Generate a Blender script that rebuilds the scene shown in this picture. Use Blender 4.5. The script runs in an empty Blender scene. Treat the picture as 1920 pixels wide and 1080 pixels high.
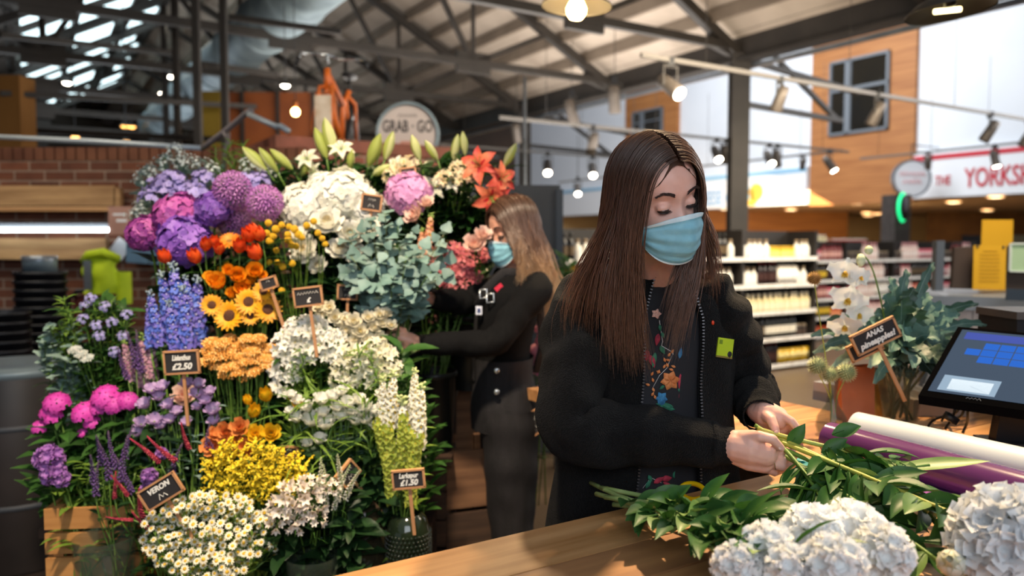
import bpy, bmesh, math, random
from mathutils import Vector, Matrix, noise
V = Vector
PI = math.pi
random.seed(7)
S = bpy.context.scene
COL = S.collection
# ---------------------------------------------------------------- camera
F = 1460.0
PITCH = math.radians(3.33)
HC = 1.48
cam_d = bpy.data.cameras.new('camera')
cam = bpy.data.objects.new('camera', cam_d)
COL.objects.link(cam)
cam.location = (0, 0, HC)
cam.rotation_euler = (PI / 2 - PITCH, 0, 0)
cam_d.sensor_width = 36
cam_d.lens = F / 1920 * 36
cam_d.clip_end = 200
cam_d.dof.use_dof = True
cam_d.dof.focus_distance = 1.56
cam_d.dof.aperture_fstop = 2.4
S.camera = cam
# ---------------------------------------------------------------- colour management, world
S.view_settings.view_transform = 'Standard'
S.view_settings.look = 'None'
S.view_settings.gamma = 1
S.view_settings.use_curve_mapping = False
S.view_settings.exposure = 0.0
W = bpy.data.worlds.new('daylight')
S.world = W
W.use_nodes = True
W.node_tree.nodes['Background'].inputs[0].default_value = (0.72, 0.82, 1.0, 1)
W.node_tree.nodes['Background'].inputs[1].default_value = 0.22

def lamp(name, kind, loc, target, energy, color, size=0.1, spot=None, blend=0.5, sy=None):
    d = bpy.data.lights.new(name, kind)
    d.energy = energy
    d.color = color
    if kind == 'AREA':
        d.shape = 'RECTANGLE'; d.size = size; d.size_y = sy or size
    else:
        d.shadow_soft_size = size
    if kind == 'SPOT':
        d.spot_size = spot; d.spot_blend = blend
    o = bpy.data.objects.new(name, d)
    COL.objects.link(o)
    o.location = loc
    if target is not None:
        o.rotation_euler = (V(target) - V(loc)).to_track_quat('-Z', 'Y').to_euler()
    return o
WARM = (1.0, 0.72, 0.42)
# ceiling spots over the florist's bench and the flower stand
lamp('bench_spot', 'SPOT', (1.05, 2.55, 3.3), (0.45, 1.5, 1.0), 620, WARM, 0.05, 1.0, 0.4)
lamp('stand_spot', 'SPOT', (-0.5, 0.9, 3.5), (-0.75, 2.5, 0.9), 600, (1.0, 0.80, 0.58), 0.10, 0.93, 0.5)
lamp('hair_spot', 'SPOT', (0.35, 3.9, 3.3), (0.0, 2.9, 1.5), 260, WARM, 0.06, 0.9, 0.5)
lamp('rim_spot', 'SPOT', (0.85, 3.3, 3.1), (0.28, 1.6, 1.62), 260, (1.0, 0.66, 0.32), 0.05, 0.42, 0.5)
# daylight from the shop windows behind the photographer
lamp('window_daylight', 'AREA', (0.6, -2.6, 3.0), (0.2, 2.2, 1.1), 118, (0.86, 0.92, 1.0), 4.0, sy=2.2)
# daylight in the hall on the far right
lamp('hall_daylight', 'AREA', (2.6, 17.0, 8.5), (8.5, 24.0, 4.2), 1350, (0.92, 0.96, 1.0), 8.0, sy=5)
lamp('roof_side_fill', 'AREA', (9.0, 9.0, 4.2), (0.0, 11.0, 5.8), 300, (0.95, 0.93, 0.92), 6.0, sy=2.5)  # unseen fill added to brighten the roof slope
# fills added to brighten the brick pier and the brick wall
lamp('pier_fill', 'SPOT', (0.9, 3.4, 3.7), (-1.1, 6.3, 2.3), 420, (1.0, 0.86, 0.7), 0.2, 0.75, 0.7)
lamp('wall_fill', 'AREA', (-3.3, 4.2, 3.3), (-3.4, 6.0, 1.7), 34, (1.0, 0.86, 0.68), 2.0, sy=0.5)
# unseen uplights added to brighten the roof boards and the duct
lamp('roof_fill', 'AREA', (0.1, 10.6, 2.75), (-0.2, 10.3, 8.0), 270, (1.0, 0.93, 0.86), 4.0, sy=6.0)
lamp('old_side_fill', 'AREA', (-7.5, 15.0, 2.6), (-7.5, 15.0, 8.0), 160, (0.9, 0.95, 1.0), 4.0, sy=8.0)
# warm fill added to brighten the second counter and its posters
lamp('counter_fill', 'AREA', (2.7, 3.6, 2.9), (2.7, 4.2, 1.0), 42, (1.0, 0.86, 0.66), 1.4, sy=0.6)
# warm lamps in the low ceiling over the drinks aisle
lamp('aisle_lamps', 'AREA', (3.2, 7.2, 3.0), (2.6, 9.4, 0.9), 190, (1.0, 0.84, 0.62), 4.0, sy=0.8)
lamp('far_aisle_lamps', 'AREA', (8.0, 21.5, 2.45), (8.0, 23, 0.0), 700, (1.0, 0.75, 0.45), 7.0, sy=3)

# ---------------------------------------------------------------- picking points
def P(px, py, Y):
    """the point seen at pixel (px, py), at world distance Y"""
    v = (540 - py) / F
    d = V(((px - 960) / F, math.cos(PITCH) + math.sin(PITCH) * v, -math.sin(PITCH) + math.cos(PITCH) * v))
    return V((0, 0, HC)) + d * (Y / d.y)
def PZ(px, py, z):
    """the point seen at pixel (px, py), at height z"""
    a = P(px, py, 1.0)
    d = a - V((0, 0, HC))
    return V((0, 0, HC)) + d * ((z - HC) / d.z)
A = V((-0.529, 0.849, 0))     # building axis receding to the left
B = V((0.849, 0.529, 0))      # building axis receding to the right
ROTB = math.atan2(B.y, B.x)

# ---------------------------------------------------------------- materials
def lin(c):
    if isinstance(c, str):
        c = [int(c[i:i + 2], 16) / 255 for i in (0, 2, 4)]
    return tuple(x / 12.92 if x <= 0.04045 else ((x + 0.055) / 1.055) ** 2.4 for x in c[:3]) + (1,)
MATS = {}
def mat(name, c1, c2=None, rough=0.5, metal=0.0, scale=12.0, stretch=(1, 1, 1), bump=0.0, bscale=None, sss=0.0, sheen=0.0,
        emit=None, es=0.0, trans=0.0, spec=0.5, rnd=0.0, detail=4.0, coat=0.0, transl=0.0, lo=0.35, hi=0.65, alpha=None):
    """procedural material: two colours mixed by noise in object space, slight per-object variation"""
    if name in MATS:
        return MATS[name]
    m = bpy.data.materials.new(name)
    m.use_nodes = True
    nt = m.node_tree
    N, L = nt.nodes, nt.links
    b = N['Principled BSDF']
    b.inputs['Roughness'].default_value = rough
    b.inputs['Metallic'].default_value = metal
    b.inputs['Specular IOR Level'].default_value = spec
    b.inputs['Coat Weight'].default_value = coat
    col = None
    tc = N.new('ShaderNodeTexCoord')
    mp = N.new('ShaderNodeMapping')
    mp.inputs['Scale'].default_value = stretch
    L.new(tc.outputs['Object'], mp.inputs['Vector'])
    if c2 is not None:
        nz = N.new('ShaderNodeTexNoise')
        nz.inputs['Scale'].default_value = scale
        nz.inputs['Detail'].default_value = detail
        L.new(mp.outputs[0], nz.inputs['Vector'])
        r = N.new('ShaderNodeValToRGB')
        r.color_ramp.elements[0].position = lo
        r.color_ramp.elements[1].position = hi
        r.color_ramp.elements[0].color = lin(c1)
        r.color_ramp.elements[1].color = lin(c2)
        L.new(nz.outputs['Fac'], r.inputs['Fac'])
        col = r.outputs['Color']
    else:
        b.inputs['Base Color'].default_value = lin(c1)
    if rnd > 0:
        oi = N.new('ShaderNodeObjectInfo')
        mr = N.new('ShaderNodeMapRange')
        mr.inputs['To Min'].default_value = 1 - rnd
        mr.inputs['To Max'].default_value = 1 + rnd
        L.new(oi.outputs['Random'], mr.inputs['Value'])
        hs = N.new('ShaderNodeHueSaturation')
        hs.inputs['Color'].default_value = lin(c1)
        if col:
            L.new(col, hs.inputs['Color'])
        L.new(mr.outputs[0], hs.inputs['Value'])
        col = hs.outputs['Color']
    if col:
        L.new(col, b.inputs['Base Color'])
    if sss:
        b.inputs['Subsurface Weight'].default_value = sss
        b.inputs['Subsurface Radius'].default_value = (0.02, 0.008, 0.004)
        b.inputs['Subsurface Scale'].default_value = 0.5
    if sheen:
        b.inputs['Sheen Weight'].default_value = sheen
        b.inputs['Sheen Roughness'].default_value = 0.5
    if trans:
        b.inputs['Transmission Weight'].default_value = trans
        b.inputs['IOR'].default_value = 1.15
    if emit:
        b.inputs['Emission Color'].default_value = lin(emit)
        b.inputs['Emission Strength'].default_value = es
    if alpha is not None:
        b.inputs['Alpha'].default_value = alpha
    if bump:
        nb = N.new('ShaderNodeTexNoise')
        nb.inputs['Scale'].default_value = bscale or scale * 3
        nb.inputs['Detail'].default_value = 3
        L.new(mp.outputs[0], nb.inputs['Vector'])
        bp = N.new('ShaderNodeBump')
        bp.inputs['Strength'].default_value = bump
        bp.inputs['Distance'].default_value = 0.01
        L.new(nb.outputs['Fac'], bp.inputs['Height'])
        L.new(bp.outputs[0], b.inputs['Normal'])
    if transl:
        t = N.new('ShaderNodeBsdfTranslucent')
        if col:
            L.new(col, t.inputs['Color'])
        else:
            t.inputs['Color'].default_value = lin(c1)
        mx = N.new('ShaderNodeMixShader')
        mx.inputs[0].default_value = transl
        L.new(b.outputs[0], mx.inputs[1])
        L.new(t.outputs[0], mx.inputs[2])
        L.new(mx.outputs[0], N['Material Output'].inputs['Surface'])
    MATS[name] = m
    return m
def brick_mat(name, c1, c2, mortar, sx, axes=None):
    m = bpy.data.materials.new(name)
    m.use_nodes = True
    nt = m.node_tree; N, L = nt.nodes, nt.links
    b = N['Principled BSDF']
    b.inputs['Roughness'].default_value = 0.9
    tc = N.new('ShaderNodeTexCoord')
    sep = N.new('ShaderNodeSeparateXYZ')
    cmb = N.new('ShaderNodeCombineXYZ')
    ad = N.new('ShaderNodeMath'); ad.operation = 'ADD'
    L.new(tc.outputs['Object'], sep.inputs[0])
    L.new(sep.outputs['X'], ad.inputs[0]); L.new(sep.outputs['Y'], ad.inputs[1])
    L.new(ad.outputs[0], cmb.inputs['X']); L.new(sep.outputs['Z'], cmb.inputs['Y'])
    br = N.new('ShaderNodeTexBrick')
    br.inputs['Color1'].default_value = lin(c1)
    br.inputs['Color2'].default_value = lin(c2)
    br.inputs['Mortar'].default_value = lin(mortar)
    br.inputs['Scale'].default_value = 1
    br.inputs['Brick Width'].default_value = sx
    br.inputs['Row Height'].default_value = 0.075
    br.inputs['Mortar Size'].default_value = 0.007
    br.inputs['Bias'].default_value = -0.2
    L.new(cmb.outputs[0], br.inputs['Vector'])
    nz = N.new('ShaderNodeTexNoise'); nz.inputs['Scale'].default_value = 9
    L.new(cmb.outputs[0], nz.inputs['Vector'])
    mx = N.new('ShaderNodeMixRGB'); mx.blend_type = 'MULTIPLY'; mx.inputs[0].default_value = 0.7
    rp = N.new('ShaderNodeValToRGB')
    rp.color_ramp.elements[0].color = (0.35, 0.3, 0.3, 1); rp.color_ramp.elements[1].color = (1.3, 1.3, 1.3, 1)
    L.new(nz.outputs['Fac'], rp.inputs[0])
    L.new(br.outputs['Color'], mx.inputs[1]); L.new(rp.outputs[0], mx.inputs[2])
    L.new(mx.outputs[0], b.inputs['Base Color'])
    bp = N.new('ShaderNodeBump'); bp.inputs['Strength'].default_value = 0.6; bp.inputs['Distance'].default_value = 0.01
    bp.invert = True
    L.new(br.outputs['Fac'], bp.inputs['Height']); L.new(bp.outputs[0], b.inputs['Normal'])
    MATS[name] = m
    return m

# ---------------------------------------------------------------- mesh building
def frame(z, up=None):
    z = V(z).normalized()
    up = V(up) if up else (V((0, 0, 1)) if abs(z.z) < 0.95 else V((0, 1, 0)))
    x = up.cross(z).normalized()
    y = z.cross(x)
    return Matrix((x, y, z)).transposed()
def TF(loc, zdir=None, roll=0.0, s=1.0, up=None):
    m = frame(zdir, up).to_4x4() if zdir is not None else Matrix.Identity(4)
    return Matrix.Translation(V(loc)) @ m @ Matrix.Rotation(roll, 4, 'Z') @ Matrix.Scale(s, 4)
class MB:
    def __init__(s):
        s.v = []; s.f = []; s.m = []
    def add(s, vs, fs, mi=0, M=None):
        o = len(s.v)
        s.v += [M @ V(p) for p in vs] if M is not None else [V(p) for p in vs]
        for f in fs:
            s.f.append([i + o for i in f]); s.m.append(mi)
        return s
    def join(s, b, M=None, dm=0):
        o = len(s.v)
        s.v += [M @ p for p in b.v] if M is not None else b.v
        s.f += [[i + o for i in f] for f in b.f]
        s.m += [i + dm for i in b.m]
        return s
    def box(s, c, d, M=None, mi=0, taper=1.0):
        x, y, z = d[0] / 2, d[1] / 2, d[2] / 2
        vs = [(c[0] + i * x * (taper if k > 0 else 1), c[1] + j * y * (taper if k > 0 else 1), c[2] + k * z) for k in (-1, 1) for i, j in ((-1, -1), (1, -1), (1, 1), (-1, 1))]
        return s.add(vs, [(3, 2, 1, 0), (4, 5, 6, 7), (0, 1, 5, 4), (1, 2, 6, 5), (2, 3, 7, 6), (3, 0, 4, 7)], mi, M)
    def bar(s, a, b, w, h, mi=0, up=None):
        a, b = V(a), V(b)
        return s.box((0, 0, (b - a).length / 2), (w, h, (b - a).length), TF(a, b - a, up=up), mi)
    def grid(s, fn, nu, nv, mi=0, wrap_u=False, wrap_v=False, M=None):
        vs = [fn(i / (nu if wrap_u else nu - 1), j / (nv if wrap_v else nv - 1)) for i in range(nu) for j in range(nv)]
        fs = []
        for i in range(nu if wrap_u else nu - 1):
            for j in range(nv if wrap_v else nv - 1):
                i2, j2 = (i + 1) % nu, (j + 1) % nv
                fs.append((i * nv + j, i2 * nv + j, i2 * nv + j2, i * nv + j2))
        return s.add(vs, fs, mi, M)
    def tube(s, pts, r, n=6, mi=0, cap=True, M=None, flat=1.0, up=None):
        pts = [V(p) for p in pts]
        k = len(pts)
        rs = r if isinstance(r, (list, tuple)) else [r] * k
        o = []
        fr = None
        for i, p in enumerate(pts):
            t = (pts[min(i + 1, k - 1)] - pts[max(i - 1, 0)])
            t = t.normalized() if t.length > 1e-9 else V((0, 0, 1))
            if fr is None:
                fr = frame(t, up)
                x = fr.col[0].copy()
            x = (x - t * x.dot(t))
            x = x.normalized() if x.length > 1e-6 else frame(t).col[0].copy()
            y = t.cross(x)
            for j in range(n):
                a = 2 * PI * j / n
                o.append(p + (x * math.cos(a) + y * math.sin(a) * flat) * rs[i])
        fs = [(i * n + j, i * n + (j + 1) % n, (i + 1) * n + (j + 1) % n, (i + 1) * n + j) for i in range(k - 1) for j in range(n)]
        if cap:
            fs += [tuple(range(n - 1, -1, -1)), tuple((k - 1) * n + j for j in range(n))]
        return s.add(o, fs, mi, M)
    def lathe(s, prof, n=20, mi=0, M=None, cap=True):
        vs = [(r * math.cos(2 * PI * j / n), r * math.sin(2 * PI * j / n), z) for r, z in prof for j in range(n)]
        k = len(prof)
        fs = [(i * n + j, i * n + (j + 1) % n, (i + 1) * n + (j + 1) % n, (i + 1) * n + j) for i in range(k - 1) for j in range(n)]
        if cap:
            fs += [tuple(range(n - 1, -1, -1)), tuple((k - 1) * n + j for j in range(n))]
        return s.add(vs, fs, mi, M)
    def ball(s, c, r, n=8, k=5, mi=0, M=None):
        if not isinstance(r, (tuple, list)):
            r = (r, r, r)
        vs = [(c[0], c[1], c[2] - r[2])]
        for i in range(1, k):
            a = -PI / 2 + PI * i / k
            vs += [(c[0] + r[0] * math.cos(a) * math.cos(2 * PI * j / n), c[1] + r[1] * math.cos(a) * math.sin(2 * PI * j / n), c[2] + r[2] * math.sin(a)) for j in range(n)]
        vs.append((c[0], c[1], c[2] + r[2]))
        e = len(vs) - 1
        fs = [(0, 1 + (j + 1) % n, 1 + j) for j in range(n)]
        fs += [(1 + i * n + j, 1 + i * n + (j + 1) % n, 1 + (i + 1) * n + (j + 1) % n, 1 + (i + 1) * n + j) for i in range(k - 2) for j in range(n)]
        fs += [(1 + (k - 2) * n + j, 1 + (k - 2) * n + (j + 1) % n, e) for j in range(n)]
        return s.add(vs, fs, mi, M)
    def poly(s, pts, depth, mi=0):
        """closed outline extruded along the vector depth"""
        n = len(pts)
        d = V(depth)
        vs = [V(p) for p in pts] + [V(p) + d for p in pts]
        fs = [tuple(range(n - 1, -1, -1)), tuple(range(n, 2 * n))] + [(i, (i + 1) % n, n + (i + 1) % n, n + i) for i in range(n)]
        return s.add(vs, fs, mi)
    def petal(s, L, Wd, e0, e1, M=None, nu=5, nv=3, cup=0.2, wp=0.7, wave=0.0, mi=0, z0=0.0, r0=0.0, base=0.12, tip=0.0):
        """a petal or leaf along +X that rises from elevation e0 to e1"""
        x, z = r0, z0
        vs = []
        for i in range(nu):
            u = i / (nu - 1)
            a = e0 + (e1 - e0) * u
            if i:
                x += math.cos(a) * L / (nu - 1); z += math.sin(a) * L / (nu - 1)
            w = Wd * 0.5 * max(math.sin(PI * min(1, u) ** wp), base if u < 0.5 else tip)
            for j in range(nv):
                t = 2 * j / (nv - 1) - 1
                c = cup * w * t * t + (wave * Wd * math.sin(u * 9 + t * 2) * abs(t) if wave else 0)
                vs.append((x - math.sin(a) * c, t * w, z + math.cos(a) * c))
        fs = [(i * nv + j, (i + 1) * nv + j, (i + 1) * nv + j + 1, i * nv + j + 1) for i in range(nu - 1) for j in range(nv - 1)]
        return s.add(vs, fs, mi, M)
    def mesh(s, name, mats, smooth=True):
        me = bpy.data.meshes.new(name)
        me.from_pydata([tuple(p) for p in s.v], [], s.f)
        for m in (mats if isinstance(mats, (list, tuple)) else [mats]):
            me.materials.append(m)
        if any(s.m):
            me.polygons.foreach_set('material_index', s.m)
        if smooth:
            me.polygons.foreach_set('use_smooth', [True] * len(me.polygons))
        me.update()
        return me
    def build(s, name, mats, parent=None, smooth=True, loc=None):
        """loc: the world point the mesh's own origin is moved to"""
        if loc is not None and parent is None:
            l = V(loc)
            s.v = [p - l for p in s.v]
        o = put(name, s.mesh(name, mats, smooth), parent)
        if loc is not None and parent is None:
            o.location = loc
        return o
def put(name, me, parent=None, M=None):
    o = bpy.data.objects.new(name, me)
    COL.objects.link(o)
    if parent is not None:
        o.parent = parent
    if M is not None:
        o.matrix_basis = M
    return o
def tag(o, label, cat, group=None, kind=None):
    if label: o['label'] = label
    if cat: o['category'] = cat
    if group: o['group'] = group
    if kind: o['kind'] = kind
    return o
def thing(name, label, cat, loc=(0, 0, 0), group=None, M=None):
    o = bpy.data.objects.new(name, None)
    o.empty_display_size = 0.02
    COL.objects.link(o)
    if M is not None: o.matrix_basis = M
    else: o.location = loc
    return tag(o, label, cat, group)
def struct(name, mb, m, smooth=False):
    o = mb.build(name, m, None, smooth)
    o['kind'] = 'structure'
    return o
def clone(o, parent=None):
    c = o.copy(); COL.objects.link(c)
    if parent: c.parent = parent
    for ch in list(o.children):
        clone(ch, c)
    return c
def text_mb(txt, size, M, mi=0, bold=0.0, depth=0.001, align='CENTER', shear=0.0, sx=1.0):
    if txt.startswith('~'):            # handwriting too blurred to read: loose strokes
        mb = MB(); rnd = random.Random(len(txt)); rows = txt.split('\n')
        for k, row in enumerate(rows):
            n = len(row); y0 = ((len(rows) - 1) / 2 - k) * size * .9
            pts = [((i / (n * 2) - .5) * n * .55 * size * sx, y0 + (.32 if i % 2 else -.32) * size * rnd.uniform(.5, 1), depth) for i in range(n * 2 + 1)]
            mb.tube(pts, size * .05, 4, mi, True, M)
        return mb
    cu = bpy.data.curves.new('lettering', 'FONT')
    cu.body = txt; cu.size = size; cu.align_x = align; cu.align_y = 'CENTER'
    cu.extrude = depth; cu.offset = bold; cu.shear = shear; cu.resolution_u = 3
    cu.space_line = 0.9
    ob = bpy.data.objects.new('lettering', cu)
    COL.objects.link(ob)
    dg = bpy.context.evaluated_depsgraph_get()
    me = bpy.data.meshes.new_from_object(ob.evaluated_get(dg))
    mb = MB()
    mb.add([(v.co.x * sx, v.co.y, v.co.z) for v in me.vertices], [tuple(p.vertices) for p in me.polygons], mi, M)
    bpy.data.objects.remove(ob); bpy.data.curves.remove(cu); bpy.data.meshes.remove(me)
    return mb
ORD = 'first second third fourth fifth sixth seventh eighth ninth tenth eleventh twelfth thirteenth fourteenth fifteenth sixteenth seventeenth eighteenth nineteenth twentieth'.split()
# ================================================================ SETTING
M_steel = mat('painted_steel', '37322e', '2d2926', 0.55, scale=3)
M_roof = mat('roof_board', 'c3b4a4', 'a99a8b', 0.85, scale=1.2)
M_rooffar = mat('roof_board_dark', '4b4642', '38342f', 0.9, scale=1.5)  # darker board tone for the far slope
M_white = mat('white_plaster', 'e6e9ee', 'dfe3e9', 0.9, scale=0.6)
M_clad = mat('timber_cladding', 'b57a45', '9c6234', 0.6, scale=2.2, stretch=(0.35, 0.35, 7))
M_tan = mat('tan_wall', 'c9a878', 'bf9c6b', 0.9, scale=0.5)
M_wood = mat('pine_board', 'b08a5c', '8a6640', 0.7, scale=3, stretch=(0.6, 6, 6))
M_woodd = mat('dark_board', '4a3424', '33241a', 0.75, scale=3, stretch=(0.6, 6, 6))
M_floor = mat('floor_concrete', '7a6650', '6a5743', 0.35, scale=0.8, bump=0.02)
M_floord = mat('dark_floor_tile', '3a2f29', '2d2521', 0.45, scale=1.5)
M_black = mat('black_plastic', '15151a', '101014', 0.45, scale=5)
M_dark = mat('charcoal_panel', '3a3f46', '32363c', 0.6, scale=2)
M_grey = mat('grey_metal', '8d949c', '7b828a', 0.35, 0.6, scale=4)
M_zinc = mat('galvanised_steel', '8fa0a6', '6b7a82', 0.5, 0.35, scale=2.5)
M_brick = brick_mat('red_brick', '74452f', '4d2c20', '8a7768', 0.23)
M_frame = mat('window_frame_grey', '6f757c', None, 0.5)
M_glassdark = mat('dark_window_glass', '1d1a15', '2c2415', 0.08, scale=0.4)
M_sign = mat('sign_white', 'eef0f4', None, 0.7)
M_red = mat('sign_red', 'c8303f', None, 0.7)
M_blue = mat('sign_blue', '8fc3e2', None, 0.7)
M_bluet = mat('sign_pale_blue', '7fb0d8', None, 0.7)
M_yel = mat('poster_yellow', 'e3ab1c', 'dba213', 0.7, scale=2)
M_lamp_w = mat('lit_lamp_white', 'fff4e0', None, 0.5, emit='fff2dc', es=22)
M_lamp_c = mat('lit_downlight', 'ffe9c8', None, 0.5, emit='ffe2b4', es=14)
M_lamp_y = mat('lit_bulb_warm', 'ffd890', None, 0.5, emit='ffcf7a', es=30)
M_sky = mat('skylight_pane', 'dff2f5', None, 0.4, emit='d8f1f6', es=2.6)

def flatbox(name, pts, z0, z1, m, kindst=True):
    b = MB().poly([V((p[0], p[1], z0)) for p in pts], (0, 0, z1 - z0))
    return struct(name, b, m) if kindst else b
# floor: pale concrete in the hall, dark tiles by the brick wall
struct('floor', MB().box((4, 18, -0.05), (60, 52, 0.1)), M_floor)
struct('floor_tiles', MB().poly([(-14, -4, 0), (-0.9, -4, 0), (-0.9, 2.0, 0), (-0.3, 4.2, 0), (-0.3, 5.8, 0), (-14, 5.8, 0)], (0, 0, 0.006)), M_floord)

# ---- roof of the market hall
EAVE = V((3.1, 10.5, 4.2)); TP = math.tan(math.radians(28)); SR = 5.25
def R3(s, t, dz=0.0):
    h = TP * (s if s < SR else 2 * SR - s)
    return EAVE - B * s + A * t + V((0, 0, h + dz))
def roofslab(name, s0, s1, t0, t1, m, th=0.12):
    b = MB()
    q = [R3(s0, t0), R3(s1, t0), R3(s1, t1), R3(s0, t1)]
    b.poly(q, (0, 0, th))
    return struct(name, b, m)
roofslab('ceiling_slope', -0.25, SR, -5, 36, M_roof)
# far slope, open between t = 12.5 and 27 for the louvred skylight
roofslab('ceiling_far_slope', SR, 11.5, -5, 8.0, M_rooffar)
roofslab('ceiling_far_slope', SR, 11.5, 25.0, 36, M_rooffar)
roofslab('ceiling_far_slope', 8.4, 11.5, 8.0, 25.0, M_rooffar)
b = MB()
for i in range(11):                      # purlins of the lit slope, running along the building
    s = 0.55 + i * 0.47
    if s < SR - 0.1:
        b.bar(R3(s, -5, -0.09), R3(s, 36, -0.09), 0.07, 0.16)
struct('ceiling_purlins', b, mat('purlin_brown', '8b7d6e', '7a6c5e', 0.8, scale=2))
b = MB()
for s in (SR + 0.1, 6.1, 7.2, 8.3, 9.5, 10.6):
    b.bar(R3(s, -5, -0.05), R3(s, 36, -0.05), 0.1, 0.1)
struct('ceiling_purlins', b, M_steel)
sky = bpy.data.objects.new('window_3', None); COL.objects.link(sky); sky.location = R3(7.0, 16); sky['kind'] = 'structure'
for (s0, s1) in ((5.42, 6.05), (6.15, 7.15), (7.27, 8.15)):
    for t in range(8):
        tt = 8.8 + t * 1.95
        a0, a1 = s0 + random.choice((0, 0, .2)), s1 - random.choice((0, 0, 0.3))
        if t == 5 and s0 > 7: continue
        MB().poly([R3(a0, tt) - sky.location, R3(a1, tt) - sky.location, R3(a1, tt + 1.0) - sky.location, R3(a0, tt + 1.0) - sky.location], (0, 0, 0.05)).build('pane', M_sky, sky, False)
b = MB()
for t in range(9):
    tt = 7.95 + t * 1.95
    b.poly([R3(SR, tt, 0.06) - sky.location, R3(8.4, tt, 0.06) - sky.location, R3(8.4, tt + 0.95, 0.06) - sky.location, R3(SR, tt + 0.95, 0.06) - sky.location], (0, 0, 0.08))
b.poly([R3(SR, 8, 0.16) - sky.location, R3(8.4, 8, 0.16) - sky.location, R3(8.4, 25, 0.16) - sky.location, R3(SR, 25, 0.16) - sky.location], (0, 0, 0.05))
b.build('louver', M_rooffar, sky, False)

def roof_z(p):
    s = -(p - EAVE).dot(B)
    return EAVE.z + TP * (s if s < SR else 2 * SR - s)
def truss(t, far=True):
    b = MB()
    c = -0.22
    b.bar(R3(0, t, c), R3(SR, t, c), 0.11, 0.13)
    b.bar(R3(2 * SR, t, c), R3(SR, t, c), 0.11, 0.13)
    z = V((0, 0, 1))
    lo = lambda s: EAVE - B * s + A * t + V((0, 0, -0.12))
    b.bar(lo(0), lo(2 * SR), 0.09, 0.1)
    for s, s2 in ((2.6, 1.3), (2.6, 3.7), (2.6, 2.6), (SR, 3.7), (SR, 2 * SR - 3.7), (SR, SR), (2 * SR - 2.6, 2 * SR - 1.3), (2 * SR - 2.6, 2 * SR - 3.7), (2 * SR - 2.6, 2 * SR - 2.6)):
        if far or s2 < SR: b.bar(lo(s), R3(s2, t, c), 0.06, 0.07)
    for s in (2.6, SR, 2 * SR - 2.6):
        b.box((0, 0, 0), (0.55, 0.06, 0.3), TF(lo(s), (0, 0, 1)) @ Matrix.Rotation(ROTB, 4, 'Z'))
    b.poly([lo(-0.1) - z * 0.18, lo(0.55) - z * 0.02, R3(0.55, t, -0.15), R3(-0.1, t, -0.15)], A * 0.08)
    # raking stays on the outside of the eave beam
    o = struct('roof_truss', b, M_steel)
for i in range(10):
    truss(-2.55 + 2.65 * i, i < 4)
b = MB()
e0, e1 = EAVE + A * -5, EAVE + A * 30
for dz, w in ((-0.2, 0.24), (0.18, 0.24)):
    b.bar(e0 + V((0, 0, dz)), e1 + V((0, 0, dz)), w, 0.04, up=(0, 0, 1))
b.bar(e0, e1, 0.05, 0.4, up=(0, 0, 1))
b.v = [p + V((0, 0, -0.1)) for p in b.v]
struct('beam_eave', b, M_steel)
e1 = EAVE + A * 28
b = MB()
b.bar(e0 + B * 0.14 + V((0, 0, -0.36)), e1 + B * 0.14 + V((0, 0, -0.36)), 0.09, 0.05, up=(0, 0, 1))
o = b.build('cable_tray', M_grey, None, False)
tag(o, 'pale grey cable tray running under the eave beam', 'cable tray')
for t in (0.1, 5.4, 10.7, 16.0):
    b = MB()
    c = EAVE + A * t
    for dx, dy, w, h in ((0, 0.1, 0.235, 0.024), (0, -0.1, 0.235, 0.024), (0, 0, 0.024, 0.2)):
        b.box((dx, dy, 2.0), (w, h, 4.0), Matrix.Translation((c.x, c.y, 0)) @ Matrix.Rotation(ROTB * 0.0, 4, 'Z'))
    b.box((0, 0, 0.02), (0.32, 0.32, 0.04), Matrix.Translation((c.x, c.y, 0)))
    struct('column', b, M_steel)
    b = MB()          # stays that run out from the column head to the white wall
    for z0, z1, l in ((3.95, 3.75, 2.6), (3.35, 3.3, 2.2)):
        b.bar(V((c.x, c.y, z0)), V((c.x, c.y, z1)) + B * l, 0.07, 0.07)
    b.bar(V((c.x, c.y, 4.05)) + B * 0.7, V((c.x, c.y, 3.3)) + B * 2.1, 0.06, 0.06)
    struct('beam_stay', b, M_steel)

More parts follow.
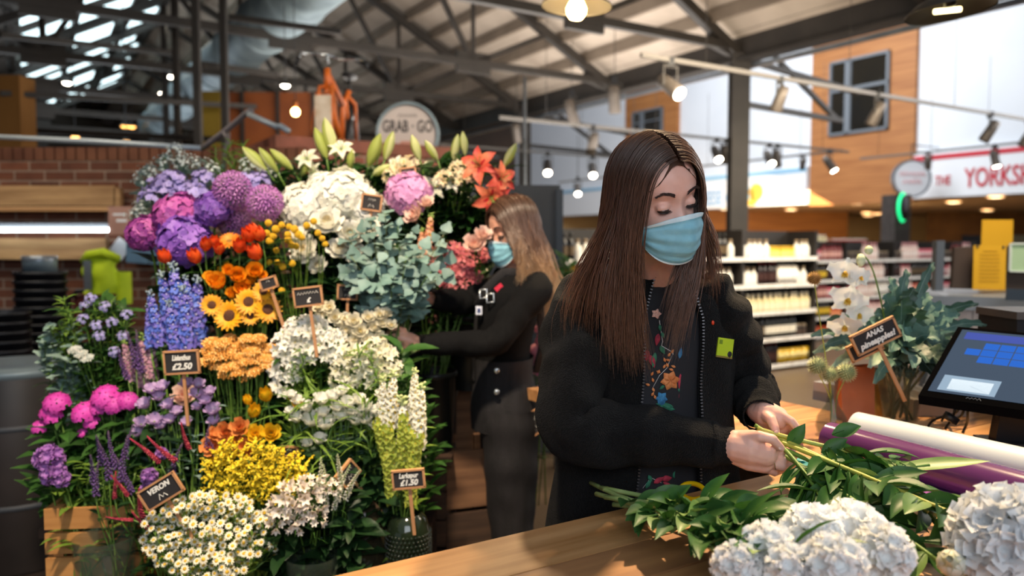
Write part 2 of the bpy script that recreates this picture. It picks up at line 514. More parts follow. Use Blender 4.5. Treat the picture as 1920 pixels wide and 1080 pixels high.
# ---- white hall wall on the far right with timber towers and signs
WP = V((10.35, 19.5, 0))
def wt(px):
    r = (px - 960) / F
    return (WP.x - WP.y * r) / (0.529 + 0.849 * r)
def wallpt(t, z, out=0.0):
    return WP + A * t + V((0, 0, z)) - B * out
def wz(px, py):
    y = (WP + A * wt(px)).y
    return P(px, py, y).z
def wbox(t0, t1, z0, z1, th, out=0.0, b=None, mi=0):
    b = b or MB()
    q = [wallpt(t0, z0, out), wallpt(t1, z0, out), wallpt(t1, z1, out), wallpt(t0, z1, out)]
    return b.poly(q, B * th, mi)
struct('wall_back', wbox(-9, 24, 2.58, 13, 0.3), M_white)
for i, (p0, p1) in enumerate(((1712, 1520), (1272, 1175))):
    struct('wall_timber', wbox(wt(p0), wt(p1), 2.52, 13, 0.25, 0.12), M_clad)
def tower_window(n, p0, p1, y0, y1):
    t0, t1 = wt(p1), wt(p0)
    pm = (p0 + p1) / 2
    z0, z1 = wz(pm, y1), wz(pm, y0)
    b = wbox(t0, t1, z0, z1, 0.04, 0.15, mi=0)
    f = 0.07
    for (a0, a1, c0, c1) in ((t0, t1, z0, z0 + f), (t0, t1, z1 - f, z1), (t0, t0 + f, z0, z1), (t1 - f, t1, z0, z1), (t0 + (t1 - t0) * 0.62, t0 + (t1 - t0) * 0.72, z0, z1), (t0, t1, z0 + (z1 - z0) * 0.58, z0 + (z1 - z0) * 0.62)):
        wbox(a0, a1, c0, c1, 0.08, 0.21, b, 1)
    struct('window_%d' % n, b, [M_glassdark, M_frame])
tower_window(1, 1555, 1665, 107, 250)
tower_window(2, 1190, 1246, 206, 262)
WDIR = Matrix((-A, V((0, 0, 1)), -B)).transposed().to_4x4()     # lettering on the wall reads along -A
def wtext(txt, px, py, h, m, parent, sx=0.8, bold=0.0):
    mb = text_mb(txt, h, Matrix.Translation(wallpt(wt(px), wz(px, py), 0.22)) @ WDIR, bold=bold, sx=sx)
    mb.build('lettering', m, parent, False)
sg = thing('fascia_sign', 'long white fascia sign with red stripe and big red letters', 'sign', (0, 0, 0))
wbox(-9, wt(1716), 2.58, 3.66, 0.2, 0.2).build('board', M_sign, sg, False)
wbox(-9, wt(1716), 3.50, 3.62, 0.02, 0.215).build('stripe', M_red, sg, False)
wtext('YORKSHIRE', 1897, 331, 0.62, M_red, sg, 0.62, 0.012)
wtext('THE', 1772, 340, 0.32, M_red, sg, 0.65, 0.005)
sg = thing('fascia_sign', 'long white fascia sign with pale blue stripe and faint blue letters', 'sign', (0, 0, 0))
wbox(wt(1517), 22, 2.58, 3.66, 0.2, 0.2).build('board', M_sign, sg, False)
wbox(wt(1517), 22, 3.50, 3.62, 0.02, 0.215).build('stripe', M_blue, sg, False)
wtext('CHEESE', 1333, 374, 0.62, M_bluet, sg, 0.62, 0.01)
wtext('&', 1368, 372, 0.3, M_bluet, sg, 0.7)
wtext('S', 1408, 365, 0.62, M_blue, sg, 0.7, 0.02)
wtext('~~~~~~~~~\n~~~~~~~', 1462, 360, 0.2, M_bluet, sg, 0.7)
b = MB()
for (px, py, r) in ((1424, 361, 0.27), (1416, 371, 0.26)):
    b.lathe([(r, -0.01), (r, 0.01)], 20, 0, Matrix.Translation(wallpt(wt(px), wz(px, py), 0.21)) @ WDIR @ Matrix.Rotation(0, 4, 'X'))
b.build('emblem', mat('cheese_yellow', 'f0c050', None, 0.6), sg, False)
# round hanging sign on the corner of the red fascia
rs = thing('round_sign', 'round white hanging sign with pale red lettering beside timber tower', 'sign', P(1708, 335, 18.7))
Mx = TF((0, 0, 0), (-0.05, -1, 0))
MB().lathe([(0.40, -0.06), (0.42, -0.04), (0.42, 0.04), (0.40, 0.06)], 32, 0, Mx).build('disc', M_sign, rs, False)
MB().lathe([(0.415, -0.07), (0.45, -0.07), (0.45, 0.07), (0.415, 0.07), (0.415, -0.07)], 32, 0, Mx, cap=False).build('rim', M_grey, rs, False)
text_mb('~~~~~~~\n~~~~~', 0.2, TF((0, 0, 0.02), (-0.05, -1, 0), up=(0, 0, 1)) @ Matrix.Translation((0, 0, 0.065)), sx=0.75).build('lettering', mat('pale_red', 'e39a9c', None, 0.7), rs, False)
MB().tube([(0, 0, 0.45), (0, 0, 0.8), B * 1.1 + V((0, 0, 0.8))], 0.016, 5).build('rod', M_steel, rs)

# ---- low ceiling behind the fascia, back walls of the drinks aisles
q = [wallpt(-9, 0), wallpt(24, 0), wallpt(24, 0, -26), wallpt(-9, 0, -26)]
flatbox('ceiling_low', q, 2.58, 2.7, mat('low_ceiling', 'cbb08a', 'bfa37e', 0.9, scale=0.5))
struct('wall_rear', MB().box((12, 33.5, 1.3), (60, 0.3, 2.6)), M_tan)
b = MB(); b.box((0, 0, 1.3), (7.5, 0.2, 2.55), Matrix.Translation((8.2, 27.5, 0)) @ Matrix.Rotation(0.1, 4, 'Z'))
struct('wall_panelled', b, mat('amber_timber', 'a5692c', '8d5622', 0.6, scale=2, stretch=(0.4, 0.4, 6)))
b = MB(); b.box((0, 0, 1.3), (9, 0.2, 2.55), Matrix.Translation((19.3, 27.8, 0)))
b.box((-2.6, -0.12, 1.25), (1.5, 0.05, 1.0), Matrix.Translation((19.3, 27.8, 0)), 1)
b.box((-0.6, -0.12, 1.25), (1.9, 0.05, 1.0), Matrix.Translation((19.3, 27.8, 0)), 2)
struct('wall_kiosk', b, [mat('brown_timber', '7d5427', '6a4520', 0.7, scale=2), M_glassdark, mat('frosted_pane', '8f9284', None, 0.4)])
for c, p in enumerate(((1403 + 80, 393), (1604, 382), (1625, 399), (1645, 401), (1788, 379), (1867, 369), (1851, 394), (1360, 392), (1575, 405), (1628, 404))):
    q = PZ(p[0], p[1], 2.57)
    if q.y > 33: continue
    o = thing('downlight', None, 'light', q, 'downlights in the low ceiling')
    o['label'] = 'round warm downlight recessed in the low ceiling of the drinks aisle'
    MB().lathe([(0.17, -0.02), (0.2, -0.02), (0.2, 0.0)], 16, cap=False).build('rim', M_white, o)
    MB().lathe([(0.0, -0.012), (0.17, -0.012)], 16, cap=False).build('diffuser', M_lamp_c, o)
# dark post with a green lit ring
q = PZ(1678, 640, 0); q = P(1678, 455, 17.5); q.z = 0
b = MB()
for z in range(0, 34):
    b.box((0, 0, 0.04 + z * 0.075), (0.42, 0.42, 0.062), Matrix.Translation(q) @ Matrix.Rotation(0.3, 4, 'Z'))
b.box((0, 0, 1.27), (0.40, 0.40, 2.55), Matrix.Translation(q) @ Matrix.Rotation(0.3, 4, 'Z'))
struct('pillar', b, mat('grey_brick', '4a4340', '3d3734', 0.9, scale=8))
o = thing('wall_beacon', 'round beacon with green glowing edge on the dark brick pillar', 'light', P(1688, 389, 17.0))
MB().lathe([(0.0, 0), (0.25, 0), (0.27, 0.1), (0.0, 0.12)], 24, 0, TF((0, 0, 0), (0.7, -0.7, 0))).build('housing', M_black, o)
MB().lathe([(0.27, 0.02), (0.33, 0.05), (0.27, 0.09)], 24, 0, TF((0, 0, 0), (0.7, -0.7, 0)), cap=False).build('ring', mat('green_glow', '20d080', None, 0.5, emit='18c878', es=2.0), o)

# ---- old side: brick wall, kiosk pier, dark end wall
q0 = P(-80, 296, 6.0)
b = MB().box((0, 0, 1.05), (4.6, 0.24, 2.10), Matrix.Translation((-3.9, 6.1, 0)))
for i in range(58):
    b.box((-2.3 + 0.04 + i * 0.08, 0, 2.155), (0.068, 0.25, 0.10), Matrix.Translation((-3.9, 6.1, 0)), 1)
struct('wall_brick', b, [M_brick, mat('brick_header', '6e4530', '55301f', 0.9, scale=4)])
pc = P(520, 250, 6.0)
b = MB()
Mk = Matrix.Translation((pc.x, pc.y, 0)) @ Matrix.Rotation(ROTB, 4, 'Z')
b.box((0.75, 0.17, 1.1), (1.5, 0.34, 2.2), Mk)
b.box((0.75, 0.17, 2.25), (1.54, 0.38, 0.10), Mk, 1)
b.box((0.17, 0.9, 1.1), (0.34, 1.5, 2.2), Mk)
b.box((0.17, 0.9, 2.25), (0.38, 1.5, 0.10), Mk, 1)
b.box((0.9, 1.0, 0.96), (1.1, 1.3, 1.92), Mk, 2)
struct('wall_pier', b, [brick_mat('pier_brick', '8d5240', '6d3c2e', '92806f', 0.23), mat('brick_coping', '8d5646', '6f4335', 0.9, scale=5), M_dark])
struct('wall_end', MB().box((-10, 36, 4), (36, 0.3, 8)), mat('end_wall_brown', '4c3d33', '3a2f28', 0.9, scale=0.6))
struct('wall_left', MB().box((-15.5, 16, 3), (0.3, 42, 6)), mat('side_wall_brown', '3d332c', '2e2722', 0.9, scale=0.6))
b = MB().box((0, 0, 1.7), (1.8, 0.3, 3.4), Matrix.Translation((-6.55, 9.2, 0)))
struct('wall_plywood', b, mat('plywood_ochre', '9a6a30', '845824', 0.7, scale=1.5, stretch=(1, 1, 0.3)))
b = MB().box((0, 0, 1.8), (1.6, 0.15, 3.6), Matrix.Translation((-3.3, 11.2, 0)))
for i in range(3): b.box((-0.5 + i * 0.5, -0.1, 1.8), (0.04, 0.06, 3.6), Matrix.Translation((-3.3, 11.2, 0)), 1)
b.box((-0.95, -0.1, 1.8), (0.3, 0.1, 3.6), Matrix.Translation((-3.3, 11.2, 0)), 2)
struct('wall_rust_panel', b, [mat('rust_panel', '9c5322', '7d3f1a', 0.7, scale=1.2), M_steel, mat('mustard_panel', '9a8026', '7d661c', 0.7, scale=2)])
for px, Y in ((372, 8.6), (423, 9.0), (333, 10.5), (312, 12.5)):
    q = P(px, 250, Y)
    struct('column_rack', MB().box((0, 0, 2.6), (0.075, 0.075, 5.2), Matrix.Translation((q.x, q.y, 0))), M_steel)
b = MB()
for (x0, y0, x1, y1, Y0, Y1) in ((0, 66, 330, 100, 9, 11), (0, 175, 480, 200, 9, 11), (430, 32, 640, 60, 8.8, 8.8), (380, 120, 520, 140, 9, 9.6), (60, 245, 420, 262, 10, 9)):
    b.bar(P(x0, y0, Y0), P(x1, y1, Y1), 0.06, 0.06)
struct('beam_rack', b, M_steel)
# ventilation duct
d0 = P(548, 0, 9.6); d0 -= A * 3.2; d1 = d0 + A * 15
dk = thing('ventilation_duct', 'large round galvanised ventilation duct slanting under the dark roof', 'duct', d0)
MB().tube([V((0, 0, 0)), d1 - d0], 0.36, 28).build('pipe', M_zinc, dk)
for i in range(11):
    c = (d1 - d0) * (i / 10)
    MB().lathe([(0.362, -0.03), (0.385, -0.02), (0.385, 0.02), (0.362, 0.03)], 28, 0, TF(c, A), cap=False).build('joint_collar', M_zinc, dk)
# small lamps far off under the dark roof
for i, (px, py, Y, r, m) in enumerate(((352, 48, 13, .07, 0), (320, 143, 15, .07, 0), (305, 175, 17, .08, 0), (301, 200, 19, .08, 0), (297, 215, 21, .09, 0), (292, 231, 23, .1, 0), (299, 248, 24, .09, 0), (248, 185, 18, .08, 1), (234, 236, 19, .09, 1), (247, 237, 19, .09, 1), (141, 256, 12, .06, 1), (535, 160, 9, .05, 0), (78, 6, 12, .08, 0), (126, 155, 14, .07, 0), (237, 264, 15, .06, 1), (236, 280, 14, .06, 1))):
    q = P(px, py, Y)
    lab = ['small white lamp hanging far off under the dark roof', 'small amber lamp glowing far off above the brick wall'][m]
    o = thing('hanging_lamp', lab, 'lamp', q, ['white lamps under the dark roof', 'amber lamps beyond the brick wall'][m])
    MB().ball((0, 0, 0), (r, r, r * 0.6), 10, 6).build('bulb', M_lamp_w if m == 0 else mat('lit_amber', 'ffcf90', None, 0.5, emit='ffb65c', es=5), o)
    MB().lathe([(r * 1.2, -r * 0.1), (r * 0.6, r * 0.8), (0.01, r * 1.0)], 12, cap=False).build('shade', M_black, o)
    MB().tube([(0, 0, r), (0, 0, roof_z(q) - q.z)], 0.006, 4).build('cord', M_black, o)
o = thing('filament_lamp', 'bare warm bulb hanging before the rust coloured panel', 'lamp', P(554, 210, 8.6))
MB().ball((0, 0, 0), 0.045, 12, 8).build('bulb', M_lamp_y, o)
MB().lathe([(0.02, 0.04), (0.025, 0.11), (0.01, 0.13)], 10).build('socket', mat('copper', 'b06a3a', None, 0.35, 0.8), o)
MB().tube([(0, 0, 0.13), (0, 0, roof_z(o.location) - o.location.z)], 0.005, 4).build('cord', M_black, o)

# ---- lighting tracks and spotlights
M_track = mat('track_grey', '6e6963', None, 0.5)
tracks = []
def track(p0, p1, label):
    mid = (p0 + p1) / 2
    tracks.append((p0, p1))
    o = thing('lighting_track', label, 'track', mid)
    MB().bar(p0 - mid, p1 - mid, 0.036, 0.042, up=(0, 0, 1)).build('rail', M_track, o, False)
    for k in (0.1, 0.37, 0.63, 0.9):
        c = p0 + (p1 - p0) * k - mid
        MB().tube([c, c + V((0, 0, 1.6))], 0.004, 4).build('hanger_wire', M_steel, o)
    return o
def hz(px, py, z):
    return PZ(px, py, z)
ZT = 3.22
T1a, T1b = hz(1262, 113, ZT), hz(1262, 113, ZT) + B * 8
track(T1a - B * 0.4, T1b, 'nearest grey lighting track crossing in front of the timber tower')
T2a = hz(960, 222, ZT); track(T2a - B * 0.2, T2a + B * 7.6, 'long grey lighting track running behind the steel column')
T3a = hz(1560, 284, ZT); track(T3a - A * 0.2, T3a + A * 9, 'thin far lighting track above the pale blue fascia sign')
T4a = hz(1700, 289, ZT); track(T4a - A * 3.0, T4a + A * 1.0, 'thin lighting track above the red lettered fascia sign')
T5a = hz(1000, 284, ZT); track(T5a - B * 2, T5a + B * 3, 'far lighting track beside the second steel column')
M_spot = mat('spot_grey', '6f665e', '625a53', 0.45, 0.3, scale=4)
def spot(px, py, zdir, lit, label, Y=None, z=ZT - 0.22, s=1.0, dark=True):
    c = P(px, py, Y) if Y else hz(px, py, z)
    if not Y:                       # hang exactly below the nearest track
        best = None
        r = (px - 960) / F
        for a, b in tracks:
            d = b - a
            k = (r * a.y - a.x) / (d.x - r * d.y)
            if not -.02 <= k <= 1.02: continue
            q = a + d * k; q.z = ZT - .2 * s
            g = abs(455 - F * (q.z - HC) / q.y - py)
            if best is None or g < best[0]: best = (g, q)
        if best and best[0] < 25: c = best[1]
    o = thing('track_spotlight', label, 'spotlight', c, 'track spotlights')
    d = V(zdir).normalized()
    Mx = TF((0, 0, 0), d, s=s)
    MB().lathe([(0.03, -0.13), (0.05, -0.12), (0.055, -0.03), (0.06, 0.11), (0.056, 0.125), (0.05, 0.12)], 18, 0, Mx, cap=True).build('lamp_body', M_spot, o)
    MB().lathe([(0.0, 0.127), (0.05, 0.127)], 18, 0, Mx, cap=False).build('lens', M_lamp_w if lit else M_black, o)
    if Y: MB().tube([(0, 0, .2 * s), (0, 0, .2 * s + .9)], .006, 5).build('hanger_rod', M_steel, o)
    y = V((d.y, -d.x, 0)); y = y.normalized() if y.length > 0.01 else V((1, 0, 0))
    b = MB()
    up = V((0, 0, 0.15))
    for sg in (-1, 1):
        b.bar(y * 0.068 * sg * s, (y * 0.068 * sg + up) * s, 0.012, 0.02)
    b.bar((y * -0.075 + up) * s, (y * 0.075 + up) * s, 0.012, 0.02)
    b.build('bracket', M_steel, o, False)
    MB().box((0, 0, 0.185 * s), (0.05 * s, 0.05 * s, 0.07 * s)).build('adapter', M_black, o, False)
dn = (0.25, -0.35, -1)
spots = [
 (1253, 160, (0.55, -0.9, -0.75), 1, 'lit silver spotlight facing out under the eave beam', None, 1.25),
 (1152, 187, (0.1, 0.3, -1), 0, 'dark unlit spotlight hanging by the small tower window', 11.2, 1.5),
 (1072, 210, (0.3, 0.2, -1), 0, 'unlit spotlight hanging under the cable tray above the dark haired florist', 12.2, 1.5),
 (1110, 258, (-0.2, 0.3, -1), 0, 'unlit spotlight straight above the hair parting of the near florist', None, 1.3),
 (1456, 182, (-0.3, 0.3, -1), 0, 'unlit spotlight on the nearest track between column and timber tower', None, 1.1),
 (1635, 207, (-0.4, 0.3, -1), 0, 'unlit spotlight hanging before the big tower window', None, 1.15),
 (1847, 236, (-0.5, 0.3, -1), 0, 'unlit spotlight on the nearest track above the red letters', None, 1.2),
 (1918, 243, (-0.4, 0.3, -1), 0, 'unlit spotlight cut off by the picture edge on the nearest track', None, 1.2),
 (1340, 279, (0.1, -0.8, -0.8), 1, 'lit spotlight of the pair just before the steel column', None, 1.25),
 (1357, 277, (0.1, 0.3, -1), 0, 'unlit spotlight of the pair just before the steel column', None, 1.25),
 (1438, 286, (0.1, -0.8, -0.8), 1, 'lit spotlight of the pair just past the steel column', None, 1.25),
 (1453, 284, (0.2, 0.2, -1), 0, 'unlit spotlight of the pair just past the steel column', None, 1.25),
 (1551, 295, (0.5, -0.5, -1), 1, 'lit silver spotlight in front of the timber tower below its window', None, 1.3),
 (1026, 309, (0.0, -0.8, -0.8), 1, 'lit spotlight over the blonde florist beside the dark divider', None, 1.4),
 (1110, 316, (0.0, -0.8, -0.8), 1, 'lit spotlight touching the hair of the near florist', None, 1.4),
 (1083, 355, (0.0, -0.8, -0.8), 1, 'small lit spotlight low over the far shelving', 16.5, 1.2),
 (1858, 292, (0.1, -0.3, -1), 1, 'lit spotlight hanging in front of the red stripe', None, 1.2),
 (1734, 296, (0.2, 0.3, -1), 0, 'unlit spotlight beside the round white hanging sign', None, 1.0),
 (968, 250, (0.1, 0.4, -1), 0, 'unlit spotlight next to the second steel column', 13.6, 1.3),
 (1310, 323, (-0.4, 0.3, -1), 0, 'tiny unlit spotlight far off above the blue stripe', None, 0.9),
 (1501, 310, (0.0, 0.3, -1), 0, 'tiny unlit spotlight where blue sign meets timber tower', None, 0.9)]
for px, py, d, lit, lab, Y, s in spots:
    spot(px, py, d, lit, lab, Y, s=s)
# a thin drop pole under the eave, seen beside the second column
o = MB().tube([P(984, 145, 9.0), V((P(984, 345, 9.0).x, 9.0, 0))], 0.018, 8).build('service_pole', M_grey)
tag(o, 'thin pale vertical pole standing beside the second steel column', 'pole')
# ---- two enamel pendant lamps over the bench
def pendant(px, py, Y, R, label, tilt, tube):
    o = thing('pendant_lamp', label, 'lamp', P(px, py, Y))
    o.rotation_euler = tilt
    MB().lathe([(R, 0), (R * 1.0, 0.008), (R * 0.72, 0.045), (R * 0.32, 0.075), (R * 0.22, 0.14), (0.03, 0.15), (0.03, 0.145), (R * 0.2, 0.135), (R * 0.3, 0.068), (R * 0.7, 0.04), (R * 0.985, 0.006)], 40, cap=False).build('lamp_shade', mat('enamel_shade', '4a463f', '3f3b35', 0.4, scale=3), o)
    MB().tube([(0, 0, 0.15), (0, 0, roof_z(o.location) - o.location.z)], 0.006, 6).build('cord', M_black, o)
    MB().lathe([(0.022, 0.02), (0.028, 0.06), (0.028, 0.14)], 14).build('socket', M_black, o)
    if tube:
        MB().tube([(-0.055, 0.02, 0.012), (0.055, 0.02, 0.012)], 0.011, 10).build('bulb', mat('lit_tube', 'fff0c0', None, 0.5, emit='ffe9a8', es=6), o)
    else:
        MB().lathe([(0.0, -0.065), (0.03, -0.06), (0.048, -0.035), (0.05, -0.01), (0.036, 0.02), (0.02, 0.04)], 20, cap=False).build('bulb', M_lamp_y, o)
        d = lamp('pendant_glow', 'POINT', (0, 0, -0.09), None, 18, (1.0, 0.75, 0.42), 0.05)
        d.parent = o
pendant(1081, 12, 3.9, 0.172, 'dark enamel pendant lamp with bright warm globe bulb overhead', (0, 0.05, 0), False)
pendant(1782, 22, 3.3, 0.172, 'dark enamel pendant lamp with slim lit tube before white wall', (-0.04, -0.10, 0), True)
# ================================================================ DRINKS AISLE
M_shelf = mat('shelf_dark', '26211d', '1d1916', 0.6, scale=3)
M_strip = mat('price_strip', 'f3efe8', 'dcd6cc', 0.6, scale=40, stretch=(1, 1, 0.1), lo=0.5, hi=0.6)
GL = {}
def product(kind):
    """shared meshes of bottles, jars and cartons"""
    if kind in GL: return GL[kind]
    b = MB()
    shape, c_body, c_label, c_cap = kind
    ms = [mat('pr_' + c_body, c_body, None, 0.2), mat('pr_' + c_label, c_label, None, 0.6), mat('pr_' + c_cap, c_cap, None, 0.4)]
    if shape == 'wine':
        b.lathe([(0.036, 0), (0.037, 0.01), (0.037, 0.17), (0.03, 0.195), (0.015, 0.215), (0.014, 0.24)], 10)
        b.lathe([(0.0375, 0.06), (0.0375, 0.145)], 10, 1, cap=False)
        b.lathe([(0.0155, 0.235), (0.0155, 0.28)], 8, 2)
    elif shape == 'squat':
        b.lathe([(0.042, 0), (0.043, 0.01), (0.043, 0.13), (0.02, 0.16), (0.018, 0.19)], 10)
        b.lathe([(0.0435, 0.03), (0.0435, 0.11)], 10, 1, cap=False)
        b.lathe([(0.021, 0.18), (0.021, 0.215)], 8, 2)
    elif shape == 'jar':
        b.lathe([(0.035, 0), (0.04, 0.01), (0.04, 0.1), (0.034, 0.12)], 10)
        b.lathe([(0.0405, 0.02), (0.0405, 0.085)], 10, 1, cap=False)
        b.lathe([(0.037, 0.115), (0.037, 0.14)], 10, 2)
    elif shape == 'carton':
        b.box((0, 0, 0.1), (0.075, 0.075, 0.2)); b.box((0, 0, 0.09), (0.0765, 0.0765, 0.1), mi=1)
        b.poly([(-0.037, -0.037, 0.2), (0.037, -0.037, 0.2), (0.037, 0, 0.235), (-0.037, 0, 0.235)], (0, 0.004, 0.0), 2)
        b.lathe([(0.014, 0.2), (0.014, 0.23)], 8, 2)
    else:  # box
        b.box((0, 0, 0.085), (0.1, 0.06, 0.17)); b.box((0, -0.001, 0.09), (0.1015, 0.06, 0.06), mi=1); b.box((0, 0, 0.171), (0.098, 0.058, 0.003), mi=2)
    GL[kind] = b.mesh(shape + '_bottle', ms, True)
    return GL[kind]
K_WHITE = [('carton', 'ece4d6', 'f6f1e6', 'd8ccb8'), ('squat', 'e8e2d4', 'f4f0e6', '8a7458')]
K_CREAM = [('wine', 'e4d8b4', 'f2ead0', 'c9a24a'), ('squat', 'e0cf9c', 'efe4c4', 'e9dfc6')]
K_DARK = [('wine', '1c140f', 'd9b52c', 'b58a1e'), ('wine', '1a1a14', 'e8e2d2', '2a2018'), ('wine', '22120e', '3a1a14', '7c1d1d')]
K_RED = [('jar', 'b5443a', 'e4a08e', 'd8cfc2'), ('box', 'd26a74', 'e9c9c6', 'b03a44'), ('wine', '7a1f22', 'd8a79c', '3a1414')]
K_PINK = [('squat', 'e3b7b0', 'f0dcd4', 'c86a74'), ('wine', 'e0c4b8', 'efe0d8', 'cf8f92')]
K_YEL = [('jar', 'e2b21f', 'f0d678', 'caa018'), ('box', 'e6b92a', 'f2dc90', 'c08f12')]
K_ORG = [('jar', 'd9602a', 'f0a070', 'c04a1a'), ('box', 'cf4a2c', 'eeb090', 'd8cfc2')]
K_BLK = [('jar', '2a211c', '4a3a30', '8c7a60'), ('wine', '181410', '5c4a30', '0e0c0a')]
KN = {'carton': ('milk_carton', 'carton'), 'squat': ('spirit_bottle', 'bottle'), 'wine': ('wine_bottle', 'bottle'), 'jar': ('food_jar', 'jar'), 'box': ('tea_box', 'box')}
def gondola(name, label, k0, k1, org, shelves, fill, tag_, step=0.085, top=1.62, depth=0.42):
    g = thing('shelf_unit', label, 'shelving', org)
    Rm = Matrix.Rotation(ROTB, 4, 'Z')
    L = k1 - k0
    mk = lambda: MB()
    mk().box(((k0 + k1) / 2, depth, top / 2), (L, 0.04, top), Rm).build('back_panel', M_shelf, g, False)
    n = max(2, round(L / 1.25))
    for i in range(n + 1):
        mk().box((k0 + L * i / n, depth / 2, top / 2), (0.04, depth, top), Rm).build('upright', M_shelf, g, False)
    for z in shelves:
        s = mk().box(((k0 + k1) / 2, depth / 2, z - 0.012), (L, depth, 0.024), Rm).build('shelf', M_shelf, g, False)
        mk().box(((k0 + k1) / 2, -0.012, z - 0.005), (L, 0.016, 0.045), Rm).build('price_rail', M_strip, s, False)
    rows = {}
    for si, z in enumerate(shelves):
        kinds = fill[si]
        x = k0 + 0.06
        run = 0; kd = None
        while x < k1 - 0.06:
            if tag_ == 'near shelving' and si == 3 and x < -3.02: x += .1; continue
            if run <= 0:
                bank, nm = random.choice(kinds)
                kd = random.choice(bank); run = random.randint(3, 7)
            w = {'carton': 0.084, 'squat': 0.094, 'wine': 0.082, 'jar': 0.088, 'box': 0.108}[kd[0]]
            if any(abs(x - (k0 + L * i / n)) < 0.06 for i in range(n + 1)):
                x += 0.03; continue
            o = put(KN[kd[0]][0], product(kd))
            o.location = V(org) + Rm @ V((x, 0.07 + random.uniform(0, 0.02), z + 0.001))
            o.rotation_euler = (0, 0, ROTB)
            tag(o, '%s %s on the %s shelf of the %s' % (nm, KN[kd[0]][0].replace('_', ' '), shelf_word(si, len(shelves)), tag_), KN[kd[0]][1], '%s %ss, %s shelf, %s' % (nm, KN[kd[0]][0].replace('_', ' '), shelf_word(si, len(shelves)), tag_))
            x += w; run -= 1
    return g
def shelf_word(i, n):
    return 'lowest' if i == 0 else 'top' if i == n - 1 else ORD[i] + ' lowest'
W_, C_, D_, R_, K_, Y_, O_, B_ = (K_WHITE, 'white'), (K_CREAM, 'cream'), (K_DARK, 'dark labelled'), (K_RED, 'red'), (K_PINK, 'pale pink'), (K_YEL, 'yellow'), (K_ORG, 'orange'), (K_BLK, 'black')
gorg = P(1480, 693, 9.08); gorg.z = 0
gondola('shelf_unit', 'near dark shelving unit of drinks behind the near florist', -3.35, 0.45, gorg, (0.06, 0.37, 0.68, 0.99, 1.30), [[D_, D_, Y_], [D_, D_, W_, B_], [C_, C_, W_], [W_, W_, W_, D_], [W_, B_, C_, Y_]], 'near shelving')
g2 = P(1485, 640, 11.4); g2.z = 0
gondola('shelf_unit', 'middle shelving unit with pink and red goods behind the orchid', 0.0, 5.0, g2, (0.06, 0.34, 0.62, 0.9, 1.2), [[D_, O_], [O_, D_, K_], [K_, W_, R_, O_], [R_, K_, B_, D_], [R_, K_, B_, R_]], 'middle shelving', step=0.09, top=1.5)
g3 = P(1300, 470, 13.8); g3.z = 0
gondola('shelf_unit', 'farthest shelving unit showing only its top rows of goods', -2.2, 5.2, g3, (1.08, 1.42), [[B_, W_, O_], [B_, C_, D_, R_]], 'farthest shelving', top=1.45)
# ---- yellow crate and its leafy plant beyond the blonde florist
o = thing('display_crate', 'bright yellow box on the near shelving beside the dark hair', 'box', gorg + B * -3.14 + A * .09 + V((0, 0, .992)))
MB().box((0, 0, 0.12), (0.15, 0.1, 0.26)).build('box_body', M_yel, o, False)
MB().box((0, 0, 0.25), (0.16, 0.11, 0.02)).build('lid', mat('dark_yellow', 'c4920f', None, 0.6), o, False)
# ================================================================ SECOND COUNTER, POSTERS
qa = P(1726, 555, 4.3); qb = P(2100, 577, 3.9)
ct = thing('service_counter', 'white planked service counter with thick grey top behind the till', 'counter', (qa.x, qa.y, 0))
dv = (qb - qa); Lc = dv.length; Rc = Matrix.Rotation(math.atan2(dv.y, dv.x), 4, 'Z')
zt = qa.z
MB().box((Lc / 2, 0.35, zt - 0.03), (Lc, 0.8, 0.075), Rc).build('worktop', mat('grey_worktop', '8f969e', '7d848c', 0.35, scale=3), ct, False)
b = MB()
nb = int(Lc / 0.1)
for i in range(nb):
    b.box((0.1 + i * 0.1, 0.0, (zt - 0.07) / 2), (0.096, 0.05, zt - 0.07), Rc)
b.box((Lc / 2 + 0.06, 0.35, (zt - 0.07) / 2), (Lc - 0.12, 0.6, zt - 0.07), Rc)
b.build('front_panel', mat('whitewashed_board', 'd9ccc4', 'b7a59b', 0.8, scale=2, stretch=(5, 5, 0.5)), ct, False)
MB().box((0.03, 0.0, (zt - 0.07) / 2), (0.05, 0.05, zt - 0.07), Rc).build('leg', M_frame, ct, False)
o = MB().box((0, 0, 0.14), (0.045, 0.045, 0.28), Matrix.Translation(P(1757, 545, 4.35))).build('screen_post', mat('post_grey', '6d737a', None, 0.4, 0.4), None, False)
tag(o, 'short grey metal post standing on the end of the grey counter top', 'post')
def card(name, label, cat, c4, Y, m, th=0.006, group=None, extra=None):
    """a thin card through four pixels at distance Y"""
    p = [P(x, y, Y) for x, y in c4]
    o = thing(name, label, cat, (p[0] + p[2]) / 2)
    q = [a - o.location for a in p]
    MB().poly(q, (0, th, 0)).build('sheet', m, o, False)
    return o, q
o, q = card('poster', 'tall plain yellow poster behind the lower yellow notice', 'poster', ((1842, 412), (1900, 412), (1896, 551), (1836, 551)), 4.75, M_yel)
o, q = card('poster', 'yellow notice with lines of small print on brown board', 'poster', ((1826, 460), (1887, 460), (1885, 544), (1824, 543)), 4.4, M_yel)
b = MB()
for i in range(9):
    y = 0.86 - i * 0.085
    ww = 0.32 if i else 0.22
    a = lambda u, v: q[3] + (q[2] - q[3]) * u + (q[0] - q[3]) * v + V((0, -0.002, 0))
    b.poly([a(0.5 - ww, y), a(0.5 + ww * random.uniform(0.6, 1), y), a(0.5 + ww, y + 0.02), a(0.5 - ww, y + 0.02)], (0, 0.001, 0))
b.build('printed_lines', mat('print_brown', 'b58410', None, 0.8), o, False)
